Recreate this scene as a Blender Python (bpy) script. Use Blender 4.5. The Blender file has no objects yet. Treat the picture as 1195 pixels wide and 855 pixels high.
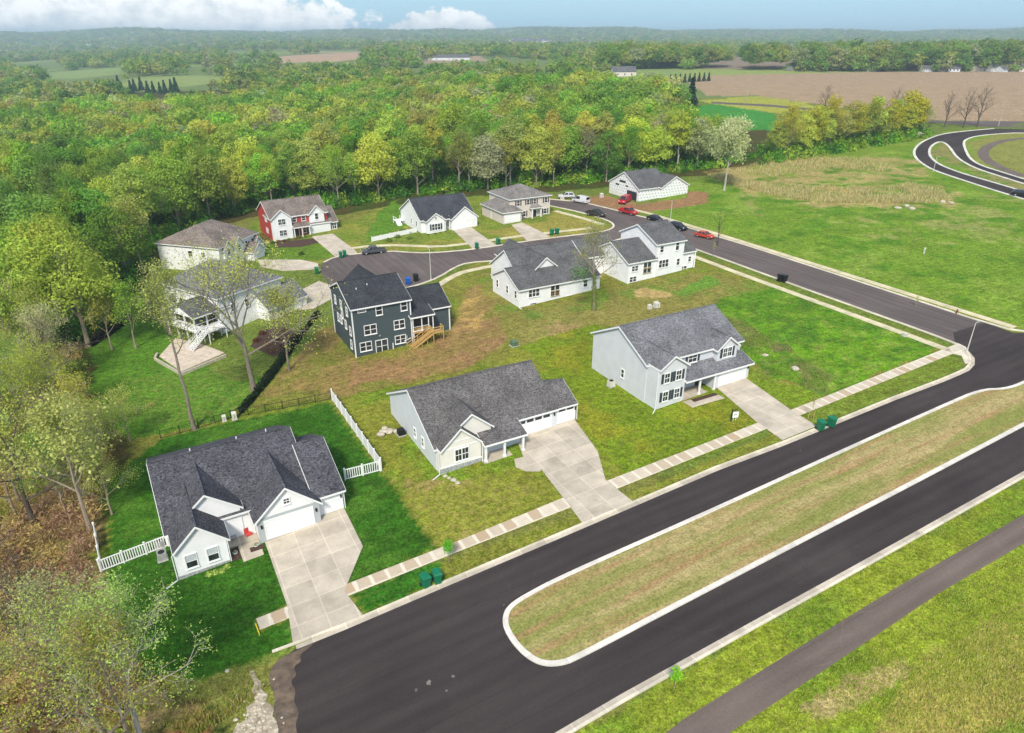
import bpy, math, random
import numpy as np
from mathutils import Vector, Matrix
PI = math.pi
rad = math.radians
sc = bpy.context.scene
COL = sc.collection
rng = np.random.default_rng(7)
random.seed(7)

# ------------------------------------------------------------------ survey
# The place is laid out in metres.  x right, y ahead of the drone, z up; the main street runs
# along U (azimuth 61.2 deg), the side street along V; the whole site climbs 4.5 % along U.
CAMH, FPX, CX, CY, HORY = 48.0, 805.0, 597.5, 427.5, 42.0
PITCH = math.atan((CY - HORY) / FPX)
AZ = rad(61.2)
U2 = np.array([math.sin(AZ), math.cos(AZ)])
V2 = np.array([-U2[1], U2[0]])
UANG = PI / 2 - AZ
GRADE = 0.045

def smooth(a, b, x):
    t = np.clip((np.asarray(x, float) - a) / (b - a), 0, 1)
    return t * t * (3 - 2 * t)

def tz(x, y):
    x = np.asarray(x, float); y = np.asarray(y, float)
    q = x * U2[0] + y * U2[1]
    q = np.where(q > 330, 330 + 60 * (1 - np.exp(-(np.maximum(q, 330) - 330) / 60)), q)
    q = np.where(q < -130, -130 - 60 * (1 - np.exp((np.minimum(q, -130) + 130) / 60)), q)
    z = GRADE * q
    r = np.hypot(x, y)
    a = np.arctan2(x, np.maximum(y, 1))
    n = 0.5 + 0.2 * np.sin(a * 9 + 1.0) + 0.16 * np.sin(a * 23 + r * 0.0011) + 0.1 * np.sin(a * 51 + 2 + r * 0.002)
    z = z + smooth(2300, 5200, r) * (34 + 50 * n) * (0.55 + 0.45 * smooth(3600, 5600, r))
    z = z + smooth(420, 900, r) * 2.5 * np.sin(x * 0.006 + 1) * np.sin(y * 0.0047)
    return z

_c, _s = math.cos(PITCH), math.sin(PITCH)
def P(px, py, dz=0.0):
    """survey point: where the sight line of the aerial survey meets the ground (raised by dz)"""
    a, b = (px - CX) / FPX, (py - CY) / FPX
    d = np.array([a, _c - b * _s, -_s - b * _c])
    d /= np.linalg.norm(d)
    lo, hi = 1.0, None
    t = 5.0
    while t < 9000:
        p = np.array([0, 0, CAMH]) + d * t
        if p[2] < tz(p[0], p[1]) + dz: hi = t; break
        lo = t; t *= 1.06
    if hi is None: hi = 9000
    for _ in range(40):
        m = (lo + hi) / 2
        p = np.array([0, 0, CAMH]) + d * m
        if p[2] < tz(p[0], p[1]) + dz: hi = m
        else: lo = m
    return np.array([0, 0, CAMH]) + d * lo

def PP(pts): return np.array([P(*q)[:2] for q in pts])
def UV(u, v, dz=0.0):
    p = U2 * u + V2 * v
    return np.array([p[0], p[1], float(tz(p[0], p[1])) + dz])

def inpoly(poly, x, y):
    poly = np.asarray(poly); n = len(poly)
    ins = np.zeros(x.shape, bool)
    j = n - 1
    for i in range(n):
        xi, yi = poly[i]; xj, yj = poly[j]
        if yi != yj:
            c = ((yi > y) != (yj > y)) & (x < (xj - xi) * (y - yi) / (yj - yi) + xi)
            ins ^= c
        j = i
    return ins

# ------------------------------------------------------------------ mesh builder
class MB:
    def __init__(s): s.v, s.f = [], []
    def add(s, vs, fs):
        b = len(s.v); s.v += [tuple(map(float, p)) for p in vs]; s.f += [tuple(i + b for i in f) for f in fs]; return s
    def box(s, x0, x1, y0, y1, z0, z1):
        return s.add([(x0,y0,z0),(x1,y0,z0),(x1,y1,z0),(x0,y1,z0),(x0,y0,z1),(x1,y0,z1),(x1,y1,z1),(x0,y1,z1)],
                     [(3,2,1,0),(4,5,6,7),(0,1,5,4),(1,2,6,5),(2,3,7,6),(3,0,4,7)])
    def slab(s, pts, vec):
        n = len(pts); top = [tuple(np.array(p) + np.array(vec)) for p in pts]
        fs = [tuple(range(n - 1, -1, -1)), tuple(range(n, 2 * n))] + [(i, (i + 1) % n, n + (i + 1) % n, n + i) for i in range(n)]
        return s.add(list(pts) + top, fs)
    def bar(s, p0, p1, w, h=None, up=(0, 0, 1)):
        h = h or w
        p0, p1 = np.array(p0, float), np.array(p1, float)
        d = p1 - p0; d /= np.linalg.norm(d)
        side = np.cross(d, up)
        if np.linalg.norm(side) < 1e-3: side = np.cross(d, (1, 0, 0))
        side /= np.linalg.norm(side); u = np.cross(side, d)
        q = [p0 - side*w/2 - u*h/2, p0 + side*w/2 - u*h/2, p0 + side*w/2 + u*h/2, p0 - side*w/2 + u*h/2]
        return s.slab(q, p1 - p0)
    def tube(s, pts, rs, n=8, cap=True):
        pts = [np.array(p, float) for p in pts]; b = len(s.v)
        ref = np.array((0.31, 0.17, 0.93))
        for i, p in enumerate(pts):
            d = pts[min(i + 1, len(pts) - 1)] - pts[max(i - 1, 0)]; d = d / (np.linalg.norm(d) + 1e-9)
            a = np.cross(d, ref); 
            if np.linalg.norm(a) < 0.05: a = np.cross(d, (1, 0, 0))
            a /= np.linalg.norm(a); c = np.cross(d, a)
            for k in range(n):
                t = 2 * PI * k / n
                s.v.append(tuple(p + rs[i] * (math.cos(t) * a + math.sin(t) * c)))
        for i in range(len(pts) - 1):
            for k in range(n):
                k2 = (k + 1) % n
                s.f.append((b + i*n + k, b + i*n + k2, b + (i+1)*n + k2, b + (i+1)*n + k))
        if cap:
            s.f.append(tuple(b + k for k in range(n - 1, -1, -1))); e = b + (len(pts) - 1) * n
            s.f.append(tuple(e + k for k in range(n)))
        return s
    def build(s, name, m, parent=None, smoothed=False):
        me = bpy.data.meshes.new(name); me.from_pydata(s.v, [], s.f); me.update()
        return link(name, me, m, parent, smoothed)

def link(name, me, m, parent=None, smoothed=False):
    if m is not None: me.materials.append(m)
    if smoothed: me.polygons.foreach_set('use_smooth', [True] * len(me.polygons))
    o = bpy.data.objects.new(name, me); COL.objects.link(o)
    if parent is not None: o.parent = parent
    return o

def npmesh(name, V, F, m=None, attrs=None, parent=None, smoothed=False):
    """V (n,3), F (m,k) numpy -> object"""
    me = bpy.data.meshes.new(name)
    V = np.ascontiguousarray(V, np.float32); F = np.ascontiguousarray(F, np.int32)
    me.vertices.add(len(V)); me.vertices.foreach_set('co', V.ravel())
    k = F.shape[1]
    me.loops.add(F.size); me.loops.foreach_set('vertex_index', F.ravel())
    me.polygons.add(len(F)); me.polygons.foreach_set('loop_start', np.arange(0, F.size, k, dtype=np.int32))
    me.update(calc_edges=True)
    for an, (ty, dat) in (attrs or {}).items():
        a = me.attributes.new(an, ty, 'POINT')
        a.data.foreach_set('color' if ty == 'FLOAT_COLOR' else 'value', np.ascontiguousarray(dat, np.float32).ravel())
    return link(name, me, m, parent, smoothed)

def tag(o, label=None, cat=None, group=None, kind=None):
    if label: o['label'] = label
    if cat: o['category'] = cat
    if group: o['group'] = group
    if kind: o['kind'] = kind
    return o
def empty(name, loc, rz=0.0, label=None, cat=None, group=None):
    o = bpy.data.objects.new(name, None); COL.objects.link(o); o.empty_display_size = 0.5
    o.location = tuple(float(c) for c in loc); o.rotation_euler = (0, 0, rz)
    return tag(o, label, cat, group)
def copy_tree(o, parent=None):
    c = o.copy(); COL.objects.link(c)
    if parent is not None: c.parent = parent
    for ch in list(o.children): copy_tree(ch, c)
    return c

# ------------------------------------------------------------------ materials
class NT:
    def __init__(s, name):
        s.m = bpy.data.materials.new(name); s.m.use_nodes = True
        s.t = s.m.node_tree; s.n = s.t.nodes; s.n.clear()
        s.out = s.n.new('ShaderNodeOutputMaterial'); s.b = s.n.new('ShaderNodeBsdfPrincipled')
        s.t.links.new(s.b.outputs[0], s.out.inputs[0])
    def new(s, ty, **kw):
        n = s.n.new(ty)
        for k, v in kw.items(): setattr(n, k, v)
        return n
    def L(s, a, b): s.t.links.new(a, b)
    def setin(s, sock, v):
        if hasattr(v, 'is_linked') or isinstance(v, bpy.types.NodeSocket): s.L(v, sock)
        else: sock.default_value = v
    def math(s, op, a, b=0.0, c=None, clamp=False):
        n = s.new('ShaderNodeMath', operation=op); n.use_clamp = clamp
        s.setin(n.inputs[0], a); s.setin(n.inputs[1], b)
        if c is not None: s.setin(n.inputs[2], c)
        return n.outputs[0]
    def mix(s, fac, a, b, mode='MIX'):
        n = s.new('ShaderNodeMix', data_type='RGBA', blend_type=mode)
        s.setin(n.inputs[0], fac); s.setin(n.inputs[6], c4(a)); s.setin(n.inputs[7], c4(b)); return n.outputs[2]
    def noise(s, vec, scale, detail=3.0, rough=0.55, out=0):
        n = s.new('ShaderNodeTexNoise'); s.L(vec, n.inputs['Vector'])
        n.inputs['Scale'].default_value = scale; n.inputs['Detail'].default_value = detail; n.inputs['Roughness'].default_value = rough
        return n.outputs[out]
    def vor(s, vec, scale, out='Color', feature='F1'):
        n = s.new('ShaderNodeTexVoronoi', feature=feature); s.L(vec, n.inputs['Vector']); n.inputs['Scale'].default_value = scale
        return n.outputs[out]
    def ramp(s, fac, stops):
        n = s.new('ShaderNodeValToRGB'); s.L(fac, n.inputs[0]); e = n.color_ramp.elements
        while len(e) < len(stops): e.new(0.5)
        for el, (p, c) in zip(e, stops): el.position = p; el.color = c4(c)
        return n.outputs[0]
    def maprange(s, v, a, b, c, d):
        n = s.new('ShaderNodeMapRange'); s.L(v, n.inputs[0])
        for i, q in enumerate((a, b, c, d)): n.inputs[i + 1].default_value = q
        return n.outputs[0]
    def bump(s, h, strength=0.3, dist=0.05):
        n = s.new('ShaderNodeBump'); s.L(h, n.inputs['Height']); n.inputs['Strength'].default_value = strength; n.inputs['Distance'].default_value = dist
        s.L(n.outputs[0], s.b.inputs['Normal'])
    def obj(s): return s.new('ShaderNodeTexCoord').outputs['Object']
    def street(s):
        """metres along U / along V, from world coordinates"""
        g = s.new('ShaderNodeNewGeometry'); r = s.new('ShaderNodeVectorRotate', rotation_type='Z_AXIS')
        s.L(g.outputs['Position'], r.inputs['Vector']); r.inputs['Angle'].default_value = -UANG
        return r.outputs[0]
    def xyz(s, v):
        n = s.new('ShaderNodeSeparateXYZ'); s.L(v, n.inputs[0]); return n.outputs
    def base(s, c, rough=0.8, spec=0.3, metal=0.0):
        s.setin(s.b.inputs['Base Color'], c if isinstance(c, bpy.types.NodeSocket) else c4(c))
        s.b.inputs['Roughness'].default_value = rough; s.b.inputs['Specular IOR Level'].default_value = spec; s.b.inputs['Metallic'].default_value = metal
        return s.m
def c4(c):
    if isinstance(c, bpy.types.NodeSocket): return c
    if isinstance(c, (int, float)): return (c, c, c, 1)
    return tuple(c) if len(c) == 4 else (*c, 1)
def srgb(r, g, b):
    f = lambda x: (x / 255 / 12.92) if x <= 10 else ((x / 255 + 0.055) / 1.055) ** 2.4
    return (f(r), f(g), f(b))

def plain(name, c, rough=0.6, spec=0.3, metal=0.0, var=0.12, scale=3.0):
    t = NT(name); v = t.noise(t.obj(), scale, 3)
    f = t.maprange(v, 0.3, 0.7, 1 - var, 1 + var)
    col = t.mix(1.0, c, t.new('ShaderNodeCombineColor').outputs[0] if False else f, 'MULTIPLY')
    return t.base(col, rough, spec, metal)

def siding(name, c, pitch=0.16, rough=0.65, var=0.05):
    t = NT(name); o = t.obj(); x = t.xyz(o)
    lap = t.math('FRACT', t.math('DIVIDE', x[2], pitch))
    n = t.noise(o, 0.7, 4); f = t.maprange(n, 0.3, 0.7, 1 - var, 1 + var)
    edge = t.math('GREATER_THAN', lap, 0.9)
    f2 = t.math('MULTIPLY', f, t.math('SUBTRACT', 1.0, t.math('MULTIPLY', edge, 0.10)))
    col = t.mix(1.0, c, f2, 'MULTIPLY')
    t.bump(t.math('SUBTRACT', 1.0, lap), 0.5, 0.02)
    return t.base(col, rough, 0.3)

def shingle(name, c, spread=0.45, warm=(0.0, 0.0), streak=0.25):
    t = NT(name); o = t.obj(); x = t.xyz(o)
    mp = t.new('ShaderNodeMapping'); t.L(o, mp.inputs[0]); mp.inputs['Scale'].default_value = (1, 1, 2.0)
    tab = t.vor(mp.outputs[0], 6.5); g1 = t.xyz(tab)[0]
    tab2 = t.vor(mp.outputs[0], 3.1); g2 = t.xyz(tab2)[1]
    big = t.noise(o, 0.35, 4); fine = t.noise(o, 9, 2)
    row = t.math('FRACT', t.math('DIVIDE', x[2], 0.075))
    f = t.math('ADD', t.maprange(g1, 0, 1, 1 - spread, 1 + spread), t.maprange(g2, 0, 1, -0.12, 0.12))
    f = t.math('MULTIPLY', f, t.maprange(big, 0.3, 0.7, 1 - streak, 1 + streak))
    f = t.math('MULTIPLY', f, t.maprange(fine, 0.3, 0.7, 0.86, 1.14))
    f = t.math('MULTIPLY', f, t.maprange(t.math('GREATER_THAN', row, 0.84), 0, 1, 1.0, 0.74))
    col = t.mix(1.0, c, f, 'MULTIPLY')
    if warm[0]: col = t.mix(t.math('MULTIPLY', g2, warm[0]), col, t.mix(1.0, col, (1.25, 1.0, 0.82), 'MULTIPLY'))
    t.bump(f, 0.5, 0.03)
    return t.base(col, 0.9, 0.15)

def asphalt(name, c, var=0.16, lanes=True, cracks=True, swap=False):
    t = NT(name); s = t.street()
    if swap:
        q_ = t.xyz(s); cb = t.new('ShaderNodeCombineXYZ'); t.L(q_[1], cb.inputs[0]); t.L(q_[0], cb.inputs[1]); t.L(q_[2], cb.inputs[2]); s = cb.outputs[0]
    x = t.xyz(s)
    mp = t.new('ShaderNodeMapping'); t.L(s, mp.inputs[0]); mp.inputs['Scale'].default_value = (0.05, 0.5, 0.2)
    lane = t.noise(mp.outputs[0], 1.4, 5, 0.6); big = t.noise(s, 0.07, 5, 0.6); fine = t.noise(s, 5, 4, 0.8)
    f = t.math('MULTIPLY', t.maprange(lane, 0.3, 0.7, 1 - var, 1 + var), t.maprange(big, 0.3, 0.7, 1 - var, 1 + var))
    f = t.math('MULTIPLY', f, t.maprange(fine, 0.3, 0.7, 0.86, 1.14))
    col = t.mix(1.0, c, f, 'MULTIPLY')
    spots = t.math('GREATER_THAN', t.noise(s, 0.9, 2, 0.4), 0.80)
    col = t.mix(t.math('MULTIPLY', spots, 0.25), col, (0.2, 0.18, 0.17))
    # paving passes, seams, tyre-worn lanes, cracks and tar
    w_ = t.math('DIVIDE', x[1], 3.1); pv = t.math('FRACT', w_); pid = t.math('ADD', t.math('FLOOR', w_), t.math('MULTIPLY', t.math('FLOOR', t.math('DIVIDE', x[0], 47.0)), 13.7))
    wn = t.new('ShaderNodeTexWhiteNoise', noise_dimensions='1D'); t.L(pid, wn.inputs['W'])
    col = t.mix(1.0, col, t.maprange(wn.outputs[0], 0, 1, 0.95, 1.06), 'MULTIPLY')
    seam = t.math('LESS_THAN', t.math('ADD', pv, t.maprange(fine, 0.3, 0.7, -.006, .006)), 0.022)
    col = t.mix(t.math('MULTIPLY', seam, 0.25), col, tuple(q * .45 for q in c))
    tyre = t.math('ABSOLUTE', t.math('SUBTRACT', t.math('FRACT', t.math('ADD', t.math('DIVIDE', x[1], 1.55), t.maprange(big, 0.3, 0.7, -.12, .12))), 0.5))
    col = t.mix(1.0, col, t.maprange(tyre, 0.0, 0.5, 1.10, 0.95), 'MULTIPLY')
    wv = t.new('ShaderNodeVectorMath', operation='ADD'); t.L(s, wv.inputs[0]); nz = t.noise(s, 0.5, 3, 0.6, 1); t.L(nz, wv.inputs[1])
    ck = t.vor(wv.outputs[0], 0.085, 'Distance', 'DISTANCE_TO_EDGE')
    crk = t.math('MULTIPLY', t.math('LESS_THAN', ck, 0.004), t.math('GREATER_THAN', t.noise(s, 0.05, 2), 0.5))
    col = t.mix(t.math('MULTIPLY', crk, 0.14), col, tuple(q * 2.1 for q in c) if cracks else c)
    # pale haul dust washed over the paving in broad patches
    dust = t.maprange(t.noise(s, 0.045, 6, 0.7), 0.52, 0.78, 0.0, 0.30)
    col = t.mix(dust, col, (0.135, 0.112, 0.10))
    t.bump(fine, 0.25, 0.01)
    return t.base(col, 0.93, 0.12)

def concrete(name, c, joint=3.2, var=0.10, lines=True, dark=0.78):
    t = NT(name); s = t.street(); x = t.xyz(s)
    big = t.noise(s, 0.5, 4); fine = t.noise(s, 7, 3)
    f = t.math('MULTIPLY', t.maprange(big, 0.3, 0.7, 1 - var, 1 + var), t.maprange(fine, 0.3, 0.7, 0.94, 1.06))
    if lines:
        ju = t.math('ABSOLUTE', t.math('SUBTRACT', t.math('FRACT', t.math('DIVIDE', x[0], joint)), 0.5))
        jv = t.math('ABSOLUTE', t.math('SUBTRACT', t.math('FRACT', t.math('DIVIDE', x[1], joint)), 0.5))
        j = t.math('GREATER_THAN', t.math('MAXIMUM', ju, jv), 0.5 - 0.055 / joint)
        f = t.math('MULTIPLY', f, t.maprange(j, 0, 1, 1.0, 1.22))
        st_ = t.maprange(t.noise(s, 0.9, 5, 0.7), 0.52, 0.72, 0.0, 1.0); f = t.math('MULTIPLY', f, t.maprange(st_, 0, 1, 1.0, 0.84))
        sn = t.new('ShaderNodeVectorMath', operation='SNAP'); t.L(s, sn.inputs[0]); 
        of = t.new('ShaderNodeVectorMath', operation='ADD'); t.L(s, of.inputs[0]); of.inputs[1].default_value = (joint * 0, 0, 0)
        sn.inputs[1].default_value = (joint, joint, 500)
        w = t.new('ShaderNodeTexWhiteNoise', noise_dimensions='2D'); t.L(sn.outputs[0], w.inputs['Vector'])
        f = t.math('MULTIPLY', f, t.maprange(w.outputs[0], 0, 1, 0.86, 1.07))
    col = t.mix(1.0, c, f, 'MULTIPLY')
    t.bump(fine, 0.15, 0.01)
    return t.base(col, 0.85, 0.2)

def glass(name, c=(0.02, 0.024, 0.028), rough=0.06):
    t = NT(name); v = t.noise(t.obj(), 0.9, 2)
    col = t.mix(t.maprange(v, 0.4, 0.65, 0, 1), c, tuple(q * 2.4 for q in c))
    return t.base(col, rough, 0.6)

def leafmat(name, attr=None):
    t = NT(name)
    if attr: a = t.new('ShaderNodeAttribute', attribute_name=attr); tint = a.outputs['Color']
    else: tint = t.new('ShaderNodeObjectInfo').outputs['Color']
    tone = t.new('ShaderNodeAttribute', attribute_name='tone').outputs['Fac']
    col = t.mix(1.0, tint, tone, 'MULTIPLY')
    # younger leaves run yellower
    yl = t.new('ShaderNodeAttribute', attribute_name='young').outputs['Fac']
    col = t.mix(t.math('MULTIPLY', yl, 0.5), col, t.mix(1.0, col, (1.10, 1.06, 0.78), 'MULTIPLY'))
    t.base(col, 0.75, 0.12)
    tr = t.new('ShaderNodeBsdfTranslucent'); t.L(col, tr.inputs[0])
    ms = t.new('ShaderNodeMixShader'); ms.inputs[0].default_value = 0.42
    t.L(t.b.outputs[0], ms.inputs[1]); t.L(tr.outputs[0], ms.inputs[2]); t.L(ms.outputs[0], t.out.inputs[0])
    return t.m

def bark(name, c):
    t = NT(name); o = t.obj(); mp = t.new('ShaderNodeMapping'); t.L(o, mp.inputs[0]); mp.inputs['Scale'].default_value = (3, 3, 0.6)
    n = t.noise(mp.outputs[0], 2.2, 4, 0.7); col = t.mix(1.0, c, t.maprange(n, 0.3, 0.7, 0.6, 1.4), 'MULTIPLY')
    t.bump(n, 0.6, 0.05); return t.base(col, 0.95, 0.1)

M = dict(
    white=plain('white_trim', (0.80, 0.80, 0.78), 0.5, var=0.04),
    whitesiding=siding('white_siding', (0.80, 0.80, 0.79)),
    bluesiding=siding('pale_blue_siding', (0.60, 0.625, 0.64)),
    bluesiding2=siding('pale_grey_siding', (0.61, 0.62, 0.635)),
    creamsiding=siding('cream_siding', (0.74, 0.71, 0.64)),
    greysiding=siding('grey_siding', (0.42, 0.45, 0.45)),
    navysiding=siding('dark_slate_siding', (0.060, 0.082, 0.088)),
    redsiding=siding('red_siding', (0.42, 0.055, 0.045)),
    beigesiding=siding('beige_siding', (0.64, 0.57, 0.50)),
    stone=plain('grey_stone', (0.34, 0.35, 0.34), 0.9, var=0.4, scale=5),
    foundation=plain('foundation_concrete', (0.42, 0.42, 0.41), 0.9, var=0.12),
    roofA=shingle('charcoal_shingles', (0.082, 0.082, 0.092), 0.55),
    roofB=shingle('weathered_grey_shingles', (0.124, 0.120, 0.119), 0.46, (0.2, 0)),
    roofE=shingle('blue_grey_shingles', (0.160, 0.162, 0.170), 0.42),
    roofC=shingle('black_shingles', (0.043, 0.046, 0.052), 0.35),
    roofF=shingle('mid_grey_shingles', (0.115, 0.115, 0.115), 0.38),
    roofK=shingle('brown_grey_shingles', (0.185, 0.162, 0.145), 0.45, (0.4, 0)), roofI=shingle('taupe_shingles', (0.20, 0.185, 0.168), 0.4),
    roofJ=shingle('slate_shingles', (0.058, 0.062, 0.072), 0.35),
    glass=glass('window_glass'), glasslight=plain('window_blind_glass', (0.50, 0.53, 0.54), 0.2, 0.5, var=0.1),
    shutter=plain('dark_shutter', (0.035, 0.05, 0.065), 0.5),
    brownshutter=plain('brown_shutter', (0.13, 0.09, 0.08), 0.5),
    garagedoor=None, doordark=plain('dark_door', (0.04, 0.04, 0.045), 0.4),
    asphalt=asphalt('fresh_asphalt', (0.047, 0.0385, 0.037)), asphalt2=asphalt('worn_asphalt', (0.118, 0.097, 0.089), swap=True),
    path=asphalt('path_asphalt', (0.145, 0.114, 0.096), 0.12),
    drive=concrete('driveway_concrete', (0.50, 0.438, 0.345), 2.6, 0.16), curb=concrete('curb_concrete', (0.66, 0.60, 0.47), 3.0, 0.16),
    gutter=concrete('gutter_concrete', (0.50, 0.44, 0.35), 3.0, 0.2), curbnew=concrete('new_curb_concrete', (0.66, 0.62, 0.545), 3.0, 0.14),
    walk2=concrete('old_sidewalk_concrete', (0.58, 0.52, 0.34), 1.5, 0.12),
    wood=plain('new_lumber', (0.50, 0.32, 0.11), 0.8, var=0.25), patio=plain('patio_stone', (0.56, 0.47, 0.37), 0.9, var=0.2, scale=1.5),
    mulch=plain('mulch', (0.07, 0.04, 0.028), 0.95, var=0.4, scale=6), rock=plain('pale_rock', (0.46, 0.41, 0.32), 0.9, var=0.3, scale=4),
    binG=plain('green_plastic', (0.006, 0.15, 0.07), 0.45), binBlue=plain('blue_plastic', (0.01, 0.10, 0.42), 0.45), binBlack=plain('black_plastic', (0.012, 0.012, 0.014), 0.45),
    metal=plain('grey_metal', (0.36, 0.36, 0.35), 0.5, 0.5, 0.3), pole=plain('pale_pole', (0.62, 0.60, 0.55), 0.5, 0.4, 0.2),
    blackmetal=plain('black_metal', (0.015, 0.016, 0.016), 0.5), yellow=plain('yellow_plastic', (0.75, 0.55, 0.02), 0.5),
    rubber=plain('tyre_rubber', (0.02, 0.02, 0.02), 0.85), utilgreen=plain('utility_green', (0.10, 0.16, 0.09), 0.6), pedestal=plain('utility_beige', (0.58, 0.56, 0.48), 0.6),
    barkG=bark('grey_bark', (0.29, 0.24, 0.18)), barkM=bark('weathered_bark', (0.20, 0.17, 0.13)), barkP=bark('pale_bark', (0.40, 0.36, 0.29)), barkD=bark('dark_bark', (0.10, 0.08, 0.062)),
    leaf=leafmat('foliage'), leafs=leafmat('massed_foliage', 'tint'),
    redcloth=plain('red_cloth', (0.5, 0.06, 0.05), 0.8), hydrant=plain('hydrant_red', (0.20, 0.06, 0.045), 0.6), lens=plain('lamp_glass', (0.75, 0.75, 0.72), 0.2, 0.6),
    redlens=plain('red_lens', (0.35, 0.01, 0.01), 0.25, 0.6), haygrass=None)

def garage_mat():
    t = NT('garage_door_white'); x = t.xyz(t.obj())
    r = t.math('FRACT', t.math('DIVIDE', x[2], 0.53)); e = t.math('GREATER_THAN', r, 0.94)
    f = t.maprange(e, 0, 1, 1.0, 0.72); t.bump(t.math('SUBTRACT', 1.0, e), 0.4, 0.02)
    return t.base(t.mix(1.0, (0.82, 0.82, 0.81), f, 'MULTIPLY'), 0.45, 0.35)
M['garagedoor'] = garage_mat()

def wrap_mat():
    """pale building paper with rows of small blue-grey printed dashes"""
    t = NT('house_wrap'); x = t.xyz(t.obj())
    h = t.math('ADD', x[0], x[1])
    row = t.math('FLOOR', t.math('DIVIDE', x[2], 0.8))
    hh = t.math('FRACT', t.math('ADD', t.math('DIVIDE', h, 1.1), t.math('MULTIPLY', row, 0.37)))
    zz = t.math('FRACT', t.math('DIVIDE', x[2], 0.8))
    d = t.math('MULTIPLY', t.math('LESS_THAN', hh, 0.42), t.math('LESS_THAN', zz, 0.38))
    col = t.mix(t.math('MULTIPLY', d, 0.7), (0.80, 0.80, 0.78), (0.27, 0.32, 0.36))
    return t.base(col, 0.6, 0.3)
M['wrap'] = wrap_mat()

WALKV = float(np.mean([P(a, b)[:2] @ V2 for a, b in ((465, 664), (606, 608), (752, 550), (900, 492))]))
def walk_mat():
    """sidewalk flags: tan, dirt-stained middles and clean pale edges"""
    t = NT('sidewalk_flags'); s = t.street(); x = t.xyz(s)
    q = 1.6
    fu = t.math('FRACT', t.math('DIVIDE', x[0], q))
    cell = t.math('FLOOR', t.math('DIVIDE', x[0], q))
    w = t.new('ShaderNodeTexWhiteNoise', noise_dimensions='1D'); t.L(cell, w.inputs['W'])
    e = t.math('ABSOLUTE', t.math('SUBTRACT', fu, 0.5))
    n = t.noise(s, 1.6, 4, 0.6)
    r0_ = t.math('ABSOLUTE', t.math('SUBTRACT', t.math('DIVIDE', t.math('SUBTRACT', x[1], WALKV), 1.75), 0.0))
    edge = t.math('ADD', t.math('MAXIMUM', e, t.math('SUBTRACT', r0_, 0.08)), t.maprange(n, 0.3, 0.7, -0.06, 0.06))
    stain = t.maprange(edge, 0.36, 0.41, 1.0, 0.0)
    amt = t.math('MULTIPLY', stain, t.maprange(w.outputs[0], 0, 1, 0.25, 0.95))
    clean = t.mix(t.maprange(n, 0.35, 0.65, 0, 1), (0.74, 0.66, 0.50), (0.60, 0.55, 0.45))
    dirt = t.mix(w.outputs[0], (0.36, 0.28, 0.20), (0.43, 0.31, 0.19))
    col = t.mix(amt, clean, dirt)
    return t.base(col, 0.88, 0.2)
M['walk'] = walk_mat()

def rubble_mat(name, c1, c2, sc_):
    t = NT(name); g = t.new('ShaderNodeNewGeometry').outputs['Position']; v = t.xyz(t.vor(g, sc_))[0]; n = t.noise(g, 1.2, 5, 0.7)
    col = t.mix(v, c1, c2); col = t.mix(1.0, col, t.maprange(n, .3, .7, .6, 1.3), 'MULTIPLY'); t.bump(v, .8, .08); return t.base(col, .95, .1)
M['gravel'] = rubble_mat('washed_gravel', (.30, .25, .17), (.52, .46, .36), 4.0)
M['silt'] = rubble_mat('washed_silt', (.17, .125, .09), (.12, .095, .075), 1.5)
M['scuff'] = rubble_mat('road_scuff', (.16, .145, .13), (.22, .20, .18), 3.0)
# ------------------------------------------------------------------ ground
def axis(lo, hi, step, mn, mx, gr):
    a = list(np.arange(lo, hi + step / 2, step))
    s = step
    while a[-1] < mx: s *= gr; a.append(a[-1] + s)
    s = step; pre = []
    x = lo
    while x > mn: s *= gr; x -= s; pre.append(x)
    return np.array(pre[::-1] + a)
gx = axis(-78, 96, 0.62, -8500, 8500, 1.035)
gy = axis(24, 200, 0.62, -300, 9600, 1.025)
GX, GY = np.meshgrid(gx, gy)
def vnoise(x, y, s, seed=0):
    """cheap smooth value noise, -1..1"""
    r = np.random.default_rng(seed); tab = r.uniform(-1, 1, (256, 256))
    fx, fy = x / s, y / s
    ix, iy = np.floor(fx).astype(int), np.floor(fy).astype(int)
    tx, ty = fx - ix, fy - iy
    tx = tx * tx * (3 - 2 * tx); ty = ty * ty * (3 - 2 * ty)
    g = lambda a, b: tab[a % 256, b % 256]
    return (g(ix, iy) * (1 - tx) + g(ix + 1, iy) * tx) * (1 - ty) + (g(ix, iy + 1) * (1 - tx) + g(ix + 1, iy + 1) * tx) * ty
col = np.zeros(GX.shape + (3,)); dry = np.full(GX.shape, 0.35)
def setc(mask, c, d=None, mixn=None):
    if mixn is None: col[mask] = c
    else:
        w = mixn[mask][:, None]; col[mask] = col[mask] * (1 - w) + np.array(c) * w
    if d is not None: dry[mask] = d
K = 0.77
G_ = lambda *c: np.array(srgb(*c)) * K
base = G_(104, 128, 52)
n1 = vnoise(GX, GY, 60, 1) * 0.5 + vnoise(GX, GY, 17, 2) * 0.3
col[:] = base
setc(n1 > 0.15, G_(122, 130, 62))
far = np.hypot(GX, GY) > 460
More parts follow.
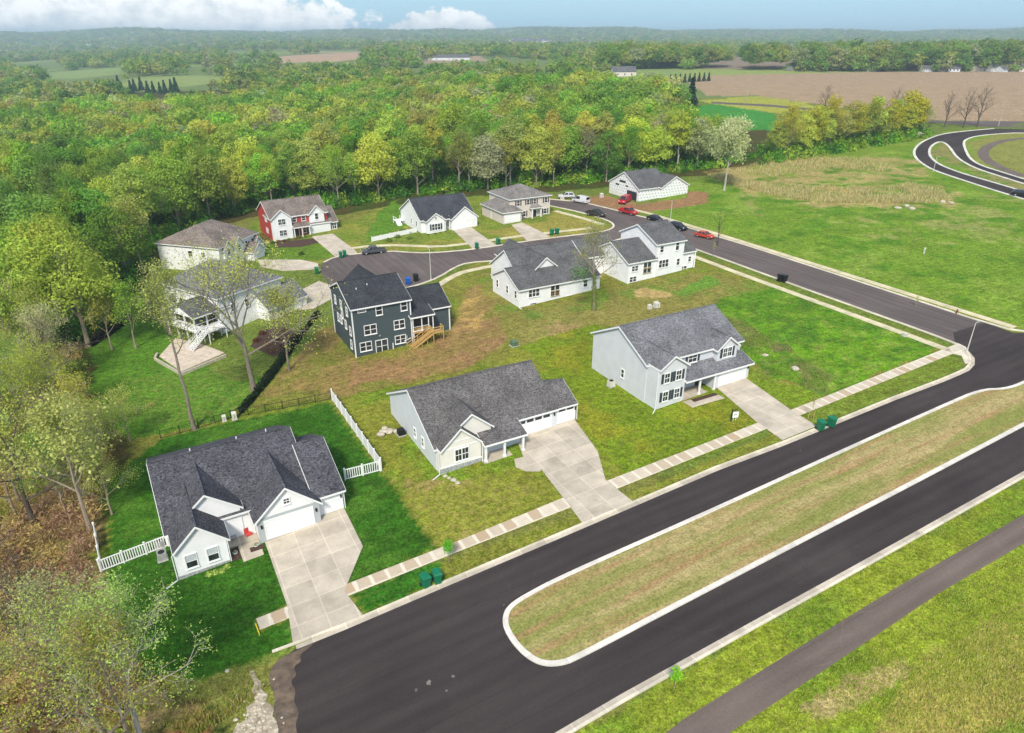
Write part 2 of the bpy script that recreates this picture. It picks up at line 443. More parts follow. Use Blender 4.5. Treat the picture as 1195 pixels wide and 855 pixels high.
# far country: fields in long strips, woodland floor elsewhere
ff = vnoise(GX * 0.4, GY, 190, 5) + 0.4 * vnoise(GX, GY, 90, 6)
setc(far, G_(112, 134, 78), 0.2)
setc(far & (ff > 0.35), G_(128, 150, 84), 0.2)
setc(far & (ff > 0.72), G_(166, 150, 122), 0.2)
wx = GX + 0.7 * vnoise(GX, GY, 3.1, 11) + 0.4 * vnoise(GX, GY, 1.3, 12)
wy = GY + 0.7 * vnoise(GX, GY, 3.1, 13) + 0.4 * vnoise(GX, GY, 1.3, 14)
def region(px, c, d, warp=True, w=None):
    poly = PP(px) if not isinstance(px, np.ndarray) else px
    m = inpoly(poly, wx if warp else GX, wy if warp else GY)
    setc(m, G_(*c), d, w)
    return m
nA = vnoise(GX, GY, 4.0, 21) * 0.6 + vnoise(GX, GY, 1.6, 22) * 0.4
nB = vnoise(GX, GY, 9.0, 23)
def patch(px, c, d=None, thr=0.0, soft=0.35, nn=None):
    """c broken into ragged patches inside px"""
    poly = PP(px) if not isinstance(px, np.ndarray) else px
    m = inpoly(poly, wx, wy)
    w = smooth(thr - soft, thr + soft, (nA + 0.6 * nB) if nn is None else nn)
    setc(m, G_(*c), d, w)
# woodland floor (left and behind the houses)
WOOD = [(-60, 1000), (-60, 330), (-200, 250), (-700, 112), (60, 108), (420, 102), (700, 104), (815, 122), (828, 150), (905, 152), (1000, 132), (1090, 134),
        (1082, 160), (1000, 172), (900, 187), (842, 203), (790, 207), (722, 217), (650, 223), (560, 228), (455, 240), (400, 250), (300, 252), (262, 262), (185, 305), (160, 345),
        (150, 372), (112, 398), (104, 452), (120, 490), (158, 512), (142, 560), (118, 612), (122, 668), (152, 742), (205, 800), (262, 860), (280, 940)]
region(WOOD, (74, 70, 38), 0.5)
patch(WOOD, (52, 78, 26), 0.3, 0.1)
region([(-60, 1000), (-60, 420), (60, 430), (112, 560), (112, 640), (150, 750), (240, 860), (280, 940)], (150, 128, 98), 0.9)
patch([(-60, 1000), (-60, 420), (60, 430), (112, 560), (112, 640), (150, 750), (240, 860), (280, 940)], (108, 112, 48), 0.7, 0.15)
patch([(-60, 1000), (-60, 420), (60, 430), (112, 560), (112, 640), (150, 750), (240, 860), (280, 940)], (122, 82, 66), 0.9, 0.45, 0.2)
# big right meadow
region([(790, 214), (842, 206), (900, 190), (1000, 174), (1085, 160), (1110, 152), (1260, 150), (1500, 420), (1195, 392), (1120, 366), (960, 311), (800, 262), (758, 246)], (112, 148, 44), 0.3)
patch([(790, 214), (842, 206), (900, 190), (1000, 174), (1085, 160), (1110, 152), (1260, 150), (1500, 420), (1195, 392), (1120, 366), (960, 311), (800, 262)], (128, 158, 60), 0.35, 0.2)
patch([(860, 225), (1000, 240), (1195, 225), (1195, 300), (1000, 275), (880, 250)], (146, 158, 84), 0.5, 0.1)
region([(826, 203), (870, 196), (940, 180), (990, 186), (1060, 186), (1078, 208), (1118, 226), (1110, 238), (1050, 236), (960, 236), (880, 222)], (136, 150, 72), 0.6)
patch([(820, 200), (870, 192), (940, 178), (1000, 182), (1070, 186), (1090, 208), (1126, 228), (1112, 244), (1050, 242), (960, 242), (876, 228)], (172, 160, 104), 0.9, -0.1, 0.6)
# cross-street verge strips
region([(800, 268), (1176, 391), (1200, 391), (1185, 379), (1000, 322), (842, 272), (800, 260)], (130, 146, 56), 0.5, False)
# inside of the loop
region([(1084, 180), (1096, 166), (1110, 172), (1130, 190), (1195, 212), (1260, 236), (1260, 250), (1195, 226)], (140, 140, 84), 0.7)
region([(1128, 166), (1170, 152), (1260, 150), (1260, 220), (1195, 205), (1140, 188)], (134, 142, 70), 0.6)
# lots on the near side of the side street
LOTS = [(560, 305), (700, 288), (800, 292), (905, 330), (1100, 402), (1108, 410), (700, 577), (400, 690), (300, 735), (310, 764), (200, 800), (118, 668), (118, 620), (158, 512), (185, 505), (270, 482), (385, 380)]
region(LOTS, (128, 132, 56), 0.6)
patch(LOTS, (112, 136, 42), 0.4, 0.1)
# bare, straw-strewn back yards
region([(292, 476), (330, 430), (385, 376), (420, 424), (500, 410), (528, 388), (545, 336), (562, 330), (574, 352), (592, 398), (540, 432), (470, 446), (395, 466)], (142, 124, 74), 0.9)
patch([(292, 476), (330, 430), (385, 376), (420, 424), (500, 410), (528, 388), (545, 336), (562, 330), (574, 352), (592, 398), (540, 432), (470, 446), (395, 466)], (116, 126, 50), 0.8, 0.25)
patch([(400, 452), (412, 424), (500, 405), (530, 380), (560, 368), (590, 396), (548, 426), (470, 442)], (154, 122, 86), 0.7, -0.5)
patch([(524, 384), (540, 345), (556, 340), (566, 372), (560, 396), (535, 398)], (190, 160, 96), 0.9, -0.1)
region([(562, 312), (604, 362), (694, 346), (728, 335), (806, 318), (905, 334), (840, 352), (830, 362), (700, 388), (604, 404), (572, 350)], (132, 132, 66), 0.8)
patch([(562, 312), (604, 362), (694, 346), (728, 335), (806, 318), (905, 334), (840, 352), (830, 362), (700, 388), (604, 404), (572, 350)], (104, 138, 48), 0.5, 0.12)
patch([(610, 380), (690, 362), (830, 352), (780, 366), (690, 388), (610, 402)], (158, 140, 92), 0.9, 0.2)
region([(738, 340), (752, 336), (780, 341), (782, 346), (760, 348), (742, 346)], (186, 164, 110), 0.9)
region([(800, 330), (830, 322), (838, 332), (800, 345), (785, 344)], (104, 150, 54), 0.3)
# middle lots: white-sided ranch and grey two-storey
region([(560, 441), (604, 404), (690, 386), (700, 430), (640, 470), (735, 560), (660, 590), (508, 640), (455, 555), (392, 466), (470, 448)], (128, 138, 48), 0.6)
patch([(560, 441), (604, 404), (690, 386), (700, 430), (640, 470), (735, 560), (660, 590), (508, 640), (455, 555), (392, 466), (470, 448)], (108, 142, 36), 0.4, 0.15)
patch([(500, 640), (470, 560), (520, 562), (600, 560), (640, 575), (560, 620)], (154, 140, 84), 0.9, 0.05)
region([(604, 404), (692, 378), (872, 410), (884, 452), (928, 486), (735, 562), (640, 470), (636, 430)], (110, 138, 28), 0.3)
patch([(604, 404), (692, 378), (872, 410), (884, 452), (928, 486), (735, 562), (640, 470), (636, 430)], (134, 142, 36), 0.4, 0.35)
region([(877, 446), (893, 442), (962, 462), (928, 480)], (112, 140, 34), 0.35)
# vacant corner lot
region([(828, 356), (842, 350), (908, 332), (1098, 406), (962, 463), (905, 440), (862, 412), (832, 372)], (98, 152, 22), 0.2)
patch([(828, 356), (842, 350), (908, 332), (1098, 406), (962, 463), (905, 440), (862, 412), (832, 372)], (82, 136, 22), 0.2, 0.15)
patch([(830, 358), (862, 372), (912, 402), (972, 440), (964, 462), (905, 440), (862, 412)], (112, 122, 66), 0.7, -0.05)
region([(893, 398), (915, 400), (926, 408), (905, 410)], (120, 108, 80), 0.8)
VAC = [(828, 356), (842, 350), (908, 332), (1098, 406), (962, 463), (905, 440), (862, 412), (832, 372)]
nC = vnoise(GX, GY, 2.2, 24) * .6 + vnoise(GX, GY, 1.1, 25) * .5
patch(VAC, (66, 122, 24), 0.2, .28, .3, nC); patch(VAC, (124, 160, 56), 0.5, .42, .25, -nC)
BIGM = [(800, 250), (842, 214), (1000, 190), (1085, 165), (1260, 250), (1500, 420), (1195, 388), (960, 308)]
nD = vnoise(GX, GY, 5, 26) * .6 + vnoise(GX, GY, 2.4, 27) * .5
patch(BIGM, (88, 136, 34), 0.2, .3, .3, nD)
# lush sod round the charcoal-roofed house and behind it
region([(128, 640), (128, 560), (188, 512), (270, 492), (386, 470), (443, 548), (508, 638), (400, 688), (336, 706), (300, 722), (303, 736), (336, 724), (342, 750), (300, 770), (240, 792), (170, 786), (118, 664)], (54, 104, 26), 0.03, False)
patch([(128, 640), (128, 560), (188, 512), (270, 492), (386, 470), (443, 548), (508, 638), (400, 688), (342, 750), (300, 770), (240, 792), (170, 786), (118, 664)], (74, 118, 36), 0.08, 0.2)
# left neighbour's lawn
region([(108, 402), (112, 396), (150, 374), (185, 372), (215, 410), (262, 446), (315, 440), (352, 384), (366, 384), (318, 430), (290, 470), (262, 487), (190, 508), (160, 512), (124, 488), (106, 450)], (84, 132, 38), 0.2)
patch([(150, 440), (250, 430), (310, 450), (270, 480), (190, 500), (160, 480)], (140, 144, 76), 0.6, 0.55, 0.2)
# verges by the main street
region([(536, 650), (700, 590), (905, 505), (912, 514), (740, 590), (680, 612), (560, 660), (424, 718), (402, 696)], (122, 134, 46), 0.6, False)
region([(402, 695), (512, 652), (522, 672), (424, 720)], (48, 110, 26), 0.2)
region([(925, 487), (1109, 413), (1122, 426), (1096, 441), (950, 497)], (112, 136, 44), 0.4, False)
# far bank: verge, meadow past the path
region([(640, 880), (800, 780), (1195, 556), (1400, 440), (1500, 600), (1195, 1200), (900, 1200), (700, 1000)], (136, 154, 46), 0.4)
patch([(640, 880), (800, 780), (1195, 556), (1400, 440), (1500, 600), (1195, 1200), (900, 1200), (700, 1000)], (112, 142, 40), 0.3, 0.2)
patch([(935, 825), (975, 785), (1040, 768), (1062, 778), (1000, 815), (960, 835)], (180, 164, 116), 0.6, -0.35, 0.8)
patch([(1010, 850), (1070, 770), (1195, 700), (1300, 720), (1195, 830), (1100, 900)], (166, 156, 84), 0.8, -0.1, 0.9)
# lawns up the side street
LAWN2 = [(392, 262), (452, 240), (560, 228), (640, 226), (712, 262), (660, 274), (616, 279), (551, 289), (488, 293), (415, 294), (388, 300), (362, 312), (300, 300), (290, 268), (300, 254)]
region(LAWN2, (110, 138, 46), 0.4)
patch(LAWN2, (140, 146, 62), 0.6, 0.25)
region([(560, 270), (640, 258), (644, 246), (700, 262), (712, 266), (640, 277), (600, 280)], (150, 148, 70), 0.6)
region([(290, 300), (296, 262), (320, 283), (362, 278), (392, 296), (372, 304), (340, 302)], (96, 134, 40), 0.3)
region([(666, 240), (700, 226), (745, 238), (800, 231), (806, 222), (824, 225), (828, 236), (800, 241), (758, 247), (726, 246), (700, 240)], (150, 114, 86), 0.9)
region([(440, 250), (462, 232), (480, 262), (452, 272), (425, 284)], (90, 140, 40), 0.3)
# farm fields beyond the trees
region([(822, 150), (802, 126), (832, 121), (870, 124), (905, 134), (905, 152)], (72, 146, 60), 0.0, False)
region([(832, 121), (815, 117), (880, 112), (935, 117), (960, 128), (905, 132)], (166, 172, 74), 0.2, False)
region([(826, 112), (796, 92), (840, 84), (1500, 80), (1500, 160), (1195, 142), (1085, 140), (930, 118), (880, 111)], (172, 150, 124), 0.3, False)
region([(700, 90), (720, 81), (1195, 78), (1500, 79), (1500, 83), (1000, 84), (830, 88), (800, 92)], (146, 164, 92), 0.2, False)
region([(810, 80), (850, 66), (935, 66), (930, 72), (905, 80)], (142, 128, 112), 0.2, False)
region([(318, 74), (322, 66), (420, 61), (428, 68), (390, 72)], (186, 160, 134), 0.2, False)
region([(500, 68), (560, 65), (570, 71), (480, 75)], (170, 150, 125), 0.2, False)
region([(130, 102), (150, 91), (230, 88), (268, 90), (265, 96), (200, 102), (160, 106)], (140, 160, 96), 0.2, False)
region([(40, 92), (60, 84), (150, 78), (140, 86), (90, 92)], (136, 160, 98), 0.2, False)
region([(690, 100), (700, 84), (790, 78), (800, 90), (760, 102)], (136, 158, 92), 0.2, False)
region([(440, 104), (470, 98), (500, 98), (480, 106)], (130, 150, 80), 0.2, False)

def ground_mat():
    t = NT('ground_turf')
    c = t.new('ShaderNodeAttribute', attribute_name='col').outputs['Color']
    d = t.new('ShaderNodeAttribute', attribute_name='dry').outputs['Fac']
    g = t.new('ShaderNodeNewGeometry').outputs['Position']
    big = t.noise(g, 0.16, 5, 0.6); mid = t.noise(g, 0.9, 4, 0.65); fin = t.noise(g, 3.1, 3, 0.7)
    f = t.math('MULTIPLY', t.maprange(big, 0.3, 0.7, 0.84, 1.16), t.maprange(mid, 0.33, 0.67, 0.70, 1.30))
    f = t.math('MULTIPLY', f, t.maprange(fin, 0.36, 0.64, 0.62, 1.38))
    f = t.math('MULTIPLY', f, t.maprange(t.noise(g, 8.0, 3, 0.75), 0.38, 0.62, 0.62, 1.38))
    col_ = t.mix(1.0, c, f, 'MULTIPLY')
    straw = t.maprange(t.noise(g, 1.7, 5, 0.75), 0.44, 0.66, 0, 1)
    col_ = t.mix(t.math('MULTIPLY', t.math('MULTIPLY', straw, d), 0.62), col_, G_(186, 166, 104))
    grn = t.maprange(t.noise(g, 0.55, 4, 0.7), 0.52, 0.70, 0, 1)
    col_ = t.mix(t.math('MULTIPLY', grn, 0.32), col_, t.mix(1.0, col_, (0.74, 0.96, 0.58), 'MULTIPLY'))
    sv = t.xyz(t.street()); mow = t.math('SINE', t.math('ADD', t.math('MULTIPLY', sv[1], 5.2), t.math('MULTIPLY', sv[0], 0.25)))
    col_ = t.mix(1.0, col_, t.maprange(mow, -1, 1, 0.95, 1.05), 'MULTIPLY')
    col_ = t.mix(1.0, col_, (1.03, .99, .94), 'MULTIPLY')
    t.bump(t.math('ADD', fin, mid), 0.7, 0.12)
    return t.base(col_, 0.95, 0.05)
GZ = tz(GX, GY)
ny, nx = GX.shape
idx = np.arange(nx * ny).reshape(ny, nx)
F = np.stack([idx[:-1, :-1], idx[:-1, 1:], idx[1:, 1:], idx[1:, :-1]], -1).reshape(-1, 4)
rgba = np.ones((nx * ny, 4)); rgba[:, :3] = np.clip(col.reshape(-1, 3), 0, 1)
g_o = npmesh('ground', np.stack([GX, GY, GZ], -1).reshape(-1, 3), F, ground_mat(),
             {'col': ('FLOAT_COLOR', rgba), 'dry': ('FLOAT', dry.ravel())}, smoothed=True)
tag(g_o, 'rolling suburban ground of lawns, bare earth and far fields', 'ground', kind='structure')

# ------------------------------------------------------------------ paving: sheets laid on the ground
from mathutils.geometry import tessellate_polygon
def sheet(name, pts, z, m, label=None, cat=None, px=True, skirt=0.0):
    q = PP(pts) if px else np.asarray(pts)
    v3 = [Vector((a, b, float(tz(a, b)) + z)) for a, b in q]
    tris = tessellate_polygon([[Vector((p.x, p.y, 0)) for p in v3]])
    mb = MB(); n = len(v3)
    fs = [tuple(t) for t in tris]
    vs = [tuple(p) for p in v3]
    out = []
    for f in fs:
        a, b, c = (v3[i] for i in f)
        if ((b.x - a.x) * (c.y - a.y) - (b.y - a.y) * (c.x - a.x)) < 0: f = f[::-1]
        out.append(f)
    if skirt:
        vs += [(p.x, p.y, p.z - skirt) for p in v3]
        out += [(i, (i + 1) % n, n + (i + 1) % n, n + i) for i in range(n)]
    mb.add(vs, out)
    o = mb.build(name, m)
    return tag(o, label, cat, kind='structure')
def chaikin(pts, it=2, closed=False):
    p = np.asarray(pts, float)
    for _ in range(it):
        if closed:
            q = np.roll(p, -1, 0); p = np.stack([0.75*p + 0.25*q, 0.25*p + 0.75*q], 1).reshape(-1, p.shape[1])
        else:
            a, b = p[:-1], p[1:]; m = np.stack([0.75*a + 0.25*b, 0.25*a + 0.75*b], 1).reshape(-1, p.shape[1])
            p = np.vstack([p[:1], m, p[-1:]])
    return p
def ribbon(name, line, w, z0, z1, m, label=None, cat=None, px=True, closed=False, side=0.0, kind='structure', smooth_it=0, gap=0.0):
    """raised strip along a line; side shifts it left(+)/right(-) of the line by that many widths"""
    q = PP(line) if px else np.asarray(line, float)
    if smooth_it: q = chaikin(q, smooth_it, closed)
    n = len(q); L = []; Rr = []
    for i in range(n):
        if closed: a, b = q[i - 1], q[(i + 1) % n]
        else: a, b = q[max(i - 1, 0)], q[min(i + 1, n - 1)]
        d = b - a; d /= np.linalg.norm(d) + 1e-9; nn = np.array([-d[1], d[0]])
        L.append(q[i] + nn * w * (0.5 + side)); Rr.append(q[i] + nn * w * (-0.5 + side))
    mb = MB()
    rng_ = range(n if closed else n - 1)
    vs = []
    for l, r in zip(L, Rr):
        zl, zr = float(tz(*l)), float(tz(*r))
        vs += [(l[0], l[1], zl + z0), (r[0], r[1], zr + z0), (r[0], r[1], zr + z1), (l[0], l[1], zl + z1)]
    fs = []
    for i in rng_:
        a, b = 4 * i, 4 * ((i + 1) % n)
        for k in (1, 2, 3):
            k2 = (k + 1) % 4; fs.append((a + k, a + k2, b + k2, b + k))
    if not closed: fs += [(0, 1, 2, 3), (4*n - 1, 4*n - 2, 4*n - 3, 4*n - 4)]
    mb.add(vs, fs); o = mb.build(name, m)
    return tag(o, label, cat, kind=kind) if kind else o

N_EDGE = [(400, 731), (520, 680), (640, 629.5), (762, 577.5), (836, 546), (912, 517.5), (975, 492), (1040, 465.5), (1097, 444)]
S_EDGE = [(640, 868), (662, 855), (728, 816), (795, 778.5), (880, 731), (975, 678.5), (1060, 631), (1156, 577), (1195, 555), (1320, 486)]
CORNER = [(1097, 444), (1115, 436.5), (1127, 431), (1133, 424.5), (1133, 417), (1126, 409), (1115, 401), (1095, 393)]
NEARX = [(1095, 393), (1040, 373), (960, 344.5), (906, 325), (850, 304.5), (806.7, 289), (770, 276), (757, 271.5)]
FARX = [(640, 232.5), (668, 235), (685, 237.5), (710, 243.5), (746, 252.5), (795, 263.6), (870, 286.5), (960, 315.5), (1060, 348), (1130, 371), (1176, 384.5), (1200, 388), (1260, 384), (1380, 350)]
main_px = [(326, 860), (322, 820), (332, 800), (325, 785), (331, 768), (345, 757)] + N_EDGE + CORNER[1:] + [(1112, 388), (1150, 376), (1182, 388), (1215, 389), (1270, 384), (1380, 350), (1500, 330), (1500, 392), (1320, 486), (1195, 555)] + S_EDGE[::-1][2:] + [(560, 930), (340, 930)]
sheet('main_road', main_px, 0.012, M['asphalt'], 'fresh dark divided street in the foreground with a grassy median', 'road')
br_S = [(745, 271.5), (722, 279), (700, 285.5), (640, 295.5), (583, 303.5), (546, 306), (531, 311), (511, 323.5), (491, 331), (473, 336), (440, 345), (402, 344)]
br_N = [(383, 331), (373, 315), (377, 306), (390, 299.5), (415, 295.8), (453, 292.3), (488, 294.8), (511, 294.3), (551, 290.8), (616, 280.8), (660, 275.2), (700, 270.5), (713, 267), (716, 262.5), (708, 257), (680, 248.5), (640, 240)]
cross_px = FARX[:10] + [(1150, 376), (1112, 388), (1115, 401)] + NEARX + br_S + br_N
sheet('side_road', cross_px, 0.018, M['asphalt2'], 'worn grey side street leading back to the cul-de-sac', 'road')
# kerb and gutter
ribbon('kerb', [(318, 762), (345, 752)] + N_EDGE + CORNER[1:] + NEARX[1:-1], 0.24, -0.05, 0.13, M['curb'], 'pale concrete kerb round the corner lot', 'kerb', side=0.5)
ribbon('gutter', [(345, 753)] + N_EDGE + CORNER[1:] + NEARX[1:-1], 0.48, -0.05, 0.022, M['gutter'], 'concrete gutter along the kerb', 'gutter', side=-0.5)
ribbon('kerb', S_EDGE, 0.24, -0.05, 0.13, M['curb'], 'concrete kerb beside the bike path verge', 'kerb', side=-0.5)
ribbon('gutter', S_EDGE, 0.48, -0.05, 0.022, M['gutter'], 'concrete gutter beside the bike path verge', 'gutter', side=0.5)
ribbon('kerb', FARX, 0.5, -0.05, 0.12, M['curb'], 'concrete kerb along the meadow side of the side street', 'kerb', side=0.5)
ribbon('kerb', br_N[::-1][:-2], 0.5, -0.05, 0.12, M['curb'], 'curving concrete kerb before the far houses', 'kerb', side=0.5, smooth_it=1)
ribbon('kerb', br_S[::-1], 0.5, -0.05, 0.12, M['curb'], 'curving concrete kerb behind the dark house', 'kerb', side=-0.5, smooth_it=1)
# median island
isl = PP([(1330, 384), (1195, 445), (1173, 453.5), (1143, 454), (1100, 472.5), (996, 519), (800, 608), (654, 672), (607, 697), (591, 709), (586, 722), (588, 736), (601, 756), (618, 771), (635, 778), (654, 777.5), (672, 772), (800, 704), (1049, 575), (1195, 497.5), (1400, 390)])
isl = chaikin(isl, 2, True)
sheet('median_kerb', isl, 0.14, M['curbnew'], 'bright concrete kerb round the dry median', 'kerb', px=False, skirt=0.2)
def inset(q, w):
    n = len(q); out = []
    area = sum(q[i][0]*q[(i+1)%n][1] - q[(i+1)%n][0]*q[i][1] for i in range(n))
    for i in range(n):
        d = q[(i+1) % n] - q[i-1]; d /= np.linalg.norm(d) + 1e-9
        nn = np.array([-d[1], d[0]]) * (1 if area > 0 else -1)
        out.append(q[i] + nn * w)
    return np.array(out)
def turf_mat(name, c1, c2, c3):
    t = NT(name); s = t.street(); mp = t.new('ShaderNodeMapping'); t.L(s, mp.inputs[0]); mp.inputs['Scale'].default_value = (0.07, 1, 1)
    a = t.noise(mp.outputs[0], 0.35, 5, 0.65); b = t.noise(s, 0.9, 5, 0.75); c = t.noise(s, 4, 3, 0.7)
    a2 = t.noise(mp.outputs[0], 0.8, 4, 0.6)
    col_ = t.mix(t.maprange(a, 0.42, 0.58, 0, 1), c1, c2); col_ = t.mix(t.maprange(a2, 0.50, 0.62, 0, 0.75), col_, c3); col_ = t.mix(t.maprange(b, 0.50, 0.68, 0, 0.6), col_, c2)
    col_ = t.mix(1.0, col_, t.math('MULTIPLY', t.maprange(c, 0.3, 0.7, 0.62, 1.4), t.maprange(b, 0.3, 0.7, 1.15, 0.85)), 'MULTIPLY')
    t.bump(t.math('ADD', c, b), 0.7, 0.1); return t.base(col_, 0.95, 0.05)
M['drygrass'] = turf_mat('dry_median_grass', G_(186, 168, 116), G_(144, 148, 78), G_(176, 138, 100))
sheet('median_grass', inset(isl, 0.5), 0.15, M['drygrass'], 'dry straw-coloured grass on the median', 'grass', px=False)
# bike path
path_px = [(690, 925), (795, 841), (862, 799), (929, 757.4), (1046, 685.5), (1195, 600), (1320, 528), (1340, 550), (1195, 634), (1096, 692), (955.7, 786), (850, 856), (770, 925)]
sheet('bike_path', path_px, 0.014, M['path'], 'brown-grey asphalt bike path', 'path')
# sidewalks
sheet('sidewalk', [(299, 722), (345, 704), (400, 683.5), (530.5, 633), (668, 576.5), (825, 516.5), (962.4, 463), (1106, 405.5), (1112, 412.5), (970, 470), (834, 524.5), (678, 587), (536, 643), (402, 697), (340, 720), (303, 735)], 0.05, M['walk'], 'tan and white flagged sidewalk past the three front houses', 'sidewalk', skirt=0.1)
ribbon('sidewalk', [(1108, 409), (1060, 391), (960, 354.5), (860, 318), (803, 296.5), (768, 283.5)], 1.4, -0.05, 0.05, M['walk2'], 'mossy yellow sidewalk along the vacant lot', 'sidewalk')
ribbon('sidewalk', [(1184, 382), (1100, 355.5), (1000, 324), (900, 292.5), (838, 273.2), (760, 249.5), (735, 243.5)], 1.4, -0.05, 0.05, M['walk2'], 'mossy yellow sidewalk along the meadow', 'sidewalk')
ribbon('sidewalk', [(392, 294), (415, 288.3), (452, 285.8), (480, 286.5), (511, 288), (551, 283.5), (590, 277.5), (640, 271.5), (690, 266)], 1.5, -0.05, 0.05, M['walk2'], 'sidewalk before the far row of houses', 'sidewalk', smooth_it=1)
ribbon('sidewalk', [(500, 339), (511, 333), (526, 323.5), (541, 316.8), (578, 309.5), (640, 300)], 1.6, -0.05, 0.05, M['walk2'], 'sidewalk behind the dark house', 'sidewalk', smooth_it=1)
ribbon('sidewalk', [(648, 246), (680, 254.5), (704, 262)], 1.4, -0.05, 0.05, M['walk2'], 'sidewalk beside the beige house lawn', 'sidewalk')
sheet('sidewalk', [(1106, 405.5), (1118, 400.5), (1127, 405), (1133, 415), (1132, 424), (1126, 424), (1122, 415), (1112, 412.5)], 0.06, M['curb'], 'concrete kerb ramp at the street corner', 'sidewalk', skirt=0.1)
# curved walk and stoop pad of ranch B
sheet('garden_path', [(600, 536), (612, 533), (634, 545), (630, 550), (614, 550), (602, 545)], 0.062, M['drive'], 'curving concrete walk to the ranch porch', 'path', skirt=0.1)
sheet('garden_path', [(797, 469), (834, 459), (846, 464.5), (808, 475.5)], 0.064, M['drive'], 'concrete walk before the grey house porch', 'path', skirt=0.1)
sheet('garden_bed', [(806, 466.5), (834, 458.5), (838, 461), (810, 469.5)], 0.09, M['mulch'], 'mulch bed before the grey house porch', 'garden bed', skirt=0.1)
# the far loop road
loop_out = [(1260, 156), (1195, 150.5), (1160, 150), (1130, 152.5), (1100, 156), (1084, 161.5), (1072, 168), (1066, 176), (1068, 184), (1076, 191), (1090, 199), (1120, 209), (1160, 222), (1195, 232.5), (1260, 252)]
loop_in = [(1260, 243), (1195, 223.5), (1160, 213), (1125, 203), (1104, 195.5), (1092, 189.5), (1084, 181), (1085, 172), (1092, 166.5), (1098, 165), (1104, 167.5), (1110, 174), (1115, 182), (1124, 189), (1140, 197), (1168, 206), (1195, 214.5), (1260, 234)]
loop_r = [(1260, 228), (1195, 209), (1168, 200.5), (1144, 193), (1132, 185.5), (1127, 176), (1124, 166.5), (1128, 162), (1140, 158.5), (1165, 156), (1195, 154.5), (1260, 160)]
lp = [tuple(p) for p in loop_out]
sheet('loop_road', lp + loop_in[:10] + [(1130, 158), (1195, 153.5)], 0.03, M['asphalt'], 'far end of the divided street curving round a teardrop island', 'road')
sheet('loop_road', [(1092, 165.5), (1098, 164.6), (1104, 167), (1110, 173.6), (1115, 181.5), (1124, 188.5), (1140, 196.5), (1168, 205.5), (1195, 214), (1260, 233.5)] + loop_r[:-1] + [(1195, 152), (1130, 154)], 0.045, M['asphalt'], 'inner lane of the far divided street', 'road')
ribbon('kerb', loop_out[2:], 0.8, -0.05, 0.12, M['curbnew'], 'pale kerb on the outside of the far bend', 'kerb', smooth_it=2)
ribbon('kerb', loop_in, 0.8, -0.05, 0.12, M['curbnew'], 'pale kerb round the far teardrop island', 'kerb', smooth_it=2)
ribbon('kerb', loop_r, 0.8, -0.05, 0.12, M['curbnew'], 'pale kerb inside the far bend', 'kerb', smooth_it=2)
ribbon('bike_path', [(1260, 160), (1195, 160.5), (1165, 165), (1150, 172), (1146, 180), (1154, 189), (1175, 199), (1195, 206)], 3.2, -0.05, 0.02, M['path'], 'far bike path curling inside the bend', 'path', smooth_it=2)
sheet('county_road', [(1260, 141), (1195, 141.5), (1100, 141), (1000, 131), (900, 122), (830, 118.5), (830, 120.5), (900, 124.5), (1000, 134), (1100, 144), (1155, 148), (1195, 148.5), (1260, 150)], 0.05, M['asphalt2'], 'grey county road beyond the tree line', 'road')

for i, (px, py, sz) in enumerate([(500, 797, .55), (529, 789, .32), (521, 806, .26), (486, 805, .3), (588, 706, .2)]):
    c0 = P(px, py)[:2]; rr_ = np.random.default_rng(400 + i); k_ = rr_.uniform(.4, 1.0, 9) * sz * .6
    sheet('paint_mark', [c0 + np.array([math.cos(a), math.sin(a)]) * k for a, k in zip(np.linspace(0, 2 * PI, 10)[:9], k_)], .02, M['scuff'], 'pale scuff on the fresh asphalt', 'mark', px=False)
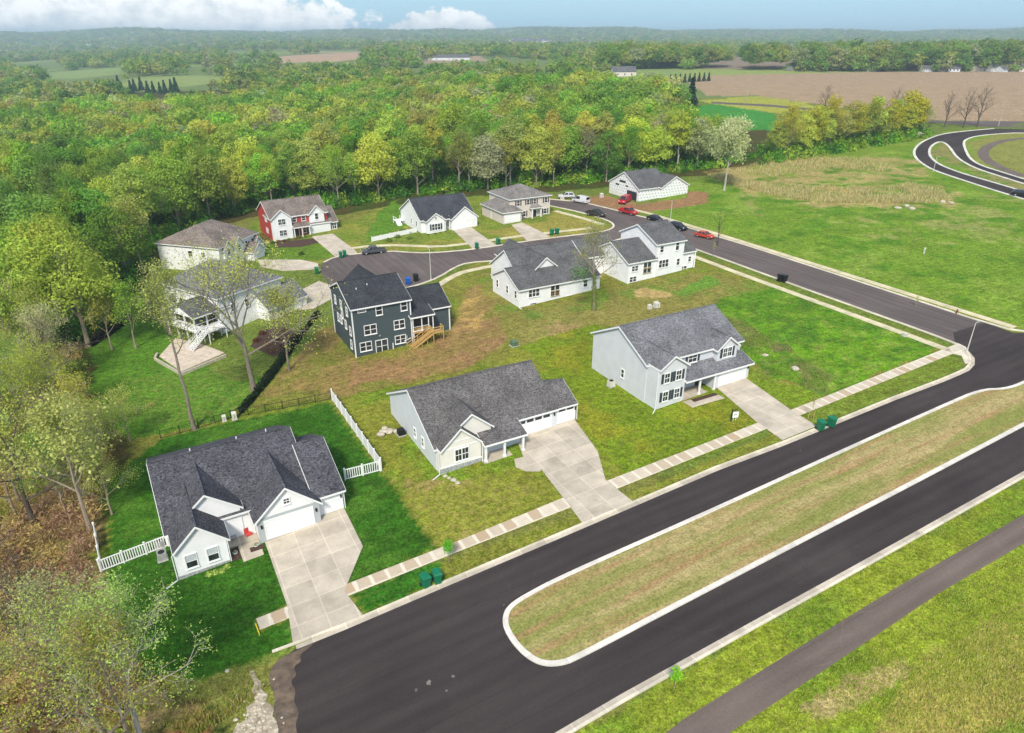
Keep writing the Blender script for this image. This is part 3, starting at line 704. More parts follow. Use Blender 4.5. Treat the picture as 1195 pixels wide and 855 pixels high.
# ------------------------------------------------------------------ houses
def loc(hs, x, y, z=0.0):
    """a point in a house's own metres -> world"""
    a = hs.root.rotation_euler[2]; l = hs.root.location
    return np.array([l[0] + x*math.cos(a) - y*math.sin(a), l[1] + x*math.sin(a) + y*math.cos(a), l[2] + z])
class House:
    def __init__(s, name, label, px=None, rot=0.0, at=None, ang=None, sink=0.0):
        p = P(*px) if px is not None else at
        a = (UANG + rad(rot)) if ang is None else ang
        s.root = empty(name, (p[0], p[1], p[2] - sink), a, label, 'house')
        s.w, s.r, s.t = {}, {}, MB()
        s.z = p[2]
    def wall(s, m): return s.w.setdefault(m, MB())
    def roofm(s, m): return s.r.setdefault(m, MB())
    def box(s, m, *a): s.wall(m).box(*a); return s
    def gable(s, wm, rm, x0, x1, y0, y1, he, hr, axis='x', ridge=None, ov=0.35, rk=0.3, z0=-0.8, he2=None, back_rake=True, trim=True, ov_lo=None, rk2=None, rakes=True):
        """gable-roofed block; the ridge runs along axis. he2: eave on the far side when it differs"""
        t = 0.16
        if axis == 'x':
            c0, c1, e0, e1 = y0, y1, x0, x1; mp = lambda e, c, z: (e, c, z)
        else:
            c0, c1, e0, e1 = x0, x1, y0, y1; mp = lambda e, c, z: (c, e, z)
        cr = (c0 + c1) / 2 if ridge is None else ridge
        h2 = he if he2 is None else he2
        prof = [(c0, z0), (c1, z0), (c1, h2), (cr, hr), (c0, he)]
        W = s.wall(wm); 
        W.slab([mp(e0, c, z) for c, z in prof], np.array(mp(e1, 0, 0)) - np.array(mp(e0, 0, 0)))
        R = s.roofm(rm)
        a, b = e0 - rk, e1 + ((rk if rk2 is None else rk2) if back_rake else 0)
        for cs, h, sg in ((c0, he, -1), (c1, h2, 1)):
            o_ = ov if (sg > 0 or ov_lo is None) else ov_lo; sl = (hr - h) / abs(cr - cs); ce = cs + sg * o_; ze = h - sl * o_
            q = [mp(a, cr, hr + .012), mp(b, cr, hr + .012), mp(b, ce, ze + .012), mp(a, ce, ze + .012)]
            R.slab(q, (0, 0, t))
            if trim:
                # fascia along the eave, barge boards up the rakes
                s.t.box(*(sorted((a, b)) + sorted((ce + sg * .004, ce + sg * .05)) if axis == 'x' else sorted((ce + sg * .004, ce + sg * .05)) + sorted((a, b))), ze - .10, ze + t - .03)
                for e, sg2 in (((a, -1),) + (((b, 1),) if back_rake and rakes != 'lo' else ()) if rakes else ()):
                    q = [mp(e + sg2 * .004, cr, hr - .12), mp(e + sg2 * .004, ce, ze - .12), mp(e + sg2 * .004, ce, ze + t - .03), mp(e + sg2 * .004, cr, hr + t - .03)]
                    s.t.slab(q, np.array(mp(sg2 * .045, 0, 0)))
        # ridge cap
        R.bar(mp(a, cr, hr + t + .02), mp(b, cr, hr + t + .02), .3, .05)
        return s
    def hip(s, wm, rm, x0, x1, y0, y1, he, hr, inset=None, ov=0.4, z0=-0.8, ridge_axis='x'):
        s.box(wm, x0, x1, y0, y1, z0, he + .05)
        X0, X1, Y0, Y1 = x0 - ov, x1 + ov, y0 - ov, y1 + ov
        if ridge_axis == 'x':
            i = inset if inset is not None else (Y1 - Y0) / 2; i = min(i, (X1 - X0) / 2 - .05)
            r0, r1 = (X0 + i, (Y0 + Y1) / 2), (X1 - i, (Y0 + Y1) / 2)
        else:
            i = inset if inset is not None else (X1 - X0) / 2; i = min(i, (Y1 - Y0) / 2 - .05)
            r0, r1 = ((X0 + X1) / 2, Y0 + i), ((X0 + X1) / 2, Y1 - i)
        t = .14; v = [(X0, Y0, he), (X1, Y0, he), (X1, Y1, he), (X0, Y1, he), (X0, Y0, he + t), (X1, Y0, he + t), (X1, Y1, he + t), (X0, Y1, he + t), (*r0, hr + t), (*r1, hr + t)]
        fs = [(3, 2, 1, 0), (0, 1, 5, 4), (1, 2, 6, 5), (2, 3, 7, 6), (3, 0, 4, 7)]
        fs += [(4, 5, 9, 8), (6, 7, 8, 9), (5, 6, 9), (7, 4, 8)] if ridge_axis == 'x' else [(4, 5, 8), (5, 6, 9, 8), (6, 7, 9), (7, 4, 8, 9)]
        s.roofm(rm).add(v, fs)
        for a in (0, 1): pass
        g = .05
        s.t.box(X0 - g, X1 + g, Y0 - g, Y0 - .004, he - .08, he + t - .03); s.t.box(X0 - g, X1 + g, Y1 + .004, Y1 + g, he - .08, he + t - .03)
        s.t.box(X0 - g, X0 - .004, Y0 - .003, Y1 + .003, he - .08, he + t - .03); s.t.box(X1 + .004, X1 + g, Y0 - .003, Y1 + .003, he - .08, he + t - .03)
        return s
    def shed(s, rm, x0, x1, y0, h0, y1, h1, t=.16, trim=True, wm=None):
        """lean-to slab falling from (y1,h1) to (y0,h0)"""
        s.roofm(rm).slab([(x0, y0, h0), (x1, y0, h0), (x1, y1, h1), (x0, y1, h1)], (0, 0, t))
        if trim:
            s.t.box(x0, x1, y0 - .05, y0 - .004, h0 - .12, h0 + t - .03)
            for x, g in ((x0, -1), (x1, 1)):
                s.t.slab([(x + g * .004, y0 - .05, h0 - .14), (x + g * .004, y1, h1 - .12), (x + g * .004, y1, h1 + t - .03), (x + g * .004, y0 - .05, h0 + t - .03)], (g * .045, 0, 0))
        return s
    def gz(s, x, y):
        p = loc(s, x, y); return float(tz(p[0], p[1])) - s.root.location[2]
    # canonical (along, out, z) -> local
    def _map(s, face, plane):
        return {'f': lambda a, n, z: (a, plane - n, z), 'b': lambda a, n, z: (a, plane + n, z),
                'l': lambda a, n, z: (plane - n, a, z), 'r': lambda a, n, z: (plane + n, a, z)}[face]
    def _bx(s, mb, mp, a0, a1, n0, n1, z0, z1):
        q = np.array([mp(a0, n0, z0), mp(a1, n1, z1)]); lo, hi = q.min(0), q.max(0)
        mb.box(lo[0], hi[0], lo[1], hi[1], lo[2], hi[2])
    def window(s, face, plane, a, z, w=.9, h=1.4, n=1, cross=False, fm='white', gm='glass', fw=.10, shutters=None, sill=True):
        """n sashes side by side, centre a, sill height z"""
        mp = s._map(face, plane); F, Gl = MB(), MB()
        W = w * n
        s._bx(F, mp, a - W/2 - fw, a - W/2, -.02, .09, z - fw, z + h + fw); s._bx(F, mp, a + W/2, a + W/2 + fw, -.02, .09, z - fw, z + h + fw)
        s._bx(F, mp, a - W/2, a + W/2, -.02, .09, z - fw, z); s._bx(F, mp, a - W/2, a + W/2, -.02, .09, z + h, z + h + fw)
        for i in range(1, n): s._bx(F, mp, a - W/2 + w*i - .06, a - W/2 + w*i + .06, -.02, .08, z, z + h)
        s._bx(F, mp, a - W/2, a + W/2, -.02, .06, z + h/2 - .035, z + h/2 + .035)
        if cross:
            for i in range(n): s._bx(F, mp, a - W/2 + w*(i+.5) - .02, a - W/2 + w*(i+.5) + .02, -.02, .05, z, z + h)
        if sill: s._bx(F, mp, a - W/2 - fw - .04, a + W/2 + fw + .04, .0, .14, z - fw - .06, z - fw - .002)
        o = F.build('window', M[fm], s.root)
        s._bx(Gl, mp, a - W/2 + .004, a + W/2 - .004, -.015, .025, z + .004, z + h - .004)
        Gl.build('pane', M[gm], o)
        if shutters:
            for sg in (-1, 1):
                S = MB(); c = a + sg * (W/2 + fw + .24)
                s._bx(S, mp, c - .2, c + .2, 0, .06, z - .04, z + h + .04)
                for k in range(6): s._bx(S, mp, c - .15, c + .15, .06, .075, z + .08 + k*(h-.1)/6, z + .08 + (k+.6)*(h-.1)/6)
                S.build('shutter', M[shutters], s.root)
        return o
    def garage(s, face, plane, a, w, h=2.2, z=None, lites=False, m='garagedoor'):
        z = s.gz(a, plane) + .07 if z is None else z
        mp = s._map(face, plane); D = MB(); rows = 4
        for r in range(rows): s._bx(D, mp, a - w/2, a + w/2, -.02, .03, z + r*h/rows + .006, z + (r+1)*h/rows - .006)
        nc = max(2, round(w / 1.2))
        for r in range(rows):
            if lites and r == rows - 1: continue
            for c in range(nc): s._bx(D, mp, a - w/2 + w*(c+.14)/nc, a - w/2 + w*(c+.86)/nc, .03, .042, z + r*h/rows + .12, z + (r+1)*h/rows - .12)
        o = D.build('garage_door', M[m], s.root)
        if lites:
            L = MB()
            for c in range(nc): s._bx(L, mp, a - w/2 + w*(c+.10)/nc, a - w/2 + w*(c+.90)/nc, .028, .046, z + .76*h, z + .95*h)
            L.build('pane', M['glass'], o)
        F = MB(); fw = .13
        s._bx(F, mp, a - w/2 - fw, a - w/2, -.02, .07, z, z + h + fw); s._bx(F, mp, a + w/2, a + w/2 + fw, -.02, .07, z, z + h + fw); s._bx(F, mp, a - w/2, a + w/2, -.02, .07, z + h, z + h + fw)
        F.build('door_frame', M['white'], o)
        return o
    def door(s, face, plane, a, w=.95, h=2.1, z=0.0, m='doordark', glass=False):
        mp = s._map(face, plane); D = MB(); s._bx(D, mp, a - w/2, a + w/2, -.02, .04, z, z + h)
        o = D.build('door', M[m], s.root)
        F = MB(); fw = .11
        s._bx(F, mp, a - w/2 - fw, a - w/2, -.02, .08, z, z + h + fw); s._bx(F, mp, a + w/2, a + w/2 + fw, -.02, .08, z, z + h + fw); s._bx(F, mp, a - w/2, a + w/2, -.02, .08, z + h, z + h + fw)
        F.build('door_frame', M['white'], o)
        K_ = MB(); s._bx(K_, mp, a + w/2 - .14, a + w/2 - .06, .04, .09, z + .98, z + 1.06); K_.build('handle', M['metal'], o)
        return o
    def post(s, x, y, z0, z1, w=.2, m='white', name='porch_post'):
        b = MB().box(x - w/2, x + w/2, y - w/2, y + w/2, z0, z1)
        b.box(x - w*.75, x + w*.75, y - w*.75, y + w*.75, z0, z0 + .25); b.box(x - w*.7, x + w*.7, y - w*.7, y + w*.7, z1 - .16, z1 - .004)
        return b.build(name, M[m], s.root)
    def part(s, name, m, mb, parent=None): return mb.build(name, M[m] if isinstance(m, str) else m, parent or s.root)
    def vents(s, pts):
        for x, y, z in pts:
            b = MB().tube([(x, y, z - .3), (x, y, z + .45)], [.07, .07], 8); s.part('vent_pipe', 'white', b)
    def downspout(s, x, y, z1, splash=(0, -1)):
        b = MB().bar((x, y, .15), (x, y, z1), .1, .08); b.bar((x, y, .12), (x + splash[0]*1.1, y + splash[1]*1.1, .06), .1, .08)
        s.part('downspout', 'white', b)
    def finish(s):
        for m, mb in s.w.items(): mb.build('wall' if m != 'foundation' and m != 'stone' else 'foundation', M[m], s.root)
        first = None
        for m, mb in s.r.items():
            o = mb.build('roof', M[m], s.root); first = first or o
        if s.t.v: s.t.build('roof_trim', M['white'], first)
        return s.root

# --- charcoal-roofed white ranch, front left
h = House('ranch_house', 'white ranch with a charcoal roof and three front gables, nearest to the wood', (209.1, 676.9), 2.0)
WS = 'whitesiding'; R_ = 'roofA'
h.gable(WS, R_, -.05, 14.6, 3.4, 19.0, 3.45, 7.3, 'x', ridge=11.0, rk2=.06)
h.gable(WS, R_, 0.02, 4.86, 0, 8.2, 3.3, 5.65, 'y', back_rake=False, ov_lo=.0)
h.gable(WS, R_, 2.35, 7.0, 3.3, 10.0, 5.35, 6.7, 'y', ridge=3.95, he2=4.2, back_rake=False, ov=.3, ov_lo=.05)
h.gable(WS, R_, 8.1, 14.5, 1.0, 9.2, 3.35, 6.3, 'y', back_rake=False)
h.gable(WS, R_, 14.5, 17.4, 1.9, 15.0, 3.3, 6.3, 'x', ridge=8.6)
h.box('greysiding', 8.07, 14.53, .965, .999, 0.0, 3.35)
h.box('stone', -.03, 4.89, -.035, .4, -.8, .42)
h.garage('f', .965, 11.3, 4.9, 2.3); h.garage('f', 1.9, 16.0, 2.4, 2.2)
h.window('f', 0, 1.45, 1.05, .95, 1.5, gm='glass'); h.window('f', 0, 3.45, 1.05, .95, 1.5)
for a in (1.45, 3.45):   # pulled blinds in the upper sashes
    b = MB().box(a - .45, a + .45, -.034, -.026, 1.86, 2.54); b.build('window_blind', M['glasslight'], h.root)
h.window('f', 1.0, 11.3, 4.3, .55, .6, cross=True)
h.box(WS, 4.9, 8.1, 4.6, 5.2, -.6, 4.0)
h.window('f', 4.6, 5.75, .55, .8, 2.0, n=2, sill=False); h.door('f', 4.6, 7.35, .95, 2.1, .4, 'glasslight')
h.post(5.1, 3.15, .3, 3.25, .16); h.post(7.95, 3.15, .3, 3.25, .14)
h.part('porch_floor', 'drive', MB().box(4.92, 8.07, 1.9, 4.58, -.5, .40))
h.part('porch_floor', 'drive', MB().box(5.95, 8.05, -.9, 1.88, -.5, .36)); h.part('planting_bed', 'mulch', MB().box(4.93, 5.9, -.2, 1.85, -.5, .30)); h.part('planting_bed', 'mulch', MB().box(6.9, 8.3, .1, .8, -.4, .42))
for x, z in ((8.45, 2.2), (14.15, 2.2)): h.part('wall_lamp', 'blackmetal', MB().box(x - .09, x + .09, .82, .962, z, z + .38))
h.part('wall_lamp', 'blackmetal', MB().box(17.1, 17.25, 1.75, 1.898, 2.3, 2.65))
h.downspout(4.95, -.08, 3.1); h.downspout(-.1, -.08, 3.1, (-1, -.6)); h.downspout(17.5, 1.8, 3.1, (1, -.2))
h.vents([(4.0, 12.0, 6.9), (8.9, 12.2, 6.8), (12.2, 12.4, 6.7)])
houseA = h.finish()
HA = h

# --- weathered grey ranch in the middle
h = House('ranch_house', 'pale blue ranch with a weathered grey roof, cream front gable and three-bay garage', (513.4, 553.7), 0.0)
WS = 'bluesiding'; R_ = 'roofB'
h.gable(WS, R_, 0, 11.4, 1.0, 16.8, 3.2, 7.3, 'x', ridge=8.75, he2=3.15, rk2=.0, rakes='lo')
h.gable(WS, R_, 11.4, 17.5, 2.0, 16.8, 3.45, 7.3, 'x', ridge=8.75, he2=3.15, rk=.0, rakes=False)
h.gable('creamsiding', R_, .06, 5.45, -.05, 6.2, 3.15, 5.6, 'y', back_rake=False, ov_lo=-.02)
h.gable('creamsiding', R_, 2.95, 7.4, 1.1, 8.0, 5.12, 6.45, 'y', ridge=4.75, he2=4.2, back_rake=False, ov=.3, ov_lo=.05)
h.gable(WS, R_, 17.5, 20.5, 2.05, 9.2, 3.45, 5.25, 'x', ridge=5.5, rk=.05)
h.shed(R_, 5.5, 11.35, -1.0, 2.72, 1.7, 3.64)
h.box('stone', -.02, 5.5, -.1, -.045, -.8, .75); h.box('white', -.03, 5.52, -.13, -.046, .76, .9)
h.box('white', -.03, 5.52, -.10, -.046, 3.05, 3.2); h.box('white', .9, 4.6, -.09, -.046, 3.9, 4.02)
h.window('f', -.05, 2.9, 1.25, .85, 1.55, n=2, cross=True)
h.window('l', 0, 5.0, 1.2, .6, 1.2); h.window('l', 0, 7.6, 1.2, .6, 1.2)
h.box('creamsiding', 5.46, 11.38, 1.6, 2.3, -.6, 3.3)
h.window('f', 1.6, 6.5, 1.35, .8, .8); h.door('f', 1.6, 9.6, 1.0, 2.15, .45); h.door('f', 1.6, 8.3, .5, 2.15, .45, 'glasslight')
h.part('porch_floor', 'drive', MB().box(5.5, 11.2, -.95, 1.58, -.5, .42))
for x in (5.75, 8.3, 10.9): h.post(x, -.75, .42, 2.74, .24)
h.garage('f', 2.0, 14.1, 4.9, 2.25, lites=True); h.garage('f', 2.05, 18.95, 2.5, 2.25, lites=True)
for x, y in ((17.1, 2.0), (20.35, 2.05), (11.55, 2.0)): h.part('wall_lamp', 'blackmetal', MB().box(x - .09, x + .09, y - .15, y - .003, 2.4, 2.8))
h.downspout(5.5, -.3, 2.7, (.2, -1)); h.downspout(-.08, -.15, 3.0, (-1, -.5)); h.downspout(20.6, 1.9, 3.3, (1, 0))
h.finish(); HB = h

# --- grey two-storey on the right
h = House('two_storey_house', 'pale grey two-storey with navy shutters and a covered porch beside the vacant lot', (764.3, 478.1), 0.0)
WS = 'bluesiding2'; R_ = 'roofE'
h.gable(WS, R_, 0, 17.2, 2.4, 14.9, 5.85, 9.0, 'x', ridge=8.65)
h.gable(WS, R_, .06, 4.85, 0, 6.8, 5.85, 7.45, 'y', back_rake=False, ov_lo=-.02)
h.gable(WS, R_, 11.9, 15.6, 1.5, 6.0, 5.85, 7.3, 'y', z0=3.3, back_rake=False)
h.shed(R_, 4.88, 17.5, -.35, 3.05, 2.38, 4.05)
h.box(WS, 10.5, 17.1, .08, 2.39, -.8, 3.1)
h.garage('f', .08, 13.9, 5.0, 2.2); h.post(10.45, 0.0, .4, 3.05, .22); h.post(7.7, 0.0, .4, 3.05, .22)
h.door('f', 2.4, 9.5, 1.0, 2.1, .45); h.window('f', 2.4, 6.3, 1.0, 1.1, 1.5)
h.part('porch_floor', 'drive', MB().box(4.9, 10.48, -.1, 2.38, -.5, .42))
for z in (1.0, 3.75): 
    h.window('f', 0, 1.55, z, .85, 1.35, cross=True, shutters='shutter'); h.window('f', 0, 3.55, z, .85, 1.35, cross=True, shutters='shutter')
h.window('f', 2.4, 8.1, 4.35, 1.5, 1.15, cross=True, shutters='shutter'); h.window('f', 1.5, 13.75, 4.3, .8, 1.35, n=2, cross=True, shutters='shutter')
h.window('l', 0, 7.4, 1.7, .6, 1.2)
h.downspout(-.1, -.1, 5.6, (-.8, -.6)); h.part('wall_lamp', 'blackmetal', MB().box(16.75, 16.9, -.08, .077, 2.3, 2.6))
h.finish(); HE = h

# --- dark slate walk-out house
h = House('two_storey_house', 'dark slate-blue walk-out house with black roof and new timber stairs', (416.8, 417.8), 0.0)
WS = 'navysiding'; R_ = 'roofC'
h.gable(WS, R_, 0, 9.6, .3, 12.4, 8.35, 10.9, 'x')
h.gable(WS, R_, 3.4, 8.6, 7.0, 15.0, 8.35, 10.5, 'y')
h.gable(WS, R_, 9.6, 17.3, 2.2, 11.2, 5.3, 7.75, 'x', ridge=6.7)
h.shed(R_, 9.3, 13.6, -.5, 5.2, 2.3, 6.05)
# screened porch
h.part('porch_floor', 'wood', MB().box(9.65, 13.35, -.3, 2.18, 2.35, 2.6))
for x in (9.75, 11.3, 12.5, 13.3): h.post(x, -.25, 2.6, 5.2, .13)
h.part('porch_screen', 'doordark', MB().box(9.65, 13.3, 1.9, 2.15, 2.6, 5.25)); h.part('railing', 'white', MB().bar((9.7, -.28, 3.5), (12.4, -.28, 3.5), .06).bar((9.7, -.28, 2.75), (12.4, -.28, 2.75), .12))
for x in (9.8, 13.25): h.post(x, -.2, -.5, 2.36, .16, 'white')
# landing and stairs
st = MB().box(12.6, 14.6, -1.75, -.32, 2.3, 2.42)
for x in (12.7, 14.5):
    for y in (-1.68, -.45): st.bar((x, y, -.6), (x, y, 3.35), .12)
n = 13
for i in range(n):
    x = 12.6 - (i + 1) * .32; z = 2.42 - (i + 1) * .18
    st.box(x, x + .34, -1.7, -.5, z - .05, z)
for y in (-1.75, -.45):
    st.bar((12.6, y, 2.3), (8.35, y, -.1), .07, .28); st.bar((12.6, y, 3.35), (8.35, y, .95), .08, .12); st.bar((12.6, y, 2.85), (8.35, y, .45), .05, .07)
    for i in range(5): st.bar((12.2 - i*.95, y, 2.0 - i*.54), (12.2 - i*.95, y, 3.15 - i*.54), .09)
st.bar((14.5, -1.7, 3.35), (14.5, -.4, 3.35), .1); st.bar((12.6, -1.7, 3.35), (14.5, -1.7, 3.35), .1); st.bar((12.6, -1.7, 2.85), (14.5, -1.7, 2.85), .07); st.bar((14.5, -1.7, 2.85), (14.5, -.4, 2.85), .07)
for x in (10.6, 11.6): st.bar((x, -1.65, -.6), (x, -1.65, 1.2), .1)
h.part('staircase', 'wood', st)
h.window('f', .3, 1.6, 7.55, 1.2, .45, sill=False); h.window('f', .3, 4.4, 6.6, .95, 1.5); h.window('f', .3, 8.6, 6.6, .95, 1.5)
h.window('f', .3, 2.7, 3.6, .95, 1.5, n=2); h.window('f', .3, 7.6, 3.6, .85, 1.4, n=2)
h.window('f', .3, 1.7, .9, .9, 1.4, n=2); h.window('f', .3, 7.6, 1.0, .85, 1.3, n=2)
h.window('f', .3, 4.35, .08, .95, 2.1, n=2, sill=False)
for y, z in ((3.2, 6.3), (6.4, 6.5), (9.8, 6.3), (4.6, 3.6), (7.2, 3.6), (9.0, 3.4), (2.2, 3.3), (2.4, .9), (6.2, 4.9)): h.window('l', 0, y, z, .75, 1.3)
for x in (-.06, 9.66): h.part('corner_board', 'white', MB().box(x - .09, x + .09, .2, .42, 0, 8.3))
h.part('corner_board', 'white', MB().box(17.24, 17.42, 2.1, 2.3, 0, 5.1)); h.part('corner_board', 'white', MB().box(-.1, .08, 12.3, 12.5, 0, 8.3))
h.part('gas_meter', 'metal', MB().box(8.55, 8.8, .05, .29, 1.6, 2.1).box(4.0, 4.3, .1, .29, 2.9, 3.1))
h.part('downspout', 'white', MB().bar((6.2, .1, .1), (6.2, .1, 1.3), .14).bar((8.2, .2, 1.2), (9.4, .2, 1.55), .1))
h.vents([(2.1, 4.0, 9.9), (4.1, 4.6, 10.15)])
h.finish(); HC = h

# --- long white ranch behind the ivy tree
h = House('ranch_house', 'long white ranch with basement windows, its back to the camera behind the ivy-clad tree', (606, 359), 0.0)
WS = 'whitesiding'; R_ = 'roofF'
h.gable(WS, R_, 0, 18.0, 0, 10.6, 3.5, 6.0, 'x', ridge=5.3, rakes='lo', rk2=.1)
h.gable(WS, R_, 3.2, 20.5, 5.5, 17.5, 3.4, 7.6, 'x', ridge=11.4)
h.gable(WS, R_, 5.0, 11.0, 4.0, 18.5, 5.0, 7.4, 'y')
h.window('f', 0, 3.1, 1.7, .75, 1.4, n=3); h.window('f', 0, 7.7, 1.1, .95, 2.1, n=2, sill=False); h.window('f', 0, 14.6, 1.7, .85, 1.4)
h.window('f', 0, 3.0, -.1, 1.4, .5, sill=False); h.window('f', 0, 10.8, -.1, 1.3, .6, sill=False)
for y in (1.3, 4.6, 8.6): h.window('l', 0, y, 1.5, .75, 1.4)
h.part('balcony_rail', 'wood', MB().bar((6.7, -.2, 1.1), (8.7, -.2, 1.1), .07).bar((6.7, -.2, 2.0), (8.7, -.2, 2.0), .07).bar((6.7, -.2, 1.55), (8.7, -.2, 1.55), .05))
h.part('corner_board', 'white', MB().box(-.09, .1, -.09, .1, 0, 3.4)); h.downspout(-.1, 0, 3.3)
h.finish(); HF = h

# --- white split-level house
h = House('two_storey_house', 'white split-level house with a taller right half, beside the side street', (732, 331), 0.0)
h.gable(WS, R_, 0, 6.8, 0, 11.6, 4.25, 7.0, 'x', ridge=5.9)
h.gable(WS, R_, 6.8, 14.0, .05, 11.8, 7.1, 9.7, 'x', ridge=6.2)
h.gable(WS, R_, 14.0, 17.2, .3, 9.0, 4.4, 6.6, 'x', ridge=5.0)
h.gable(WS, R_, -5.0, 3.4, 8.0, 17.0, 4.0, 6.6, 'x', ridge=12.5)
h.window('f', 0, 1.6, 2.4, .75, 1.0, n=2); h.window('f', 0, 4.7, 1.6, .95, 2.1, n=2, sill=False); h.window('f', 0, 1.3, .25, .8, 1.0, n=2, sill=False)
h.window('f', .05, 8.9, 2.1, .8, 1.5, n=3); h.window('f', .05, 8.1, 5.3, .8, 1.2); h.window('f', .05, 12.1, 5.2, .8, 1.9); h.window('f', .05, 12.7, 2.0, .7, 1.3)
h.window('f', .3, 16.0, 2.2, .7, 1.0); h.window('f', .3, 14.6, .25, .8, 1.1, n=2, sill=False)
h.part('balcony_rail', 'wood', MB().bar((3.6, -.2, 1.6), (5.8, -.2, 1.6), .07).bar((3.6, -.2, 2.5), (5.8, -.2, 2.5), .07))
for x in (0, 6.8, 17.2): h.part('corner_board', 'white', MB().box(x - .09, x + .09, -.09, .1, 0, 4.1 if x != 6.8 else 6.9))
h.downspout(6.75, -.15, 6.9); h.downspout(17.3, .2, 4.1, (.8, -.5))
h.finish(); HG = h

# --- house under construction
h = House('unfinished_house', 'unfinished house in pale wrap with an open garage on a bare earth pad', (744.8, 235.2), 0.0)
h.gable('wrap', R_, 0, 11, 0, 14.0, 3.5, 7.2, 'x'); h.gable('wrap', R_, 7.6, 17.6, -.5, 14, 3.3, 6.0, 'y', back_rake=True)
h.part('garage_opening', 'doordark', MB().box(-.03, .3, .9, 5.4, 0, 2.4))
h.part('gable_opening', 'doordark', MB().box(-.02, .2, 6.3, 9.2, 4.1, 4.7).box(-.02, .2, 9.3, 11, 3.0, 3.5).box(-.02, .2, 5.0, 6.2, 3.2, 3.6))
h.part('bare_sheathing', 'creamsiding', MB().box(-.03, .05, 9.6, 13.8, .05, 1.5).box(-.025, .05, 5.6, 9.0, .05, .9))
h.finish(); HH = h

# --- beige two-storey
h = House('two_storey_house', 'beige two-storey with a hipped roof and small front porch', (587.6, 261.6), 0.0)
h.hip('beigesiding', 'roofI', 2.9, 15.2, 1.8, 13.6, 5.7, 8.2, ridge_axis='x')
h.hip('beigesiding', 'roofI', 0, 5.4, 0, 12.4, 2.9, 4.7, ridge_axis='y')
h.garage('f', 0, 2.6, 4.4, 2.1, m='garagedoor')
h.box('beigesiding', 8.7, 12.2, .6, 1.9, -.5, .2)
h.hip('beigesiding', 'roofI', 8.9, 12.0, .7, 2.6, 3.0, 3.7, z0=2.85, ov=.25)
for x in (9.1, 11.8): h.post(x, .8, .2, 2.9, .3)
h.door('f', 1.8, 10.45, 1.0, 2.1, .2)
for x in (5.4, 8.4, 10.4): h.window('f', 1.8, x, 3.9, .8, 1.3, shutters='brownshutter')
h.window('f', 1.8, 13.9, 3.9, .85, 1.3, n=1, shutters='brownshutter'); h.window('f', 1.8, 13.7, 1.0, .9, 1.3, shutters='brownshutter'); h.window('f', 1.8, 7.2, .9, .8, 1.4, shutters='brownshutter')
h.part('foundation', 'stone', MB().box(2.88, 15.22, 1.74, 13.6, -.8, .4)); h.part('wall_panel', 'creamsiding', MB().box(-.04, .0, 6.6, 7.4, 0, 2.3))
h.finish(); HI = h

# --- white ranch with dark roof
h = House('ranch_house', 'white ranch with a dark slate roof and two front gables behind a low white fence', at=P(492, 268) + np.array([.9, -3.0, -.3]), ang=UANG)
R_ = 'roofJ'
h.gable(WS, R_, -.6, 14.2, 0, 14.5, 3.6, 7.6, 'x', ridge=6.9)
h.gable(WS, R_, .4, 5.2, -1.6, 4.2, 3.6, 5.3, 'y', back_rake=False)
h.gable(WS, R_, 6.9, 14.0, -2.4, 6.0, 3.6, 6.3, 'y', back_rake=False)
h.garage('f', -2.4, 10.3, 4.9, 2.15); h.window('f', -1.6, 2.8, 1.1, .75, 1.5, n=3, shutters='shutter')
h.door('f', 0, 6.0, .95, 2.1, .1); h.post(5.5, -1.4, 0, 3.4, .2); h.post(6.6, -1.4, 0, 3.4, .2); h.shed(R_, 5.2, 6.9, -1.8, 3.45, .3, 4.0)
h.window('l', -.6, 3.0, 1.4, .8, 1.3); h.window('l', -.6, 6.5, 1.4, .7, 1.3)
h.window('f', -1.6, 2.8, 3.9, .5, .5, sill=False)
dk = MB().box(-3.0, -.65, 12.0, 14.3, .9, 1.1)
for y in (12.1, 14.2): 
    for x in (-2.9, -1.0): dk.bar((x, y, -.6), (x, y, 2.0), .12)
dk.bar((-2.9, 12.1, 1.9), (-2.9, 14.2, 1.9), .1); dk.slab([(-3.0, 10.2, 0), (-1.8, 10.2, 0), (-1.8, 12, 1.1), (-3.0, 12, 1.1)], (0, 0, -.2))
h.part('deck', 'white', dk)
h.finish(); HJ = h

# --- red house
h = House('two_storey_house', 'two-storey with red side walls and white front gables', (319.8, 281.3), 4.0)
R_ = 'roofK'
h.gable('redsiding', R_, 0, 14.6, .9, 12.5, 5.6, 8.7, 'x')
h.gable(WS, R_, .05, 5.0, -.1, 6.4, 5.6, 7.6, 'y', back_rake=False)
h.gable(WS, R_, 9.8, 13.7, .5, 6.4, 5.6, 7.5, 'y', z0=3.0, back_rake=False)
h.box(WS, 9.3, 15.0, .1, 1.4, -.6, 3.0); h.shed(R_, 9.2, 15.2, -.15, 2.95, 1.6, 3.4)
h.gable(WS, R_, 14.6, 16.9, .6, 9.0, 2.9, 6.0, 'x', ridge=5.0)
h.shed(R_, 5.0, 9.4, -1.0, 2.8, .95, 3.5)
h.garage('f', .1, 12.1, 4.9, 2.15)
for z in (1.1, 3.9): h.window('f', -.1, 2.55, z, .85, 1.35, n=2, cross=True)
h.window('f', .9, 6.0, 4.0, 1.0, 1.1); h.window('f', .9, 8.4, 4.0, 1.0, 1.1); h.window('f', .5, 11.7, 4.0, .8, 1.5)
h.door('f', .9, 6.3, 1.0, 2.1, .15); h.window('f', .9, 8.3, .9, .7, 1.4)
for x in (5.2, 7.2, 9.1): h.post(x, -.8, 0, 2.8, .2)
h.part('porch_floor', 'drive', MB().box(5.05, 9.25, -1.0, .88, -.6, .14))
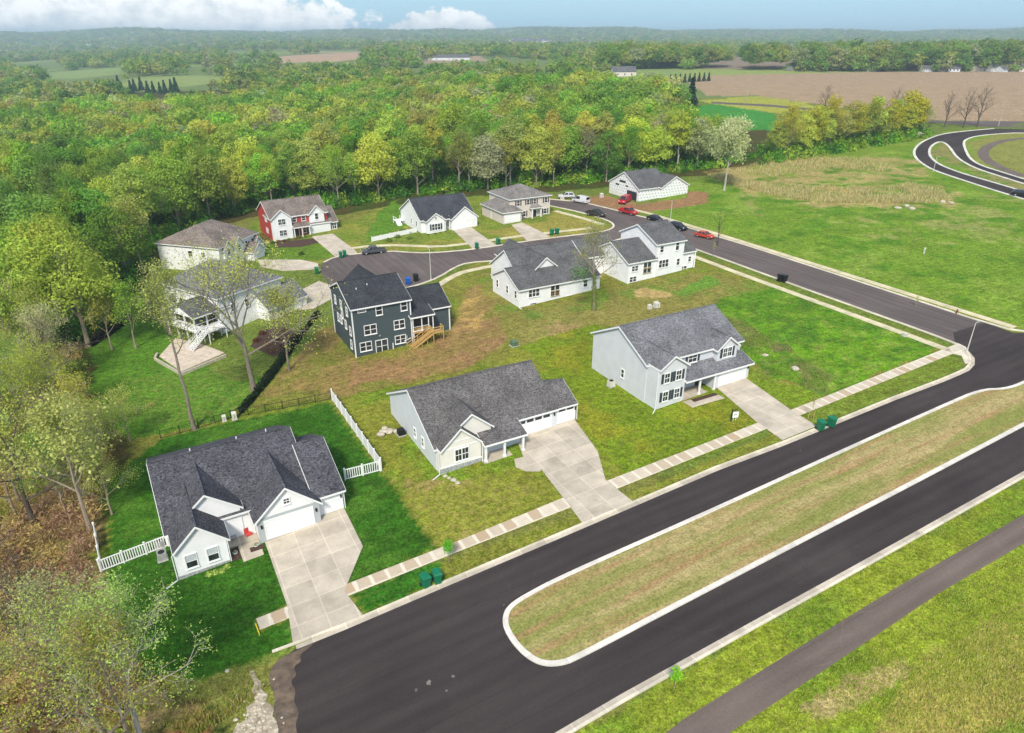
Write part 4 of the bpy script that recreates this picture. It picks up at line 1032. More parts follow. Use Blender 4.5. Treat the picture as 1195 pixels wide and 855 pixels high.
for y, z in ((4.4, 1.1), (4.4, 4.0), (5.6, 1.1), (5.6, 4.0)): h.window('l', 0, y, z, .5, 1.2, sill=False)
h.window('f', .6, 15.8, .9, .55, 1.6, n=3)
h.finish(); HK = h

# --- white house with a clipped gable behind the deck house
h = House('two_storey_house', 'white house with a brown hipped roof, standing behind the deck house', (189.4, 313.1), ang=rad(-16), rot=0)
R_ = 'roofK'
h.hip(WS, R_, 0, 16.2, 0, 14.0, 5.9, 9.6, inset=5.0, ridge_axis='y')
h.window('f', 0, 8.6, 3.5, 1.0, 1.3); h.window('f', 0, 12.0, 3.7, .9, 1.0)
for y0 in (1.2, 5.0): h.gable(WS, R_, 10.0, 16.6, y0, y0 + 3.0, 5.4, 7.0, 'x', z0=3.2)
for y in (2.7, 6.5, 9.6, 12.0): h.window('r', 16.6 if y < 7 else 16.2, y, 3.9, .8, 1.2)
h.gable(WS, R_, 12, 18.6, 8.6, 12.6, 3.0, 4.6, 'x'); h.gable(WS, R_, 10, 16.8, 10.8, 15.5, 3.0, 5.4, 'x')
h.window('r', 16.2, 2.6, 1.0, .8, 1.4, n=2); h.window('r', 16.2, 6.0, 1.0, .8, 1.4)
h.finish(); HL = h

# --- white house with deck, screened porch
h = House('two_storey_house', 'white house with a grey roof and raised screened porch, behind the forked tree', at=np.array([-61.0, 112.9, float(tz(-61, 112.9))]), ang=rad(-32))
R_ = 'roofE'
h.hip(WS, R_, -7.0, 8.4, 5.2, 19.0, 6.9, 10.7, inset=6.0, ridge_axis='x')
h.gable(WS, R_, 4.5, 11.4, 13.0, 22.0, 3.2, 5.6, 'y')
h.gable(WS, 'roofF', .2, 8.2, .2, 7.2, 5.0, 6.6, 'y', z0=4.85)
h.part('porch_floor', 'white', MB().box(.1, 8.3, -.1, 5.2, 2.35, 2.62))
for x, y in ((.3, .3), (2.9, .3), (5.5, .3), (8.1, .3), (8.1, 2.7), (8.1, 5.0), (.3, 2.7)): h.post(x, y, -.6, 4.95, .2)
h.part('porch_screen', 'doordark', MB().box(.5, 7.9, 1.8, 2.0, 2.7, 4.85).box(7.3, 7.5, 2.05, 4.8, 2.7, 4.85))
rl = MB()
for z in (2.8, 3.55): rl.bar((.3, .3, z), (8.1, .3, z), .08); rl.bar((8.1, .3, z), (8.1, 5.0, z), .08)
h.part('railing', 'white', rl)
st = MB().box(8.4, 10.4, 1.0, 4.6, 2.35, 2.55)
for i in range(12): st.box(8.9, 10.3, 1.0 - (i+1)*.3, 1.3 - (i+1)*.3, 2.4 - (i+1)*.19, 2.46 - (i+1)*.19)
for x in (8.85, 10.35):
    for dz in (.95, .5, 0): st.bar((x, 1.0, 2.5 + dz), (x, -2.6, .15 + dz), .08)
    for i in range(8): st.bar((x, .8 - i*.46, 2.3 - i*.3), (x, .8 - i*.46, 3.3 - i*.3), .07)
    st.bar((x, 1.1, -.5), (x, 1.1, 3.5), .12); st.bar((x, 4.5, -.5), (x, 4.5, 3.5), .12)
st.bar((10.35, 1.1, 3.45), (10.35, 4.5, 3.45), .08); st.bar((10.35, 1.1, 2.95), (10.35, 4.5, 2.95), .06)
h.part('staircase', 'white', st)
h.window('f', 5.2, -4.6, 3.7, .9, 1.3); h.window('f', 5.2, -1.8, 3.7, .9, 1.3, n=2); h.window('r', 8.4, 8.0, 3.8, .8, 1.3); h.window('r', 8.4, 11.0, 3.8, .8, 1.3); h.window('r', 11.4, 16.5, .9, .8, 1.3); h.window('f', 5.2, -5.2, .8, .9, 1.3, n=2)
h.finish(); HD = h

# driveways
DR = [('the charcoal-roofed house', [(306, 640), (376, 617), (403, 601.5), (423.5, 637.5), (402, 689.5), (424, 718.8), (342, 751.5), (335, 706)]),
      ('the weathered grey ranch', [(612, 514), (668, 501), (697.5, 526.8), (706.5, 560), (740, 586.6), (680, 610.6), (657, 580.5), (632, 548), (612, 536)]),
      ('the grey two-storey house', [(836, 457), (871, 447), (925, 480), (953, 497), (913, 513.6), (882, 491.5)]),
      ('the red house', [(363.6, 276.2), (388, 272.5), (412, 290), (417, 295), (391, 299.4), (378, 288)]),
      ('the dark-roofed white ranch', [(529, 268.5), (550, 265.4), (571, 280.4), (580, 285.8), (552, 290.4)]),
      ('the beige house', [(597, 262.5), (609, 259.5), (627, 268), (642, 276.4), (615, 280.8)]),
      ('the hip-roofed white house', [(300, 303), (350, 303), (371, 307), (372, 314), (330, 316), (306, 312)]),
      ('the white house with the deck', [(344, 342), (372, 328), (390, 334), (392, 346), (366, 360), (350, 362)])]
DLOC = {'the charcoal-roofed house': [(HA, 8.5, 1.05), (HA, 14.45, 1.05), (HA, 14.7, 2.0), (HA, 17.35, 2.0)], 'the weathered grey ranch': [(HB, 11.5, 2.1), (HB, 17.4, 2.1), (HB, 20.3, 2.1)], 'the grey two-storey house': [(HE, 11.2, .2), (HE, 16.7, .2)]}
DSKIP = {'the charcoal-roofed house': 3, 'the weathered grey ranch': 2, 'the grey two-storey house': 2}
for nm, px in DR:
    px = [q for q in PP([p for p in px])] if nm not in DLOC else [loc(*q)[:2] for q in DLOC[nm]] + list(PP(px[DSKIP[nm]:]))
    sheet('driveway', px, 0.058, M['drive'], 'pale concrete driveway of ' + nm, 'driveway', px=False, skirt=0.1)
# ------------------------------------------------------------------ vegetation
def quads(cent, nrm, size, r, asp=0.72):
    """one diamond leaf spray per centre, facing nrm"""
    n = len(cent)
    nrm = nrm / (np.linalg.norm(nrm, axis=1, keepdims=True) + 1e-9)
    a = np.cross(nrm, r.normal(size=(n, 3))); a /= np.linalg.norm(a, axis=1, keepdims=True) + 1e-9
    b = np.cross(nrm, a)
    s = size[:, None]
    k = r.uniform(0.55, 1.0, (n, 1)) * asp
    V = np.stack([cent - a * s, cent - b * s * k + a * s * .15 + nrm * s * .12, cent + a * s, cent + b * s * k - a * s * .1 + nrm * s * .12], 1).reshape(-1, 3)
    F = np.arange(4 * n).reshape(n, 4)
    return V, F
def sphere_dirs(n, r, zmin=-1.0):
    z = r.uniform(zmin, 1, n); a = r.uniform(0, 2 * PI, n); q = np.sqrt(1 - z * z)
    return np.stack([q * np.cos(a), q * np.sin(a), z], 1)
def crown_np(seed, z0, H, R, ncl, per, ls, rc=0.34, shape=1.0, loose=0.0):
    """uneven crown: leaf sprays on many overlapping clumps of different size"""
    r = np.random.default_rng(seed)
    hz = (H - z0) / 2; cz = z0 + hz * 0.92
    lob = sphere_dirs(7, r, -0.3); la = r.uniform(-0.18, 0.28, 7)
    d = sphere_dirs(ncl, r, -0.75)
    stretch = 1 + (np.exp(3 * (d @ lob.T - 1)) * la).sum(1)
    rad_ = (r.uniform(0.30, 1.0, ncl) ** 0.55) * stretch
    wid = np.where(d[:, 2] > 0, 1 - 0.22 * d[:, 2] ** 2, 1 + 0.10 * d[:, 2])
    C = np.stack([d[:, 0] * R * rad_ * wid * .82, d[:, 1] * R * rad_ * wid * .82, cz + d[:, 2] * hz * rad_ * .84], 1)
    cr = R * rc * r.uniform(0.55, 1.25, ncl)
    cents, nr, tn, yg = [], [], [], []
    ctone = r.uniform(0.86, 1.16, ncl); cy = np.clip(r.normal(0.35, 0.3, ncl), 0, 1)
    for i in range(ncl):
        m = int(per * (cr[i] / (R * rc)) ** 2)
        dd = sphere_dirs(m, r, -0.45)
        p = C[i] + dd * (cr[i] * r.uniform(0.62 - loose, 1.08 + loose, m))[:, None] * np.array([1, 1, .78])
        cents.append(p); nr.append(dd * .9 + r.normal(size=(m, 3)) * .28 + np.array([0, 0, .35]))
        tn.append(ctone[i] * r.uniform(0.86, 1.14, m)); yg.append(np.clip(cy[i] + r.normal(0, .25, m), 0, 1))
    c = np.vstack(cents); nn = np.vstack(nr); t = np.concatenate(tn); y = np.concatenate(yg)
    keep = c[:, 2] > z0 * .55
    c, nn, t, y = c[keep], nn[keep], t[keep], y[keep]
    V, F = quads(c, nn, ls * r.uniform(.6, 1.3, len(c)), r)
    return V, F, np.repeat(t, 4), np.repeat(y, 4), C
def skeleton(seed, H, spread, nl, tr, clear=.35, lean=(0, 0), sub=5, tw=4, fork=False, droop=0.0, up=.55):
    """trunk, limbs, branches and twigs: list of (points, radii, sides), and the twig ends"""
    r = np.random.default_rng(seed); parts, tips = [], []
    n = 9; tp = []
    for i in range(n):
        t = i / (n - 1)
        tp.append(np.array([lean[0] * t ** 1.4 + r.normal(0, .012 * H) * t, lean[1] * t ** 1.4 + r.normal(0, .012 * H) * t, H * .86 * t]))
    rs = [tr * (1.35 if i == 0 else 1) * (1 - .86 * i / (n - 1)) for i in range(n)]
    parts.append((tp, rs, 8)); tips.append(tp[-1])
    def at(t):
        f = t * (n - 1); i = min(int(f), n - 2); return tp[i] * (1 - (f - i)) + tp[i + 1] * (f - i)
    def branch(p, d, L, r0, ns, bend, seg=5):
        pts = [p]; q = p.copy(); dd = d / np.linalg.norm(d)
        for i in range(seg):
            dd = dd + np.array([r.normal(0, .13), r.normal(0, .13), bend / seg + r.normal(0, .08)]); dd /= np.linalg.norm(dd)
            q = q + dd * L / seg; pts.append(q.copy())
        parts.append((pts, [max(r0 * (1 - .8 * i / seg), .012) for i in range(seg + 1)], ns)); return pts
    for k in range(nl):
        t = clear + (1 - clear) * (k + r.uniform(.1, .9)) / nl
        az = k * 2.4 + r.uniform(-.4, .4); el = up + .5 * t + r.uniform(-.15, .2)
        L = spread * (1.08 - .62 * (t - clear) / (1 - clear)) * r.uniform(.75, 1.2)
        d = np.array([math.cos(az) * math.cos(el), math.sin(az) * math.cos(el), math.sin(el)])
        r0 = tr * (1 - .8 * t) * .62
        lp = branch(at(t), d, L, r0, 6, .35 - droop)
        for j in range(sub):
            ft = .3 + .7 * (j + r.uniform(0, .8)) / sub; i = min(int(ft * 5), 4); bp = lp[i] * (1 - (ft*5 - i)) + lp[i+1] * (ft*5 - i) if ft < 1 else lp[-1]
            dv = (lp[-1] - lp[0]); dv /= np.linalg.norm(dv); sd = np.cross(dv, r.normal(size=3)); sd /= np.linalg.norm(sd)
            bpz = branch(bp, dv * .55 + sd * .8 + np.array([0, 0, .25]), L * r.uniform(.28, .5), r0 * .4, 4, .3 - droop, 3)
            for q in range(tw):
                i2 = r.integers(1, 4); dv2 = bpz[-1] - bpz[0]; dv2 /= np.linalg.norm(dv2); sd2 = np.cross(dv2, r.normal(size=3)); sd2 /= np.linalg.norm(sd2) + 1e-9
                w = branch(bpz[i2], dv2 * .6 + sd2 * .8, L * r.uniform(.12, .24), max(r0 * .18, .020), 3, .2 - droop, 2); tips += [w[-1], w[1]]
            tips.append(bpz[-1])
        tips.append(lp[-1])
    return parts, np.array(tips)
def wood_mesh(parts, name='trunk'):
    mb = MB()
    for pts, rs, ns in parts: mb.tube(pts, rs, ns, cap=ns > 5)
    me = bpy.data.meshes.new(name); me.from_pydata(mb.v, [], mb.f); me.update()
    return me
def tip_leaves(seed, tips, per, ls, rad_):
    r = np.random.default_rng(seed); n = len(tips) * per
    c = np.repeat(tips, per, 0) + r.normal(size=(n, 3)) * rad_
    V, F = quads(c, r.normal(size=(n, 3)) + np.array([0, 0, .6]), ls * r.uniform(.6, 1.3, n), r)
    t = np.repeat(np.repeat(r.uniform(.8, 1.2, len(tips)), per) * r.uniform(.75, 1.25, n), 4)
    return V, F, t, np.repeat(np.clip(r.normal(.45, .3, n), 0, 1), 4)
def leaf_mesh(name, V, F, t, y):
    o = npmesh(name, V, F, M['leaf'], {'tone': ('FLOAT', t), 'young': ('FLOAT', y)})
    me = o.data; bpy.data.objects.remove(o); return me
def mesh_only(me, m): me.materials.append(m); return me

KIN = {}
def dense_kind(key, seed, z0, H, R, ncl, per, ls, bark_, tr=.3, nl=9):
    V, F, t, y, C = crown_np(seed, z0, H, R, ncl, per, ls)
    parts, tips = skeleton(seed, H * .92, R * .8, nl, tr, clear=z0 / H * .8, sub=2, tw=0)
    KIN[key] = (mesh_only(wood_mesh(parts), M[bark_]), leaf_mesh('crown', V, F, t, y), H)
def sparse_kind(key, seed, H, spread, nl, tr, clear, per, ls, lr, bark_, sub=5, tw=4, lean=(0, 0), up=.55, droop=0.):
    parts, tips = skeleton(seed, H, spread, nl, tr, clear, lean, sub, tw, up=up, droop=droop)
    wm = mesh_only(wood_mesh(parts), M[bark_])
    lm = leaf_mesh('crown', *tip_leaves(seed + 1, tips, per, ls, lr)) if per else None
    KIN[key] = (wm, lm, H)
for i in range(4): dense_kind(f'oak{i}', 100 + i, 3.2 - .3 * i, 18, 5.6 + .3 * i, 80, 84, .31, 'barkG')
for i in range(3): dense_kind(f'tall{i}', 120 + i, 5.5, 20, 4.6 + .3 * i, 70, 78, .30, 'barkP', .26)
for i in range(2): dense_kind(f'near{i}', 130 + i, 5.5, 19, 6.6, 105, 105, .24, 'barkG', .38, 12)
for i in range(3): sparse_kind(f'airy{i}', 140 + i, 17, 6.6, 13, .26, .3, 6, .21, .55, 'barkG')
for i in range(3): sparse_kind(f'thin{i}', 150 + i, 15, 6.2, 13, .20, .24, 6, .10, .48, 'barkG', 6, 6)
for i in range(2): sparse_kind(f'bare{i}', 160 + i, 14, 6.0, 13, .28, .22, 0, 0, 0, 'barkD', 6, 5)
for i in range(2): sparse_kind(f'flower{i}', 165 + i, 18, 6.2, 14, .3, .32, 9, .30, .7, 'barkP')
def conifer_kind(key, seed, H, R):
    r = np.random.default_rng(seed); c, nn = [], []
    for k in range(22):
        z = H * (.06 + .92 * k / 22); rr = R * (1 - k / 22.5) * r.uniform(.85, 1.12); m = int(10 + 26 * (1 - k / 22))
        a = r.uniform(0, 2 * PI, m); q = rr * r.uniform(.25, 1, m)
        c.append(np.stack([q * np.cos(a), q * np.sin(a), z - q * .35], 1)); nn.append(np.stack([np.cos(a), np.sin(a), np.full(m, .9)], 1))
    c = np.vstack(c); nn = np.vstack(nn); n = len(c)
    V, F = quads(c, nn + r.normal(size=(n, 3)) * .3, R * .24 * r.uniform(.7, 1.3, n), r)
    KIN[key] = (mesh_only(wood_mesh([([(0, 0, -.3), (0, 0, H * .9)], [R * .07, .02], 6)]), M['barkD']), leaf_mesh('crown', V, F, np.repeat(r.uniform(.7, 1.3, n), 4), np.zeros(4 * n)), H)
conifer_kind('spruce0', 170, 13, 4.0)
def leafcol(c, k=1.0):
    return (*(np.clip(np.array(srgb(*c)) * k * np.array([.98, 1.0, .90]), 0, 1)), 1.0)
def put_tree(key, p, s, tint, label, group=None, rz=None, name='tree', sz=None, cat='tree'):
    wm, lm, H = KIN[key]
    o = empty(name, (p[0], p[1], p[2] - .15), random.uniform(0, 2 * PI) if rz is None else rz, label, cat, group)
    o.scale = (s, s, s if sz is None else sz)
    t = bpy.data.objects.new('trunk', wm); COL.objects.link(t); t.parent = o
    if lm is not None:
        c = bpy.data.objects.new('crown', lm); COL.objects.link(c); c.parent = o; c.color = tint
    return o
LK = 1.38
TINTS = [('yellow-green', (152, 162, 70)), ('fresh green', (118, 152, 58)), ('mid green', (126, 150, 62)), ('olive', (144, 152, 80)), ('golden', (158, 162, 74)), ('bronze', (146, 148, 86)), ('deep green', (96, 132, 54)), ('pale grey-green', (154, 162, 114)), ('grey-brown budding', (142, 138, 112))]
def tintof(i, r=None, far=0):
    c = np.array(TINTS[i][1], float)
    if r is not None: c = c * r.uniform(.9, 1.1) + r.uniform(-8, 8, 3)
    return leafcol(np.clip(c, 5, 250), LK)

# --- the wood
r = np.random.default_rng(42)
WOODP = PP([(-160, 470), (-60, 345), (-200, 262), (-700, 150), (0, 143), (200, 141), (300, 130), (400, 119), (500, 110), (700, 112), (775, 116), (792, 136), (800, 182), (850, 186), (900, 177), (1000, 162), (1085, 152),
        (1080, 157), (1000, 166), (900, 178), (842, 196), (790, 202), (722, 211), (650, 217), (560, 222), (455, 232), (400, 243), (300, 244), (262, 254), (180, 296), (150, 340),
        (128, 376), (60, 410)])
BRUSHP = PP([(-160, 1050), (-160, 470), (60, 410), (96, 402), (96, 452), (112, 500), (132, 530), (108, 600), (108, 668), (128, 742), (158, 830), (186, 1000)])
def scatter(poly, sp, seed, jit=.42):
    rr = np.random.default_rng(seed); lo, hi = poly.min(0), poly.max(0)
    xs, ys = np.meshgrid(np.arange(lo[0], hi[0], sp), np.arange(lo[1], hi[1], sp * .9)); xs[1::2] += sp / 2
    xs = xs.ravel() + rr.uniform(-jit, jit, xs.size) * sp; ys = ys.ravel() + rr.uniform(-jit, jit, ys.size) * sp
    m = inpoly(poly, xs, ys); return np.stack([xs[m], ys[m]], 1)
def topix(x, y, z):
    d = np.array([x, y, z - CAMH]); zf = d[1] * _c - d[2] * _s
    return CX + FPX * d[0] / zf, CY - FPX * (d[1] * _s + d[2] * _c) / zf, zf
pts = scatter(WOODP, 8.4, 5)
inv = []
for x, y in pts:
    z = float(tz(x, y)); px, py, zf = topix(x, y, z + 10)
    if -70 < px < 1270: inv.append((math.hypot(x, y), x, y, z, px, py))
inv.sort()
N_IND = 232
REG = [(250, 'above the left edge of the lawns'), (420, 'behind the red house'), (640, 'behind the far row of houses'), (850, 'behind the unfinished house'), (2000, 'in the line beside the meadow')]
kinds = ['oak0', 'oak1', 'oak2', 'oak3', 'tall0', 'tall1', 'tall2', 'airy0', 'airy1']
kname = {'oak': 'round-crowned tree', 'tall': 'tall narrow tree', 'airy': 'airy thin-leaved tree', 'near': 'broad full-crowned tree', 'thin': 'sparse twiggy tree'}
hs_n = lambda x, y: float(vnoise(np.array([x]), np.array([y]), 22, 77)[0])
def pick(x, y, px, r):
    v = hs_n(x, y) + r.normal(0, .45)
    if px > 845: return int(r.choice([0, 3, 4, 5], p=[.35, .3, .2, .15]))
    return 6 if v < -.7 else 2 if v < -.3 else 1 if v < .1 else 0 if v < .5 else 3 if v < .8 else 4 if v < .9 else int(r.choice([5, 7, 8, 8]))
for d, x, y, z, px, py in inv[:N_IND]:
    k = kinds[r.integers(0, 9)] if d > 150 else ['near0', 'near1', 'airy2', 'airy0'][r.integers(0, 4)]
    ti = pick(x, y, px, r); s = r.uniform(.78, 1.12) * (.72 if px > 845 else 1.0)
    reg = next(n for lim, n in REG if px < lim)
    put_tree(k, (x, y, z), s, tintof(ti, r), f'{TINTS[ti][0]} {kname[k.rstrip("0123456789")]} in the wood {reg}', 'trees of the wood', sz=s * r.uniform(.88, 1.12))

# mass of woodland farther back: nobody could count it
def mass(name, P3, S, SZ, tints, templ, label, mat='leafs', cat='woodland', seed=1):
    """many small crowns merged into ONE object"""
    rr = np.random.default_rng(seed); Vs, Fs, Cs, Ts, Ys = [], [], [], [], []; off = 0
    which = rr.integers(0, len(templ), len(P3))
    for w, (V, F, t, y) in enumerate(templ):
        ii = np.where(which == w)[0]
        if not len(ii): continue
        a = rr.uniform(0, 2 * PI, len(ii)); ca, sa = np.cos(a)[:, None], np.sin(a)[:, None]
        s = S[ii][:, None]; sz = SZ[ii][:, None]
        X = (V[None, :, 0] * ca - V[None, :, 1] * sa) * s + P3[ii, 0:1]; Y = (V[None, :, 0] * sa + V[None, :, 1] * ca) * s + P3[ii, 1:2]; Z = V[None, :, 2] * sz + P3[ii, 2:3]
        Vs.append(np.stack([X, Y, Z], -1).reshape(-1, 3))
        Fs.append((F[None] + (np.arange(len(ii)) * len(V))[:, None, None] + off).reshape(-1, 4)); off += len(ii) * len(V)
        c = np.ones((len(ii), len(V), 4)); c[:, :, :3] = tints[ii][:, None, :]; Cs.append(c.reshape(-1, 4))
        Ts.append(np.tile(t, len(ii))); Ys.append(np.tile(y, len(ii)))
    o = npmesh(name, np.vstack(Vs), np.vstack(Fs), M[mat], {'tint': ('FLOAT_COLOR', np.vstack(Cs)), 'tone': ('FLOAT', np.concatenate(Ts)), 'young': ('FLOAT', np.concatenate(Ys))})
    return tag(o, label, cat, kind='stuff')
midT = [crown_np(300 + i, 3.5, 16 + i % 3, 5.2 + .35 * i, 44, 24, .52, .30)[:4] for i in range(7)]
rest = inv[N_IND:]
P3 = np.array([(x, y, z - .2) for d, x, y, z, px, py in rest]); S = r.uniform(.78, 1.12, len(P3))
tn = np.array([tintof(pick(x, y, px, r), r)[:3] for d, x, y, z, px, py in rest])
mass('woodland', P3, S, S * r.uniform(.85, 1.1, len(P3)), tn, midT, 'spring woodland rolling back from the houses', seed=3)

FIELDS = [PP(q) for q in (
    [(822, 150), (800, 126), (815, 116), (880, 111), (960, 118), (1000, 134), (905, 154)], [(826, 114), (794, 92), (700, 92), (720, 80), (850, 83), (930, 84), (1500, 84), (1500, 170), (1195, 152), (1085, 143), (930, 119), (880, 112)],
    [(810, 81), (850, 66), (935, 66), (930, 72), (905, 81)], [(310, 78), (318, 66), (420, 60), (432, 68), (390, 76)], [(495, 72), (560, 64), (572, 70), (480, 76)],
    [(128, 106), (150, 90), (230, 87), (270, 89), (266, 100), (200, 106)], [(36, 94), (60, 84), (150, 77), (145, 88), (90, 94)], [(690, 102), (700, 84), (790, 77), (800, 92), (760, 104)], [(440, 108), (470, 98), (500, 98), (480, 108)],
    [(1060, 160), (1100, 142), (1400, 142), (1600, 420), (1195, 300)])]
FIELDPX = [np.array(q, float) for q in (
    [(822, 150), (800, 126), (815, 116), (880, 111), (960, 118), (1000, 134), (905, 154)], [(826, 114), (794, 92), (700, 92), (720, 80), (850, 83), (930, 84), (1500, 84), (1500, 170), (1195, 152), (1085, 143), (930, 119), (880, 112)],
    [(810, 81), (850, 68), (935, 67), (930, 72), (905, 81)], [(318, 72), (322, 66), (420, 61), (428, 67), (390, 71)], [(495, 70), (560, 66), (572, 69), (480, 73)],
    [(130, 100), (150, 91), (230, 87), (268, 90), (265, 95), (200, 101)], [(40, 91), (60, 84), (150, 79), (140, 86), (90, 91)], [(690, 98), (700, 85), (790, 79), (800, 90), (760, 100)], [(440, 104), (470, 98), (500, 98), (480, 105)],
    [(200, 76), (300, 72), (310, 76), (220, 80)], [(580, 82), (660, 77), (690, 80), (600, 86)], [(0, 74), (60, 70), (90, 73), (20, 79)], [(430, 86), (500, 82), (520, 85), (450, 90)], [(850, 62), (930, 59), (980, 61), (900, 65)], [(240, 62), (330, 58), (350, 60), (260, 65)])]
def country(r0, r1, sp, seed, cover):
    rr = np.random.default_rng(seed); out = []
    # rings so the spacing stays even on the ground
    y0 = r0
    nn_ = int((r1 ** 2 - r0 ** 2) * 0.5 * rad(80) / (sp * sp))
    rad2 = np.sqrt(rr.uniform(r0 ** 2, r1 ** 2, nn_)); a = rr.uniform(-rad(40), rad(40), nn_)
    x, y = rad2 * np.sin(a), rad2 * np.cos(a)
    c = vnoise(x * .45, y, 170, 31) + .5 * vnoise(x, y, 60, 32)
    m = (c > cover)
    for q in FIELDS: m &= ~inpoly(q, x, y)
    m &= ~inpoly(WOODP, x, y)
    zz = tz(x, y); fq = .4 * 0
    f2 = vnoise(x * 0.4, y, 190, 5) + 0.4 * vnoise(x, y, 90, 6); m &= ~(f2 > .50)
    for hh in (1.0, 7.0, 13.0):      # nothing may stand between the survey and an open field
        dx, dy, dz_ = x, y, zz + hh - CAMH; zf = dy * _c - dz_ * _s
        ux, uy = CX + FPX * dx / zf, CY - FPX * (dy * _s + dz_ * _c) / zf
        for q in FIELDPX: m &= ~inpoly(q, ux, uy)
    return np.stack([x, y, tz(x, y) - .3], 1)[m]
def fartint(n, rr, sat=1.0):
    idx = rr.choice(8, n, p=[.10, .20, .22, .12, .03, .07, .2, .06])
    c = np.array([srgb(*TINTS[i][1]) for i in idx]) * rr.uniform(.72, 1.05, (n, 1)) * LK * .9
    return c
groveT = [crown_np(330 + i, .2, 13, 7.5, 20, 14, 1.15, .36)[:4] for i in range(6)]
for nm, (a, b, sp, sd, cv), sc_ in (('woodland', (440, 1000, 11.0, 51, -.45), .95), ('woodland', (1000, 2600, 17, 52, -.6), 1.25), ('woodland', (2600, 6600, 46, 53, -.7), 2.3)):
    p3 = country(a, b, sp, sd, cv); rr = np.random.default_rng(sd); n = len(p3); s = sc_ * rr.uniform(.6, 1.2, n)
    mass(nm, p3, s, np.minimum(s, 1.5) * rr.uniform(.7, 1.1, n), fartint(n, rr), groveT,
         {51: 'scattered woods and hedgerows beyond the near wood', 52: 'hazy patchwork of woods in the middle distance', 53: 'blue-green woods on the far hills'}[sd], seed=sd)

tl = np.vstack([scatter(PP(q), 9.5, 55 + i) for i, q in enumerate(([(925, 82.8), (1010, 83.6), (1500, 83.6), (1500, 73), (1200, 72.5), (1080, 73), (935, 76)], [(868, 82), (915, 82), (918, 77), (872, 77)], [(700, 82), (800, 80), (850, 79), (850, 76), (700, 76)]))])
nt_ = len(tl); rr = np.random.default_rng(57); s = rr.uniform(1.1, 1.6, nt_)
mass('woodland', np.column_stack([tl, tz(tl[:, 0], tl[:, 1]) - .3]), s, s * rr.uniform(.85, 1.15, nt_), fartint(nt_, rr), midT, 'wall of green trees behind the brown field', seed=58)
# undergrowth along the wood's edge and brush in the left corner
bushT = []
for i in range(4):
    rr = np.random.default_rng(350 + i); n = 150; d = sphere_dirs(n, rr, -.1)
    V, F = quads(d * rr.uniform(.4, 1.05, (n, 1)) * np.array([1.6, 1.6, 1.9]), d + rr.normal(size=(n, 3)) * .5, .24 * rr.uniform(.6, 1.4, n), rr)
    bushT.append((V, F, np.repeat(rr.uniform(.6, 1.4, n), 4), np.repeat(rr.uniform(0, 1, n), 4)))
u_ = np.vstack([scatter(WOODP, 3.3, 61), scatter(PP([(888, 192), (960, 182), (1020, 171), (1084, 161), (1080, 152), (1000, 162), (900, 177)]), 2.8, 64)])
u_ = np.array([q for q in u_ if np.hypot(*q) < 345 and abs(math.atan2(q[0], q[1])) < rad(42)])
n = len(u_); rr = np.random.default_rng(62)
ut = np.array([srgb(*[(80, 128, 36), (104, 150, 44), (128, 152, 54), (62, 106, 36)][i]) for i in rr.integers(0, 4, n)]) * LK
mass('undergrowth', np.column_stack([u_, tz(u_[:, 0], u_[:, 1])]), rr.uniform(.8, 2.0, n), rr.uniform(.8, 2.6, n), ut, bushT, 'green shrubs under and along the wood', seed=63, cat='undergrowth')
b_ = scatter(BRUSHP, 2.0, 65); b_ = np.array([q for q in b_ if q[1] > 20])
n = len(b_); bn = vnoise(b_[:, 0], b_[:, 1], 9, 66)
bt = 1.55 * np.array([srgb(*((146, 120, 98) if v + rr.normal(0, .3) > .1 else (168, 150, 98) if v + rr.normal(0, .3) > -.35 else (126, 140, 62))) for v in bn])
twT = []
for i in range(4):
    rr2 = np.random.default_rng(370 + i); n2 = 190; d = sphere_dirs(n2, rr2, .0)
    V, F = quads(d * rr2.uniform(.2, 1.1, (n2, 1)) * np.array([1.5, 1.5, 1.5]), rr2.normal(size=(n2, 3)), .20 * rr2.uniform(.5, 1.5, n2), rr2, .34)
    twT.append((V, F, np.repeat(rr2.uniform(.6, 1.4, n2), 4), np.repeat(rr2.uniform(0, 1, n2), 4)))
mass('brush', np.column_stack([b_, tz(b_[:, 0], b_[:, 1])]), rr.uniform(.6, 1.3, n), rr.uniform(.5, 1.5, n), bt, twT, 'tangled brown and olive brush in the left corner', seed=67, cat='brush')

# sparse spring trees standing in the brush: each one a thing
bp = scatter(BRUSHP, 6.6, 71, .4)
bl = []
for x, y in bp:
    px, py, zf = topix(x, y, float(tz(x, y)) + 8)
    if y > 26 and px > -110 and py < 1150: bl.append((math.hypot(x, y), x, y, px, py))
bl.sort()
for d, x, y, px, py in bl[:44]:
    k = ['thin0', 'thin1', 'thin2', 'airy1', 'bare0'][r.choice(5, p=[.28, .28, .28, .06, .10])]
    ti = int(r.choice([0, 3, 1, 7, 5], p=[.38, .24, .14, .14, .10])); s = r.uniform(.62, 1.0)
    if 555 < py < 735 and px < 118:
        k = 'bare0' if r.random() < .5 else 'bare1'; s *= .72
    wh = 'in the low left corner' if py > 560 else 'left of the lawns'
    put_tree(k, (x, y, float(tz(x, y))), s, tuple(min(.75, q * 1.15) for q in tintof(ti, r)), f'{TINTS[ti][0] + " " if k[0] != "b" else "leafless "}{kname.get(k[:-1], "bare tree")} among the brush {wh}', 'trees among the brush', sz=s * r.uniform(.85, 1.05))

